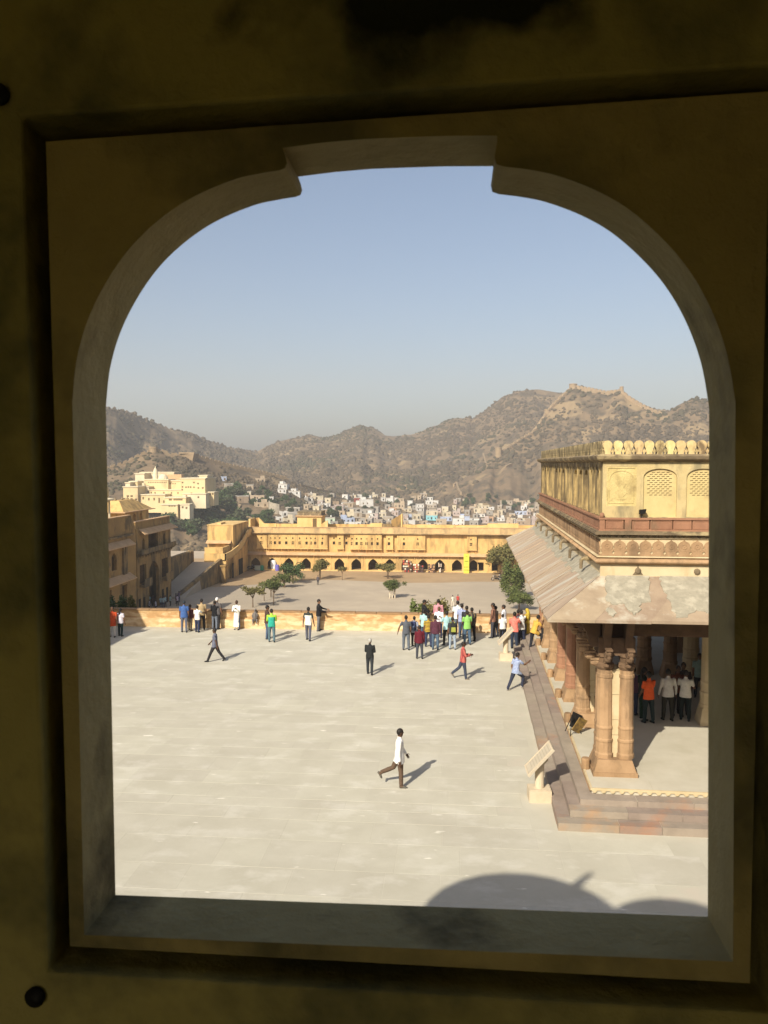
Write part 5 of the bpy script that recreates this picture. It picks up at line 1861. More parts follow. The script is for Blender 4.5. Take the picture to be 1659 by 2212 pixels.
def tree(label, loc, h, cw, ch, lm, n=900, leaf=.16, seed=0, stems=1, group='trees of the lower courtyard', lean=0, dome=.6, name='tree', trunk_r=.07):
    t = thing(name, label, 'tree', loc, R.uniform(0, 6), group)
    g = random.Random(seed)
    zc = h - ch / 2
    blobs = [((g.uniform(-.36, .36) * cw, g.uniform(-.36, .36) * cw, zc + g.uniform(-.28, .32) * ch), (cw * g.uniform(.12, .24), cw * g.uniform(.12, .24), ch * g.uniform(.16, .34))) for _ in range(13)]
    blobs.append(((0, 0, zc), (cw * .34, cw * .34, ch * .34)))
    link('crown', crown_mesh('crown', blobs, n, leaf, lm, seed), t)
    b = MB()
    for k in range(stems):
        o_ = (k - (stems - 1) / 2) * .22
        b.tube([(o_, 0, -.1), (o_ * .8 + lean * .4, .02, h * .3), (o_ * 1.4 + lean, 0, zc)], [trunk_r * 1.3, trunk_r, trunk_r * .7], 7)
    part('trunk', b, M_bark, t)
    for k in range(5):
        a = g.uniform(0, 6.28)
        r_ = cw * g.uniform(.2, .36)
        part('limb', MB().tube([(lean * .8, 0, h * .42), (lean + math.cos(a) * r_ * .5, math.sin(a) * r_ * .5, zc - ch * .25), (lean + math.cos(a) * r_, math.sin(a) * r_, zc + ch * .1)], [trunk_r * .6, trunk_r * .45, trunk_r * .2], 5), M_bark, t)
    return t


def ctree(label, px, foot, topy, wpx, hpx, lm, **k):
    p = atz(px, foot, ZL)
    m = (p - EYE).dot(FW) / FPX
    return tree(label, p, (foot - topy) * m, wpx * m * 1.22, hpx * m * 1.12, lm, **k)


ux = lambda u: (560 + .28933 * u) / 1.15732
uy = lambda v: (1360 + .28933 * v) / 1.15732
ctree('small flat crowned dry olive tree nearest the terrace wall beside the courtyard trees', ux(250), uy(548), uy(362), 41, 17, M_leaf_dry, n=1100, leaf=.14, seed=1)
ctree('bigger umbrella shaped tree on a thin trunk beside the small dry olive tree', ux(430), uy(522), uy(310), 43, 22, M_leaf_grn, n=1500, leaf=.14, seed=2)
ctree('thin pale sapling with sparse twigs behind the umbrella shaped tree', ux(348), uy(492), uy(315), 22, 13, M_leaf_dry, n=260, leaf=.12, seed=3, trunk_r=.05)
ctree('slim tree on several props behind the umbrella shaped tree', ux(408), uy(456), uy(330), 20, 14, M_leaf_grn, n=500, leaf=.13, seed=4, stems=2, trunk_r=.05)
ctree('bright green tree on a cluster of thin trunks in the row of courtyard trees', ux(520), uy(375), uy(238), 37, 24, M_leaf_grn, n=1400, leaf=.15, seed=5, stems=3, trunk_r=.06)
ctree('tall dark green tree before the arches, biggest in the row of courtyard trees', ux(590), uy(340), uy(160), 47, 32, M_leaf_dk, n=2200, leaf=.17, seed=6, stems=2)
ctree('rounded tree on a forked trunk behind the lone person in the lower courtyard', ux(830), uy(308), uy(133), 37, 24, M_leaf_dry, n=1500, leaf=.16, seed=7, stems=2)
ctree('small pale sapling between the arches and the courtyard in the middle', ux(1022), uy(312), uy(185), 17, 13, M_leaf_dry, n=420, leaf=.13, seed=8, trunk_r=.04)
ctree('dry olive tree with a dome crown and forked trunk before the middle arches', ux(1415), uy(300), uy(150), 40, 22, M_leaf_dry, n=1700, leaf=.15, seed=9, stems=2)
tt = ctree('clipped round green tree standing in a white tree guard', ux(1470), uy(465), uy(288), 39, 26, M_leaf_grn, n=3200, leaf=.12, seed=10)
p = atz(ux(1455), uy(466), ZL)
tg = thing('tree_guard', 'white slatted tree guard around the clipped round tree', 'tree guard', p)
M_wpaint = mat('white_paint', (.60, .52, .40), (.48, .40, .29), 3)
for dx, dy in ((-.42, -.34), (.42, -.34), (-.42, .34), (.42, .34), (0, -.34)):
    part('post', MB().box(dx - .07, dx + .07, dy - .06, dy + .06, 0, 2.1), M_wpaint, tg)
for z in (.5, 1.2, 1.9):
    part('rail', MB().box(-.48, .48, -.38, -.32, z, z + .09).box(-.48, -.42, -.32, .34, z, z + .09).box(.42, .48, -.32, .34, z, z + .09), M_wpaint, tg)
ctree('little leafy sapling beside the yellow banner', (900 + .3014 * 742) / 1.15732, 1232, 1213, 11, 10, M_leaf_dry, n=260, leaf=.12, seed=11, trunk_r=.04)
ctree('big olive tree in front of the right end of the arcade building', 1085, 1243, 1164, 66, 56, M_leaf_dry, n=5200, leaf=.24, seed=12, stems=2, trunk_r=.16)
ctree('dense bright green tree half hidden by the pavilion eave', 1112, 1292, 1214, 46, 66, M_leaf_grn, n=5200, leaf=.17, seed=13, trunk_r=.12)
ctree('clipped dark green tree partly behind the pavilion eave', 1121, 1318, 1268, 48, 36, M_leaf_grn, n=5200, leaf=.12, seed=14, trunk_r=.09)
# shrub tops that show above the parapet
for lab, px, pt, w_, lm, sd in (('leafy shrub with yellowing tips beyond the parapet behind the crowd', 942, 1294, 84, M_leaf_dry, 21), ('dark leafy shrub beyond the parapet at the edge of the crowd', 908, 1300, 44, M_leaf_grn, 22),
                                ('dark tree top beyond the shaded corner of the parapet', 248, 1284, 46, M_leaf_dk, 23), ('pale leafy shrub beside the dark tree top at the shaded corner', 288, 1296, 34, M_leaf_dry, 24)):
    q = aty(px, pt, 46.5)
    m = 46.5 / FPX
    tree(lab, (q.x, q.y, ZL), q.z - ZL, w_ * m, 2.6, lm, n=3600, leaf=.10, seed=sd, group='shrub tops beyond the parapet', name='shrub')
# trees on the hillside around and below the hill palace
fm = [crown_mesh('crown', [((R.uniform(-1, 1), R.uniform(-1, 1), R.uniform(1.6, 3.2)), (R.uniform(1, 1.7), R.uniform(1, 1.7), R.uniform(.9, 1.5))) for _ in range(7)], 520, .5, [M_leaf_far, M_leaf_dk, M_leaf_dk][k], 40 + k) for k in range(3)]
trk = MB().tube([(0, 0, -1), (.1, 0, 1.2), (.2, .1, 2.4)], [.25, .2, .1], 6).mesh('trunk', M_bark)
hill_trees = []
used_labels = set()


def tree_label(kind, px, py):
    l_ = f'{kind} tree {near(px, py)}'
    if l_ in used_labels:
        d = sorted((math.hypot(px - x, (py - y) * 1.6), n_) for x, y, n_ in LM)
        for k in (1, 2, 3, 4, 5, 6, 7):
            l_ = f'{kind} tree between {d[0][1]} and {d[k][1]}'
            if l_ not in used_labels:
                break
    used_labels.add(l_)
    return l_


for poly, n_ in (([(415, 1070, 470, 1130)], 34), ([(455, 1075, 520, 1150)], 40), ([(505, 1115, 585, 1140)], 22), ([(360, 1108, 430, 1160)], 16), ([(545, 1050, 640, 1110)], 16), ([(330, 1080, 352, 1104)], 5), ([(700, 1075, 900, 1120)], 16), ([(1000, 1075, 1155, 1105)], 18), ([(480, 1050, 560, 1080)], 8)):
    for k in range(n_):
        a = poly[0]
        px, py = R.uniform(a[0], a[2]), R.uniform(a[1], a[3])
        hill_trees.append((py, px))
for i, (py, px) in enumerate(sorted(hill_trees)):
    x, y, z, r = hit(px, py, 200)
    if 258 < px < 470 and 330 < r < 420 and py < 1108:
        continue
    kind = R.randrange(3)
    s_ = R.uniform(.8, 1.5) * (1.25 if px < 520 else .9)
    t = thing('hillside_tree', tree_label(('spreading olive', 'dark green', 'bushy green')[kind] + (' big' if s_ > 1.35 else (' small' if s_ < 1.0 else '')), px, py), 'tree', (x, y, z - .3), R.uniform(0, 6), 'trees of the hillside')
    t.scale = (s_, s_, s_ * R.uniform(.8, 1.1))
    link('crown', fm[kind], t)
    link('trunk', trk, t)

# ================================================================== stalls and vehicles under the arches
M_goods = [mat('goods_red', (.40, .07, .05), rnd=.2), mat('goods_tan', (.42, .24, .13), rnd=.2), mat('goods_cream', (.66, .58, .45)), mat('goods_dark', (.08, .05, .05))]
sx3 = lambda u: (900 + .3014 * u) / 1.15732
sxc = lambda u: (960 + .21700 * u) / 1.15732


def rack(px0, px1, pt, label, rows, cols):
    a, c = aty(px0, pt, AY - 1.1), aty(px1, pt, AY - 1.1)
    w, h = c.x - a.x, a.z - ZL
    t = thing('goods_rack', label, 'rack', ((a.x + c.x) / 2, AY - 1.1, ZL), 0, 'racks of souvenirs under the arches')
    f = MB().box(-w / 2, -w / 2 + .06, 0, .4, 0, h).box(w / 2 - .06, w / 2, 0, .4, 0, h)
    part('frame', f, M_wood, t)
    for r_ in range(rows):
        z = h * (r_ + .05) / rows
        part('shelf', MB().box(-w / 2 + .06, w / 2 - .06, 0, .4, z, z + .04), M_wood, t)
        for k in range(cols):
            x0 = -w / 2 + .1 + (w - .2) * k / cols
            hh = h / rows * R.uniform(.5, .8)
            part('goods', MB().box(x0, x0 + (w - .2) / cols * .86, .03, .33, z + .041, z + .04 + hh), R.choice(M_goods), t)
    return t


rack(sxc(330), sxc(412), 1223 - 5, 'souvenir rack packed with red goods, left of the two free standing racks', 4, 4)
rack(sxc(508), sxc(590), 1223 - 5, 'souvenir rack packed with tan and red goods before the pier right of the paler stall', 4, 4)
rack(sxc(414), sxc(460), 1220, 'half height rack of pale goods next to the red goods rack', 3, 2)
rack(sxc(212), sxc(300), 1210, 'tall display of red dolls and white plates filling an arch', 5, 4)
rack(sxc(288), sxc(322), 1212, 'narrow turquoise grey postcard rack beside the doll display', 6, 2)
rack(sxc(622), sxc(668), 1214, 'hanging red and white garments display inside an arch', 2, 4)
a, c = aty(sxc(918), 1196, AY - 1.5), aty(sxc(982), 1196, AY - 1.5)
bn = thing('banner', 'tall bright yellow banner with green lettering standing between two arches', 'banner', ((a.x + c.x) / 2, AY - 1.5, ZL))
M_ban = mat('banner_yellow', (.62, .54, .07), (.56, .48, .06), 2, rough=.6)
M_bgr = mat('banner_green', (.10, .22, .02))
w, h = c.x - a.x, a.z - ZL
part('panel', MB().box(-w / 2, w / 2, 0, .05, 0, h), M_ban, bn)
# the lettering is too small to read in the photograph: a short word, a longer one, two heavy lines
def glyphs(z, hh, xs_, parent):
    for x0, x1 in xs_:
        part('letter', MB().prism([(x0, z), (x1, z + .03), (x1 - .02, z + hh), (x0 + (x1 - x0) * .55, z + hh * .8), (x0 + .02, z + hh)], -.012, -.002, XZ), M_bgr, parent)


glyphs(h * .84, .16, [(-.16, -.05), (.0, .07), (.12, .22)], bn)
glyphs(h * .58, .26, [(-.34, -.18), (-.12, .06), (.12, .26), (.3, .38)], bn)
glyphs(h * .47, .10, [(-.05, .08)], bn)
glyphs(h * .30, .18, [(-w * .42, -.2), (-.16, .08), (.12, .34), (.38, w * .44)], bn)
glyphs(h * .15, .18, [(-w * .42, -.24), (-.2, .1), (.14, .3), (.36, w * .44)], bn)
for lab, px, py, r_, hh, m in (('purple blue plastic drum beside an arch pier', (500 + .1567 * 1232) / 1.15732, 1229, .42, 1.15, mat('drum_purple', (.14, .12, .42), rough=.5)), ('green plastic drum beside the grey box', (500 + .1567 * 985) / 1.15732, 1231, .42, 1.0, mat('drum_green', (.04, .22, .12), rough=.5)), ('white water tank inside an arch', (500 + .1567 * 1178) / 1.15732, 1226, .62, 1.7, mat('tank_white', (.70, .72, .74), rough=.5))):
    q = aty(px, py, AY - (.8 if 'inside' not in lab else -.8))
    t = thing('drum', lab, 'drum', (q.x, q.y, ZL + (.2 if 'inside' in lab else 0)))
    part('body', MB().lathe([(r_ * .92, 0), (r_, .05), (r_, hh * .32), (r_ * 1.04, hh * .34), (r_, hh * .38), (r_, hh * .64), (r_ * 1.04, hh * .67), (r_, hh * .7), (r_, hh * .95), (r_ * .9, hh)], 16), m, t)
    part('lid', MB().lathe([(r_ * .6, hh), (r_ * .6, hh + .06), (.02, hh + .07)], 14), m, t)
q = aty((500 + .1567 * 925) / 1.15732, 1231, AY - .9)
bx_ = thing('box', 'pale grey green metal box between the parked motorcycle and the green drum', 'box', (q.x, q.y, ZL))
part('case', MB().box(-.55, .55, -.3, .3, .08, .95), mat('box_grey', (.36, .38, .28)), bx_)
part('lid', MB().box(-.58, .58, -.33, .33, .952, 1.0), M_hroof, bx_)


def motorcycle(label, x, y, rz, group='parked motorcycles'):
    t = thing('motorcycle', label, 'motorcycle', (x, y, ZL + .01), rz, group)
    M_t = mat('tyre', (.015, .015, .015)) if 'tyre' not in bpy.data.materials else bpy.data.materials['tyre']
    M_b = mat('bike_paint', (.02, .02, .025), rough=.35) if 'bike_paint' not in bpy.data.materials else bpy.data.materials['bike_paint']
    for xx in (-.66, .66):
        ring = [(xx + .30 * math.cos(2 * math.pi * i / 16), .30 + .30 * math.sin(2 * math.pi * i / 16)) for i in range(16)]
        hole = [(xx + .21 * math.cos(2 * math.pi * i / 16), .30 + .21 * math.sin(2 * math.pi * i / 16)) for i in range(16)]
        wh = part('wheel', MB().prism(ring, -.05, .05, XZ, [hole]), M_t, t)
        sp = MB()
        for i in range(6):
            a = math.pi * i / 6
            sp.tube([(xx - .21 * math.cos(a), 0, .3 - .21 * math.sin(a)), (xx + .21 * math.cos(a), 0, .3 + .21 * math.sin(a))], [.012, .012], 4)
        part('rim', sp, M_hroof, wh)
    part('frame', MB().tube([(-.66, 0, .3), (-.2, 0, .38), (.25, 0, .35), (.45, 0, .8)], [.04, .07, .07, .04], 6), M_b, t)
    part('engine', MB().frus(-.2, .25, -.14, .14, .25, .58, .03), M_iron, t)
    part('tank', MB().ball((.18, 0, .80), (.30, .14, .13)), M_b, t)
    part('seat', MB().hexa([(-.7, -.12, .74), (-.05, -.11, .72), (-.05, .11, .72), (-.7, .12, .74), (-.72, -.11, .88), (-.05, -.09, .80), (-.05, .09, .80), (-.72, .11, .88)]), M_iron, t)
    part('fork', MB().tube([(.66, .07, .3), (.5, .07, .95)], [.025, .025], 6).tube([(.66, -.07, .3), (.5, -.07, .95)], [.025, .025], 6), M_hroof, t)
    part('handlebar', MB().tube([(.36, -.36, 1.02), (.5, -.1, .98), (.5, .1, .98), (.36, .36, 1.02)], [.02] * 4, 6), M_iron, t)
    part('headlamp', MB().ball((.6, 0, .88), (.08, .09, .09)), M_hroof, t)
    part('mudguard', MB().tube([(-.98, 0, .45), (-.85, 0, .62), (-.66, 0, .66)], [(.02, .07)] * 3, 6), M_b, t)
    return t


q = atz(781 / 1.0 * 0 + (760 + 430 * .06028) / 1.15732, (1400 + 420 * .06028) / 1.15732, ZL)
motorcycle('black motorcycle side on under the rounded tree before the arches', q.x, q.y, rad(184))
q = atz((500 + .1567 * 780) / 1.15732, (1280 + .1567 * 930) / 1.15732, ZL)
motorcycle('dark motorcycle in the shade at the corner wing beside the first arch', q.x + .5, q.y, rad(20))
q = atz((500 + .1567 * 860) / 1.15732, (1280 + .1567 * 915) / 1.15732, ZL)
motorcycle('dark motorcycle beside the grey box at the first arch', q.x + .2, q.y - .1, rad(160))
q = atz(1072, 1254, ZL)
motorcycle('motorcycle with a pale mudguard parked under the big olive tree, farther from the trunk', q.x, q.y, rad(190))
motorcycle('black motorcycle parked closest to the trunk of the big olive tree', q.x + 2.0, q.y + .3, rad(175))
motorcycle('second black motorcycle squeezed behind the others under the big olive tree', q.x + 1.2, q.y + 1.1, rad(183))

# ================================================================== people
M_skin = [mat('skin', (.16, .082, .045), (.13, .065, .036), 12, rough=.6, obj=True), mat('skin_dark', (.085, .043, .025), (.07, .035, .02), 12, rough=.6, obj=True), mat('skin_light', (.27, .15, .09), (.22, .12, .07), 12, rough=.6, obj=True)]
M_hair = mat('hair', (.012, .010, .009), (.02, .016, .013), 20, rough=.6, obj=True)
M_eye = mat('eye_dark', (.02, .012, .01), rough=.4)
NAVY, JEANS, DARK, BLACK, WHITE, GREYB = (.035, .045, .09), (.07, .10, .16), (.025, .024, .026), (.012, .012, .014), (.72, .70, .66), (.13, .16, .22)
DENIM2, BROWN, KHAKI, MAROON, PALEJ = (.10, .14, .20), (.11, .07, .045), (.30, .23, .13), (.10, .018, .025), (.30, .36, .44)
_tmp = bpy.data.objects.new('tmp_body', bpy.data.meshes.new('tmp_body'))
COL.objects.link(_tmp)
_rm = _tmp.modifiers.new('r', 'REMESH')
_rm.mode = 'VOXEL'
_sm = _tmp.modifiers.new('s', 'SMOOTH')
_sm.iterations = 2
_sm.factor = .4


def segdist(P, a, b):
    ab = b - a
    t = np.clip(((P - a) @ ab) / max(ab @ ab, 1e-9), 0, 1)
    return np.linalg.norm(P - (a + t[:, None] * ab), axis=1), t


def person(label, loc, face, h=1.70, top=WHITE, bot=JEANS, shoes=BLACK, sleeve='short', hem=-.12, legs=((4, 3), (-4, 3)), arms=((4, 8, 12), (4, 8, 12)), lean=0, head=(0, 0), skin=0, voxel=.018, hair='short', cap=None, robe=None, scarf=None, vest=None, group='people on the terrace', build=1.07, feet=None):
    """face: degrees clockwise from straight away; legs/arms: (left, right) of (swing, bend) and (raise, spread, elbow)"""
    s = h / 1.70
    t = thing('person', label, 'person', loc, -rad(face), group)
    P = Vector((0, 0, 0))
    l = rad(lean)
    D = Vector((0, math.sin(l), math.cos(l)))
    F = Vector((0, math.cos(l), -math.sin(l)))
    bones = []
    b = MB()

    def bone(p, q, r, z):
        bones.append((np.array(p), np.array(q), r, z))

    TOP, BOT, SK, SH = 1, 2, 0, 3
    lows = []
    ank = []
    for sd, (fl, kn) in zip((-1, 1), legs):
        ab = rad(3.5)
        f_ = rad(fl)
        hip = P + Vector((sd * .088, 0, -.03))
        d1 = Vector((sd * math.sin(ab), math.sin(f_) * math.cos(ab), -math.cos(f_) * math.cos(ab)))
        knee = hip + d1 * .41
        g_ = rad(fl - kn)
        d2 = Vector((sd * math.sin(ab) * .5, math.sin(g_), -math.cos(g_))).normalized()
        an = knee + d2 * .395
        ank.append((hip, knee, an, g_, sd))
        lows.append(an.z)
    lowz = min(lows)
    tw_ = .008
    for hip, knee, an, g_, sd in ank:
        pitch = 0 if an.z < lowz + .03 else max(min(g_ * .9, .5), -1.0)
        ft = Vector((sd * .02, math.cos(pitch), math.sin(pitch)))
        upv = Vector((0, -math.sin(pitch), math.cos(pitch)))
        heel, toe = an - ft * .055 - upv * .045, an + ft * .17 - upv * .055
        if robe is None:
            b.tube([hip + Vector((0, 0, .08)), hip, hip.lerp(knee, .35), knee, knee.lerp(an, .35), an + (knee - an) * .04], [.085 * build, .092 * build + tw_, .084 * build + tw_, .062 + tw_, .060 + tw_, .050 + tw_], 10)
        else:
            b.tube([knee, an], [.055, .042], 8)
        b.tube([heel, an.lerp(toe, .2) - upv * .02, toe - ft * .05, toe], [(.040, .034), (.046, .046), (.047, .032), (.034, .022)], 8, side=(1, 0, 0))
        bone(hip, knee, .085, BOT)
        bone(knee, an, .06, BOT)
        bone(heel, toe, .045, SH)
    hemv = P + D * hem
    sec = [(-.08, .150, .118), (.02, .152, .112), (.14, .140, .102), (.27, .160, .114), (.38, .172, .108), (.44, .135, .090), (.475, .075, .066), (.50, .055, .056), (.58, .050, .054)]
    b.tube([P + D * a for a, _, _ in sec], [(x * build, y * build) for _, x, y in sec], 14, side=(1, 0, 0))
    if robe is not None:
        zb = lowz - .02 + robe
        b.tube([Vector((0, 0, zb)), Vector((0, 0, zb * .6)), P + D * (-.05), P + D * .2], [(.21, .17), (.195, .155), (.17, .135), (.165, .125)], 14, side=(1, 0, 0))
        bone(Vector((0, 0, zb)), P, .17, TOP if robe is not True else TOP)
    else:
        b.tube([hemv, P + D * .05, P + D * .25], [(.172 * build, .138 * build), (.168 * build, .13 * build), (.15, .11)], 14, side=(1, 0, 0))
        bone(hemv + D * .13, P + D * .40, .15 * build, TOP)
    bone(P + D * .40, P + D * .455, .12, TOP)
    for sd in (-1, 1):
        bone(P + D * .41, P + D * .44 + Vector((sd * .17, 0, 0)), .06, TOP)
    nb, nt = P + D * .475, P + D * .575
    bone(nb, nt, .05, SK)
    yw, nod = rad(head[0]), rad(head[1] + lean * .6)
    HM = Matrix.Rotation(-yw, 4, 'Z') @ Matrix.Rotation(-nod, 4, 'X')
    hc = nt + HM @ Vector((0, .022, .085))
    hs = [(-.118, .012, .030, .030), (-.105, .020, .045, .050), (-.075, .010, .060, .074), (-.03, .002, .071, .088), (.02, -.004, .075, .094), (.065, -.008, .071, .088), (.098, -.010, .052, .066), (.116, -.010, .020, .028)]
    b.tube([hc + HM @ Vector((0, y, z)) for z, y, _, _ in hs], [(rx, ry) for _, _, rx, ry in hs], 14, side=HM @ Vector((1, 0, 0)))
    bone(hc + Vector((0, 0, -.08)), hc + Vector((0, 0, .06)), .08, SK)
    hands = []
    for sd, ar in zip((-1, 1), arms):
        fl, ab, el = ar[:3]
        inn = ar[3] if len(ar) > 3 else 8
        f_, a_ = rad(fl) + l * .3, rad(ab)
        sh = P + D * .43 + Vector((sd * .172 * build, 0, 0))
        d1 = Vector((sd * math.sin(a_), math.sin(f_) * math.cos(a_), -math.cos(f_) * math.cos(a_)))
        eb = sh + d1 * .285
        g_ = f_ + rad(el)
        i_ = rad(inn) if el > 20 else rad(inn) * .2
        d2 = Vector((-sd * math.sin(i_) + sd * math.sin(a_) * .5 * (1 if el < 20 else 0), math.sin(g_) * math.cos(i_), -math.cos(g_) * math.cos(i_))).normalized()
        wr = eb + d2 * .25
        sl = .012 if sleeve != 'none' else 0
        cut = .62
        if sleeve == 'short':
            b.tube([sh + D * .01 - d1 * .03, sh + d1 * .06, sh.lerp(eb, cut)], [.058, .063, .060], 10)
        elif sleeve == 'long':
            b.tube([sh + D * .01 - d1 * .03, sh + d1 * .06, eb], [.056, .060, .050], 10)
            b.tube([eb - d2 * .02, eb, wr - d2 * .02], [.048, .050, .040], 10)
        b.tube([sh - d1 * .02, sh + d1 * .1, eb, eb + d2 * .08, wr], [.050, .047, .040, .040, .029], 10)
        pm = wr + d2 * .05
        sdv = d2.cross(Vector((sd, 0, 0)))
        b.tube([wr - d2 * .01, wr + d2 * .03, wr + d2 * .085], [(.026, .020), (.042, .019), (.038, .016)], 8, side=sdv if sdv.length > .1 else (0, 1, 0))
        if sleeve == 'long':
            bone(sh, eb, .052, TOP)
            bone(eb, wr - d2 * .03, .046, TOP)
            bone(wr, pm + d2 * .04, .03, SK)
        elif sleeve == 'short':
            bone(sh, sh.lerp(eb, cut - .06), .058, TOP)
            bone(sh.lerp(eb, cut + .06), eb, .042, SK)
            bone(eb, pm + d2 * .04, .035, SK)
        else:
            bone(sh.lerp(eb, .1), eb, .045, SK)
            bone(eb, pm, .035, SK)
        hands.append((wr, d2, sdv.normalized() if sdv.length > .1 else Vector((0, 1, 0)), sd))
    me0 = bpy.data.meshes.new('body_shape')
    me0.from_pydata(b.v, [], b.f)
    _tmp.data = me0
    _rm.voxel_size = voxel
    dg = bpy.context.evaluated_depsgraph_get()
    dg.update()
    me = bpy.data.meshes.new_from_object(_tmp.evaluated_get(dg))
    me.name = 'body'
    _tmp.data = bpy.data.meshes[0] if False else me0
    nf = len(me.polygons)
    C = np.zeros(nf * 3)
    me.polygons.foreach_get('center', C)
    C = C.reshape(-1, 3)
    best = np.full(nf, 1e9)
    zone = np.zeros(nf, dtype=np.int32)
    for p, q, r, z in bones:
        d, _ = segdist(C, p, q)
        d = d - r
        m_ = d < best
        best[m_] = d[m_]
        zone[m_] = z
    if robe is None:
        # the hem of the shirt is a clean line round the hips
        rel = (C - np.array(P)) @ np.array(D)
        tr = ((zone == BOT) | (zone == TOP)) & (np.abs(C[:, 0]) < .25 * build) & (rel < .12)
        tr &= np.abs((C - np.array(P)) @ np.array(F)) < .22
        zone[tr & (rel > hem)] = TOP
        zone[tr & (rel <= hem) & (zone == TOP)] = BOT
    if vest:
        rel = (C - np.array(P)) @ np.array(D)
        zone[(zone == TOP) & (rel > .37)] = 5
        zone[(zone == TOP) & (np.abs(C[:, 0]) > .17)] = 5
    # details kept out of the voxel skin: fingers, ears, nose, eyes, mouth
    e = MB()
    for wr, d2, sv, sd in hands:
        nrm = d2.cross(sv)
        for k in range(4):
            o_ = (k - 1.5) * .019
            L_ = (.062, .074, .078, .066)[k]
            k0 = wr + d2 * .072 + sv * o_
            k1 = k0 + d2 * (L_ * .55) + nrm * (-sd) * .004
            k2 = k1 + (d2 + nrm * (-sd) * .5).normalized() * (L_ * .5)
            e.tube([k0, k1, k2], [.0095, .009, .0065], 5, 0)
        k0 = wr + d2 * .02 + sv * .03
        e.tube([k0, k0 + (d2 * .6 + sv).normalized() * .035, k0 + (d2 * 1.2 + sv).normalized() * .062], [.012, .0105, .007], 5, 0)
    hp_ = lambda x, y, z: hc + HM @ Vector((x, y, z))
    e.hexa([hp_(-.006, .088, .012), hp_(.006, .088, .012), hp_(.006, .07, .012), hp_(-.006, .07, .012), hp_(-.005, .088, .014), hp_(.005, .088, .014), hp_(.005, .07, .014), hp_(-.005, .07, .014)], 0)
    e.add([hp_(-.016, .082, -.035), hp_(.016, .082, -.035), hp_(0, .112, -.028), hp_(0, .090, .018)], [(0, 1, 2), (0, 2, 3), (2, 1, 3), (0, 3, 1)], 0)
    for sd in (-1, 1):
        e.ball(hp_(sd * .030, .082, .012), (.012, .008, .007), 4, 6, 4)
        e.ball(hp_(sd * .076, -.008, -.01), (.010, .020, .032), 0, 6, 4)
    e.ball(hp_(0, .079, -.062), (.022, .008, .006), 4, 6, 4)
    nv = len(me.vertices)
    V_ = np.zeros(nv * 3)
    me.vertices.foreach_get('co', V_)
    fv = [tuple(p_.vertices) for p_ in me.polygons]
    allv = V_.reshape(-1, 3).tolist() + e.v
    allf = fv + [tuple(i + nv for i in f) for f in e.f]
    shift = -(lowz - .08)
    allv = [(v[0] * s, v[1] * s, (v[2] + shift) * s) for v in allv]
    body = bpy.data.meshes.new('body')
    body.from_pydata(allv, [], allf)
    mt = top if isinstance(top, bpy.types.Material) else cloth(top)
    mb_ = bot if isinstance(bot, bpy.types.Material) else cloth(bot)
    for m_ in (M_skin[skin], mt, mb_, cloth(shoes), M_eye, cloth(vest) if vest else M_eye):
        body.materials.append(m_)
    body.polygons.foreach_set('material_index', list(zone) + e.m)
    body.polygons.foreach_set('use_smooth', [True] * len(allf))
    body.update()
    bpy.data.meshes.remove(me)
    link('body', body, t)
    # hair, cap or head scarf
    hb = MB()
    n_, k_ = 14, 10
    cm = cap or scarf
    R_ = (.081, .102, .104) if not scarf else (.095, .115, .115)
    cen = Vector((0, -.012, .018))
    grid = []
    for i in range(k_ + 1):
        th = math.pi * i / k_
        for j in range(n_):
            ph = 2 * math.pi * j / n_
            grid.append(Vector((R_[0] * math.sin(th) * math.cos(ph), R_[1] * math.sin(th) * math.sin(ph), R_[2] * math.cos(th))) * R.uniform(.985, 1.02) + cen)
    fs = []
    for i in range(k_):
        for j in range(n_):
            q = [i * n_ + j, i * n_ + (j + 1) % n_, (i + 1) * n_ + (j + 1) % n_, (i + 1) * n_ + j]
            c = sum((grid[x] for x in q), Vector()) / 4
            lim = .055 if c.y > .05 else (.02 if c.y > .0 else (-.05 if c.y > -.05 else -.075))
            if hair == 'long' or scarf:
                lim = .05 if c.y > .055 else -.12
            if c.z > lim:
                fs.append(tuple(q))
    inn = [cen + (g_ - cen) * .80 for g_ in grid]
    k0 = len(grid)
    hb.add([hc + HM @ g_ for g_ in grid] + [hc + HM @ g_ for g_ in inn], fs + [tuple(x + k0 for x in reversed(f)) for f in fs])
    if hair == 'long' and not scarf:
        hb.tube([hp_(0, -.08, .02), hp_(0, -.11, -.10), hp_(0, -.105, -.25), hp_(0, -.10, -.36)], [(.05, .04), (.06, .045), (.05, .035), (.02, .015)], 8, side=(1, 0, 0))
    if scarf:
        hb.tube([hp_(0, -.06, .0), hp_(0, -.08, -.12), hp_(0, -.10, -.3), hp_(.05, -.12, -.5)], [(.10, .08), (.13, .09), (.17, .08), (.13, .05)], 10, side=(1, 0, 0))
    if cap:
        hb.tube([hp_(0, .07, .058), hp_(0, .15, .045)], [(.07, .012), (.055, .008)], 8, side=(1, 0, 0))
    hb.v = [(v[0] * s, v[1] * s, (v[2] + shift) * s) for v in hb.v]
    part('scarf' if scarf else ('cap' if cap else 'hair'), hb, cloth(cm) if cm else M_hair, t, smooth=True)
    t['_sh'] = (P + D * .25)[2]
    info = dict(back=(P + D * .27 - F * .155), chest=(P + D * .3 + F * .14), hands=[h_[0] + h_[1] * .09 for h_ in hands], s=s, shift=shift, lean=l)
    t.pop('_sh') if hasattr(t, 'pop') else None
    if '_sh' in t:
        del t['_sh']
    return t, info


def local_pt(t, info, p):
    q = Vector((p[0] * info['s'], p[1] * info['s'], (p[2] + info['shift']) * info['s']))
    return Matrix.Translation(t.location) @ Matrix.Rotation(t.rotation_euler.z, 4, 'Z') @ q


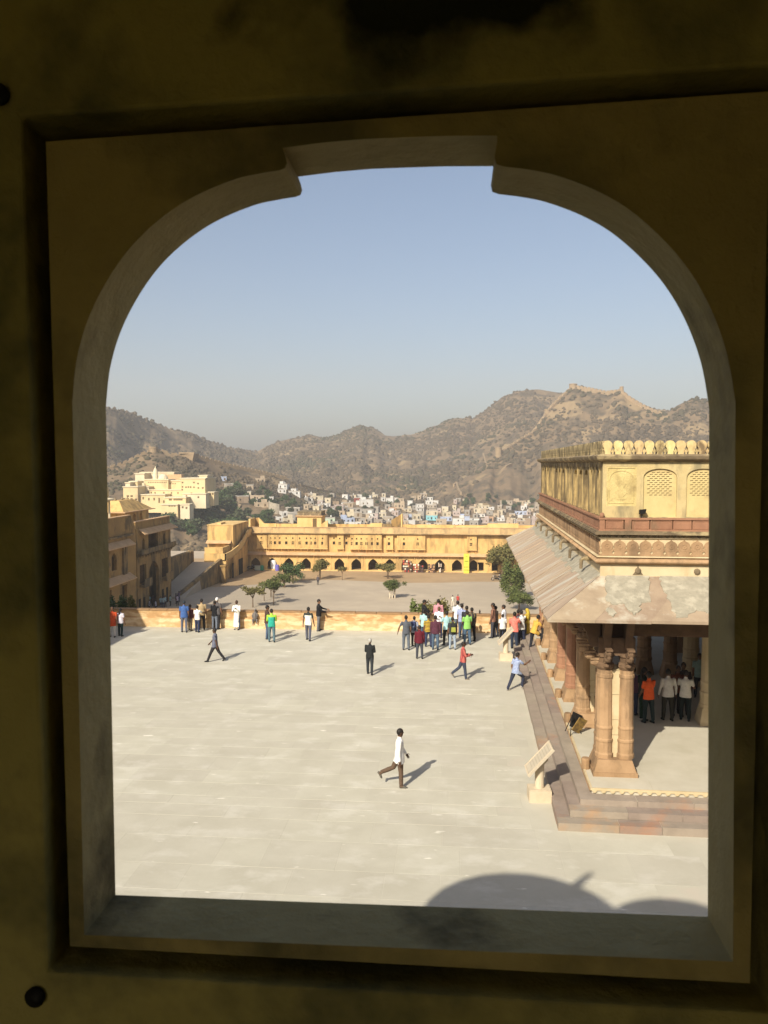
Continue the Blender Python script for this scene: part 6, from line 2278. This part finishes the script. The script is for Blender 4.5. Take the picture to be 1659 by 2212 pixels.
def backpack(label, who, c1, c2, front=False):
    t, info = who
    p = info['back'] if not front else info['chest'] + Vector((0, .02, 0))
    q = local_pt(t, info, p)
    g_ = thing('backpack', label, 'backpack', q, t.rotation_euler.z + (math.pi if front else 0))
    b = MB().hexa([(-.15, -.09, -.23), (.15, -.09, -.23), (.15, .05, -.23), (-.15, .05, -.23), (-.13, -.07, .20), (.13, -.07, .20), (.13, .05, .22), (-.13, .05, .22)])
    bo = part('bag', b, cloth(c1), g_)
    bv = bo.modifiers.new('soft', 'BEVEL')
    bv.width, bv.segments = .035, 3
    part('front_pocket', MB().hexa([(-.11, -.14, -.20), (.11, -.14, -.20), (.11, -.085, -.20), (-.11, -.085, -.20), (-.10, -.12, .0), (.10, -.12, .0), (.10, -.08, .02), (-.10, -.08, .02)]), cloth(c2), g_)
    for sx in (-.09, .09):
        part('strap', MB().tube([(sx, .03, .18), (sx, .10, .24), (sx, .2, .22), (sx, .295, .05), (sx * 1.2, .22, -.12), (sx * 1.2, .05, -.18)], [(.022, .008)] * 6, 6, side=(1, 0, 0)), cloth(c2), g_)
    return g_


A7 = lambda x, y: ((250 + .3918 * x) / 1.15732, (1460 + .3918 * y) / 1.15732)
A6 = lambda x, y: ((960 + .26522 * x) / 1.15732, (1460 + .26522 * y) / 1.15732)


def at7(x, y, z=0):
    return atz(*A7(x, y), z)


def at6(x, y, z=0):
    return atz(*A6(x, y), z)


def hgt_of(A, x, foot, headtop, z=0):
    p = atz(*A(x, foot), z)
    d = (p - EYE).dot(FW)
    return max(1.15, min(1.86, (foot - headtop) * (.3918 if A is A7 else .26522) / 1.15732 * d / FPX * 1.05))


def P7(label, x, foot, headtop, face, **k):
    return person(label, at7(x, foot), face, hgt_of(A7, x, foot, headtop), **k)


def P6(label, x, foot, headtop, face, **k):
    return person(label, at6(x, foot), face, hgt_of(A6, x, foot, headtop), **k)


HOLD = ((30, 6, 85, 25), (30, 6, 85, 25))
FOLD = ((28, 10, 75, 55), (28, 10, 75, 55))
STEP = ((22, 6), (-20, 18))
PHONE = ((15, 10, 100, 30), (38, 8, 95, 22))

# along the parapet, from the shaded corner on
P7('person in orange red kurta and pale trousers standing in the shaded corner by the parapet', 82, 338, 150, 170, top=(.50, .07, .02), bot=(.55, .50, .44), hem=-.30, hair='long')
P7('person in white top and long dark green skirt in the shaded corner by the parapet', 132, 333, 160, 10, top=(.62, .58, .64), bot=(.012, .03, .028), hair='long', robe=.05, sleeve='short') if False else None
P7('person in white top and dark green trousers in the shaded corner by the parapet', 132, 333, 160, 10, top=(.62, .58, .64), bot=(.012, .03, .028), hair='long')
P7('tall person in royal blue T-shirt and grey trousers at the parapet', 538, 308, 112, 350, top=(.055, .12, .32), bot=(.12, .13, .17), cap=(.03, .04, .05))
P7('person in maroon shirt and khaki trousers next to the royal blue T-shirt', 576, 298, 135, 20, top=(.10, .035, .035), bot=(.26, .21, .15), sleeve='long')
P7('short person in white T-shirt and dark trousers pointing over the parapet', 622, 308, 142, 15, top=WHITE, bot=NAVY, arms=((4, 8, 10), (55, 10, 30)))
P7('tall person in sand coloured shirt behind the short white T-shirt at the parapet', 650, 293, 100, 340, top=(.42, .31, .17), bot=DARK)
P7('person in black jacket over a white shirt and grey jeans, arms folded by the parapet', 733, 290, 112, 0, top=BLACK, bot=(.14, .16, .20), sleeve='long', arms=FOLD)
q_ = P7('person in a white cap just behind the black jacket at the parapet', 748, 288, 92, 10, top=(.10, .09, .09), bot=DARK, cap=(.75, .73, .70))
P7('person in a long white robe facing the terrace and holding a phone, by the parapet', 874, 291, 110, 185, top=(.80, .77, .70), robe=.10, sleeve='long', arms=((25, 6, 105, 30), (20, 8, 95, 35)), skin=1)
P7('tall person in dark brown T-shirt half hidden behind the green hooded jacket', 1068, 350, 142, 60, top=(.07, .04, .03), bot=JEANS, arms=((10, 8, 90, 30), (10, 8, 90, 30)))
P7('person in turquoise green hooded jacket with lime hood and faded jeans', 1096, 371, 165, 350, top=(.03, .36, .27), bot=(.10, .16, .19), sleeve='long', vest=(.35, .62, .06), arms=((20, 8, 80, 30), (20, 8, 80, 30)))
P7('person in white vest with black shoulders and dark sleeves walking toward the parapet', 1330, 360, 152, 8, top=(.74, .73, .66), vest=(.035, .04, .035), bot=(.10, .105, .14), sleeve='short', legs=((12, 4), (-12, 6)), arms=((-8, 14, 10), (6, 14, 12)), build=.98)
P7('person in black jacket and grey trousers reaching out to one side over the parapet', 1396, 299, 103, 75, top=BLACK, bot=(.15, .15, .155), sleeve='long', arms=((50, 6, 25), (30, 8, 40)), skin=2)
# walking in the open
P7('person in grey blue shirt and black trousers striding on the open terrace near the parapet', 735, 495, 280, 268, top=(.13, .14, .19), bot=DARK, legs=((26, 4), (-24, 14)), arms=((-24, 8, 12), (28, 8, 16)), skin=1)
def PD(label, x, foot, headtop, face, z=0, **k):
    p = atz(x, foot, z)
    h = (foot - headtop) * (p - EYE).dot(FW) / FPX * 1.02
    return person(label, p, face, max(1.15, min(1.88, h)), **k)


PD('person in a flat cap and black clothes walking away alone across the terrace', 799, 1457, 1379, 8, top=(.02, .022, .022), bot=(.03, .035, .04), sleeve='long', legs=((8, 2), (-9, 5)), arms=((12, 8, 60, 40), (12, 8, 60, 40)), cap=(.40, .39, .35))
PD('person in untucked white shirt and brown trousers striding across the terrace, largest walking figure', 863, 1699, 1573, 84, top=(.78, .76, .74), bot=(.115, .075, .05), shoes=(.12, .11, .09), sleeve='long', hem=-.20, legs=((-26, 42), (5, 4)), arms=((14, 10, 18), (-6, 8, 12)), head=(-18, 0), skin=1, voxel=.014)
P6('person in red checked shirt walking with a white bowl in the hands', 745, 897, 552, 84, top=stripes('red_check', (.32, .04, .04), (.13, .02, .03), 'Z', 16, (.40, .10, .08)), bot=(.045, .055, .085), sleeve='long', legs=((-22, 30), (10, 4)), arms=((20, 6, 75, 30), (20, 6, 75, 30)), shoes=(.2, .17, .13), skin=1)
bw = thing('bowl', 'white bowl carried by the person in the red checked shirt', 'bowl', at6(745, 897) + Vector((.30, -.02, .95)))
part('bowl', MB().lathe([(.03, 0), (.07, .03), (.10, .08), (.085, .075), (.03, .02)], 14), cloth((.7, .68, .62)), bw)
P6('person in blue checked shirt climbing the pavilion steps beside the far information plinth', 1240, 1000, 640, 52, top=stripes('blue_check', (.25, .31, .47), (.10, .14, .30), 'X', 19, (.34, .39, .52)), bot=(.03, .035, .06), sleeve='short', legs=((-22, 6), (52, 62)), arms=((-18, 10, 25), (52, 12, 55)), lean=8, shoes=(.35, .33, .30))

# the crowd before the parapet, from its edge inward
P6('person in slate grey T-shirt at the outer edge of the crowd, arm held away', 208, 622, 305, 350, top=(.09, .10, .12), bot=(.11, .13, .16), arms=((8, 30, 5), (4, 8, 12)), legs=((2, 2), (-2, 2)))
w_ = P6('person in pale grey shirt with a navy backpack beside the slate grey T-shirt', 284, 588, 313, 20, top=(.30, .32, .40), bot=DARK)
backpack('navy backpack on the pale grey shirt at the outer edge of the crowd', w_, (.035, .045, .11), (.10, .13, .20))
P6('short person in dark red hooded top standing in front of the crowd', 335, 705, 398, 350, top=(.11, .012, .022), bot=(.055, .06, .075), sleeve='long', legs=((3, 2), (-3, 2)))
P6('person in pale teal shirt half hidden behind the yellow and black stripes', 375, 545, 250, 30, top=(.36, .55, .55), bot=JEANS)
P6('person in black jacket facing sideways at the parapet behind the teal shirt', 378, 470, 150, 70, top=BLACK, bot=DARK, sleeve='long', arms=FOLD)
P6('person in yellow and black striped T-shirt in the crowd', 418, 593, 300, 345, top=stripes('yellow_stripe', (.55, .36, .03), (.03, .025, .02), 'Z', 15), bot=NAVY)
P6('person in plum shirt and jeans with the back turned in the middle of the crowd', 484, 622, 305, 5, top=(.085, .028, .045), bot=(.08, .12, .18), sleeve='long')
P6('tall person in pink checked shirt standing at the parapet behind the crowd', 512, 452, 152, 0, top=stripes('pink_check', (.50, .20, .24), (.30, .08, .12), 'Z', 14, (.55, .30, .32)), bot=NAVY, sleeve='long')
P6('person in white shirt with dark braces facing the camera from the middle of the crowd', 518, 505, 222, 185, top=(.74, .73, .74), bot=NAVY, sleeve='long', arms=HOLD)
P6('person in light cyan shirt and black trousers in the crowd', 590, 578, 265, 335, top=(.36, .58, .60), bot=BLACK, arms=((20, 20, 60, 20), (6, 10, 14)))
w_ = P6('person in dark top and pale jeans carrying a black and yellow backpack', 645, 617, 322, 350, top=(.04, .045, .05), bot=PALEJ)
backpack('black and yellow backpack on the person in pale jeans', w_, (.025, .027, .025), (.30, .32, .06))
P6('tall person in white T-shirt at the parapet on the inner side of the crowd', 694, 478, 165, 355, top=(.62, .68, .68), bot=(.12, .15, .17))
P6('person in blue and white checked shirt beside the tall white T-shirt', 732, 510, 195, 25, top=stripes('navy_check', (.55, .58, .65), (.10, .13, .30), 'X', 14, (.20, .24, .42)), bot=JEANS)
P6('person in lime green polo shirt and jeans at the inner edge of the crowd', 784, 572, 262, 340, top=(.25, .52, .13), bot=(.07, .12, .19), arms=((20, 10, 90, 35), (10, 8, 20)))
w_ = P6('person in dark shirt with a khaki shoulder bag at the inner edge of the crowd', 828, 542, 232, 330, top=(.05, .045, .04), bot=BLACK)
backpack('khaki bag worn in front by the dark shirt at the inner edge of the crowd', w_, (.33, .25, .13), (.25, .18, .09), True)
P6('person in black T-shirt partly hidden behind the lime green polo', 778, 525, 215, 10, top=(.03, .03, .035), bot=DARK)
P6('person in brown and navy checked shirt at the parapet between the crowd and the far plinth', 372 + 40, 530, 248, 20, top=(.09, .05, .05), bot=DARK) if False else None
P6('tall person in brown checked shirt standing between the crowd and the far information plinth', 1028, 508, 150, 285, top=stripes('brown_check', (.15, .06, .04), (.05, .025, .02), 'Z', 16, (.22, .11, .07)), bot=(.055, .055, .07), sleeve='long')
P6('shorter person in dark brown shirt close behind the tall brown checked shirt', 1052, 500, 215, 300, top=(.075, .055, .04), bot=(.04, .045, .06), sleeve='long')
P6('tall person in white shirt standing behind the far information plinth', 1128, 512, 205, 290, top=(.68, .68, .72), bot=NAVY, sleeve='long')
P6('short person in white T-shirt and black trousers right behind the board of the far plinth', 1118, 545, 292, 350, top=(.66, .66, .64), bot=BLACK)
P6('person in coral red shirt and dark jeans at the foot of the far steps', 1228, 612, 268, 20, top=(.72, .19, .15), bot=(.025, .035, .06), sleeve='short', arms=((10, 8, 20), (40, 8, 60)))
w_ = P6('person in white shirt with a black bag across the chest by the coral shirt', 1292, 590, 232, 330, top=(.70, .70, .68), bot=(.025, .03, .06), arms=HOLD)
backpack('black bag hanging in front of the white shirt by the far steps', w_, (.03, .032, .045), (.05, .055, .08), True)
P6('dark haired person in maroon top between the coral shirt and the black bag', 1262, 570, 250, 10, top=(.12, .03, .04), bot=NAVY)
person('person in a yellow sari with a covered head on the far pavilion steps', at6(1348, 520, .2), 300, 1.58, top=(.55, .40, .05), robe=.04, scarf=(.50, .36, .05), sleeve='short', hair='long')
w_ = person('person in mustard shirt and black jeans stepping up onto the pavilion platform', at6(1410, 625, .37), 60, 1.72, top=(.58, .36, .07), bot=(.02, .022, .03), legs=((-6, 4), (62, 70)), arms=((10, 14, 20), (30, 10, 40)), lean=22)
person('person in tan shirt in the shade of the far piers', PM @ Vector((1.3, 18.0, .65)), 290, 1.70, top=(.40, .25, .13), bot=DARK)
# the people inside the pavilion
HG = 'people in the shade of the pavilion'
hl = lambda x, y: atz((1570 + .15374 * x) / 1.15732, (1540 + .15374 * y) / 1.15732, .65)
w_ = person('person in bright orange top and dark trousers seen from behind inside the pavilion', hl(330, 1740), 335, 1.72, top=(.85, .13, .03), bot=(.02, .035, .035), group=HG, arms=((10, 8, 30), (20, 8, 70)))
person('tall dark clothed person with long hair beside the orange top inside the pavilion', hl(245, 1690), 60, 1.78, top=(.02, .03, .022), bot=(.02, .05, .03), hair='long', group=HG)
person('person in grey white shirt with hands at the sides inside the pavilion', hl(640, 1700), 355, 1.74, top=(.62, .60, .56), bot=(.03, .028, .02), sleeve='long', group=HG, arms=((6, 12, 12), (6, 16, 10)))
person('person in white shirt holding a folded yellow paper inside the pavilion', hl(925, 1700), 20, 1.70, top=(.66, .64, .58), bot=(.012, .02, .02), sleeve='short', group=HG, arms=((20, 12, 70, 30), (20, 16, 60, 30)))
person('person in rust brown shirt between the two white shirts inside the pavilion', hl(800, 1620), 180, 1.72, top=(.20, .06, .03), bot=DARK, group=HG)
person('dark haired person just behind the white shirt with the paper inside the pavilion', hl(885, 1590), 190, 1.78, top=(.05, .04, .04), bot=DARK, group=HG)
person('person in dull purple shirt partly behind the corner pier inside the pavilion', hl(75, 1600), 30, 1.66, top=(.14, .07, .12), bot=NAVY, group=HG)
person('person far inside the pavilion in pale green clothes between two columns', hl(1150, 1330), 200, 1.65, top=(.25, .36, .32), bot=DARK, group=HG, voxel=.03)

# lower courtyard
LG = 'people of the lower courtyard'
def PL(label, x, foot, h, face, **k):
    return person(label, atz(x, foot, ZL), face, h, group=k.pop('group', LG), voxel=.03, **k)


PL('lone person in dark clothes standing before the rounded tree of the lower courtyard', (760 + 580 * .06028) / 1.15732, (1400 + 1035 * .06028) / 1.15732, 1.74, 0, top=(.09, .075, .08), bot=(.04, .04, .045), sleeve='long')
PL('person in pale clothes in the lower courtyard, seen just over the crowd', *A6(648, 212), 1.72, 330, top=(.66, .60, .48), bot=(.60, .55, .45))
PL('person in red top in the lower courtyard beside the pale clothes', *A6(696, 200), 1.66, 20, top=(.40, .06, .05), bot=(.5, .46, .4))
px4 = lambda x, y: ((340 + .08439 * x) / 1.15732, (1440 + .08439 * y) / 1.15732)
for lab, x, y, c1, c2 in (('person in white shirt closest to the parapet in the shaded lower crowd', 400, 1010, (.50, .48, .52), DARK), ('second white shirt, a little farther along the parapet in the shaded lower crowd', 585, 1005, (.52, .50, .54), NAVY),
                          ('person in turquoise top at the outer edge of the shaded lower crowd', 405, 860, (.22, .42, .42), DARK), ('person in dark plum top in the middle of the shaded lower crowd', 520, 850, (.07, .045, .06), DARK),
                          ('person in black top left of the pale teal group in the shaded lower crowd', 610, 800, (.03, .03, .035), DARK), ('person in pale teal shirt at the heart of the shaded lower crowd', 740, 900, (.38, .52, .52), NAVY),
                          ('person in striped teal and white shirt at the heart of the shaded lower crowd', 820, 905, (.45, .58, .58), NAVY), ('person in light teal kurta on the far side of the shaded lower crowd', 870, 880, (.36, .50, .50), DARK),
                          ('tall person with reddish head cloth behind the teal shirts in the shaded lower crowd', 830, 790, (.14, .09, .08), DARK), ('person in dusty white top climbing the ramp foot above the shaded lower crowd', 800, 660, (.40, .36, .33), BROWN),
                          ('person in mint top standing apart beyond the teal shirts', 1020, 850, (.42, .56, .50), DARK), ('person in lilac top at the ramp side of the shaded lower crowd', 1230, 850, (.42, .36, .44), BLACK),
                          ('person in dark purple top behind the lilac top at the ramp side', 1190, 790, (.09, .06, .10), DARK), ('person raising an arm behind the lilac top at the ramp side', 1275, 740, (.16, .12, .18), NAVY)):
    up_ = 'raising' in lab
    PL(lab, *px4(x, y + 30), R.uniform(1.6, 1.75), R.uniform(0, 360), top=c1, bot=c2, group='people in the shade of the gate building', arms=((4, 8, 12), (150, 14, 20)) if up_ else ((4, 8, 12), (4, 8, 12)))
bpy.data.objects.remove(_tmp)

# ------------------------------------------------------------------ animals on the parapet
p = aty((600 + 245 * .15672) / 1.15732, (1480 + 300 * .15672) / 1.15732, 43.0)
mk = thing('langur_monkey', 'grey langur monkey slumped over the parapet edge with its tail hanging down', 'monkey', (p.x, 42.93, .62))
M_fur = mat('monkey_fur', (.17, .15, .14), (.11, .10, .095), 14, bump=.5, bsc=40)
M_face = mat('monkey_face', (.02, .018, .018))
b = MB().tube([(0, -.02, -.16), (0, -.04, 0), (0, -.02, .18), (.01, .02, .32), (.03, .0, .38)], [(.10, .09), (.13, .11), (.11, .10), (.075, .07), (.05, .05)], 10)
b.tube([(.02, .0, .36), (.03, -.02, .43), (.05, -.04, .50)], [(.05, .05), (.075, .08), (.04, .05)], 10)
for sx in (-1, 1):
    b.tube([(sx * .09, -.02, .26), (sx * .14, -.08, .12), (sx * .10, -.12, .0)], [.04, .033, .024], 7)
    b.tube([(sx * .08, -.02, -.10), (sx * .12, -.13, -.06), (sx * .10, -.08, -.26), (sx * .10, -.14, -.29)], [.06, .05, .033, .024], 7)
b.tube([(-.05, .0, -.12), (-.13, -.03, -.28), (-.16, -.04, -.42)], [.02, .016, .012], 6)
part('body', b, M_fur, mk, smooth=True)
part('face', MB().ball((.065, -.095, .44), (.035, .03, .04)), M_face, mk, smooth=True)
p = aty((1130 + 676 * .10247) / 1.15732, (1480 + 560 * .10247) / 1.15732, 43.2)
bd = thing('bird', 'small dark bird perched on top of the parapet', 'bird', (p.x, 43.2, .985))
b = MB().tube([(.0, .10, .02), (0, .03, .09), (0, -.04, .16), (0, -.06, .20)], [(.02, .02), (.06, .055), (.045, .045), (.02, .02)], 8).ball((0, -.065, .215), (.032, .036, .032))
b.tube([(0, .08, .05), (0, .2, .0)], [(.035, .012), (.03, .008)], 6)
part('body', b, mat('bird_dark', (.05, .045, .045)), bd, smooth=True)
part('beak', MB().tube([(0, -.095, .215), (0, -.13, .208)], [.009, .002], 5), M_face, bd)
for sx in (-.02, .02):
    part('leg', MB().tube([(sx, 0, .06), (sx, -.005, 0)], [.006, .006], 5), M_face, bd)

# ================================================================== the air
hz = bpy.data.meshes.new('haze')
hb = MB().box(-2550, 2550, -60, 2550, -55, 260)
hz = hb.mesh('haze', [])
ho = link('haze', hz)
ho['kind'] = 'stuff'
mh = bpy.data.materials.new('haze')
mh.use_nodes = True
N = mh.node_tree.nodes
L = mh.node_tree.links
N.remove(N['Principled BSDF'])
pv = N.new('ShaderNodeVolumePrincipled')
pv.inputs['Color'].default_value = (.69, .70, .72, 1)
pv.inputs['Density'].default_value = .00034
pv.inputs['Anisotropy'].default_value = 0.0
L.new(pv.outputs[0], N['Material Output'].inputs['Volume'])

hz.materials.append(mh)
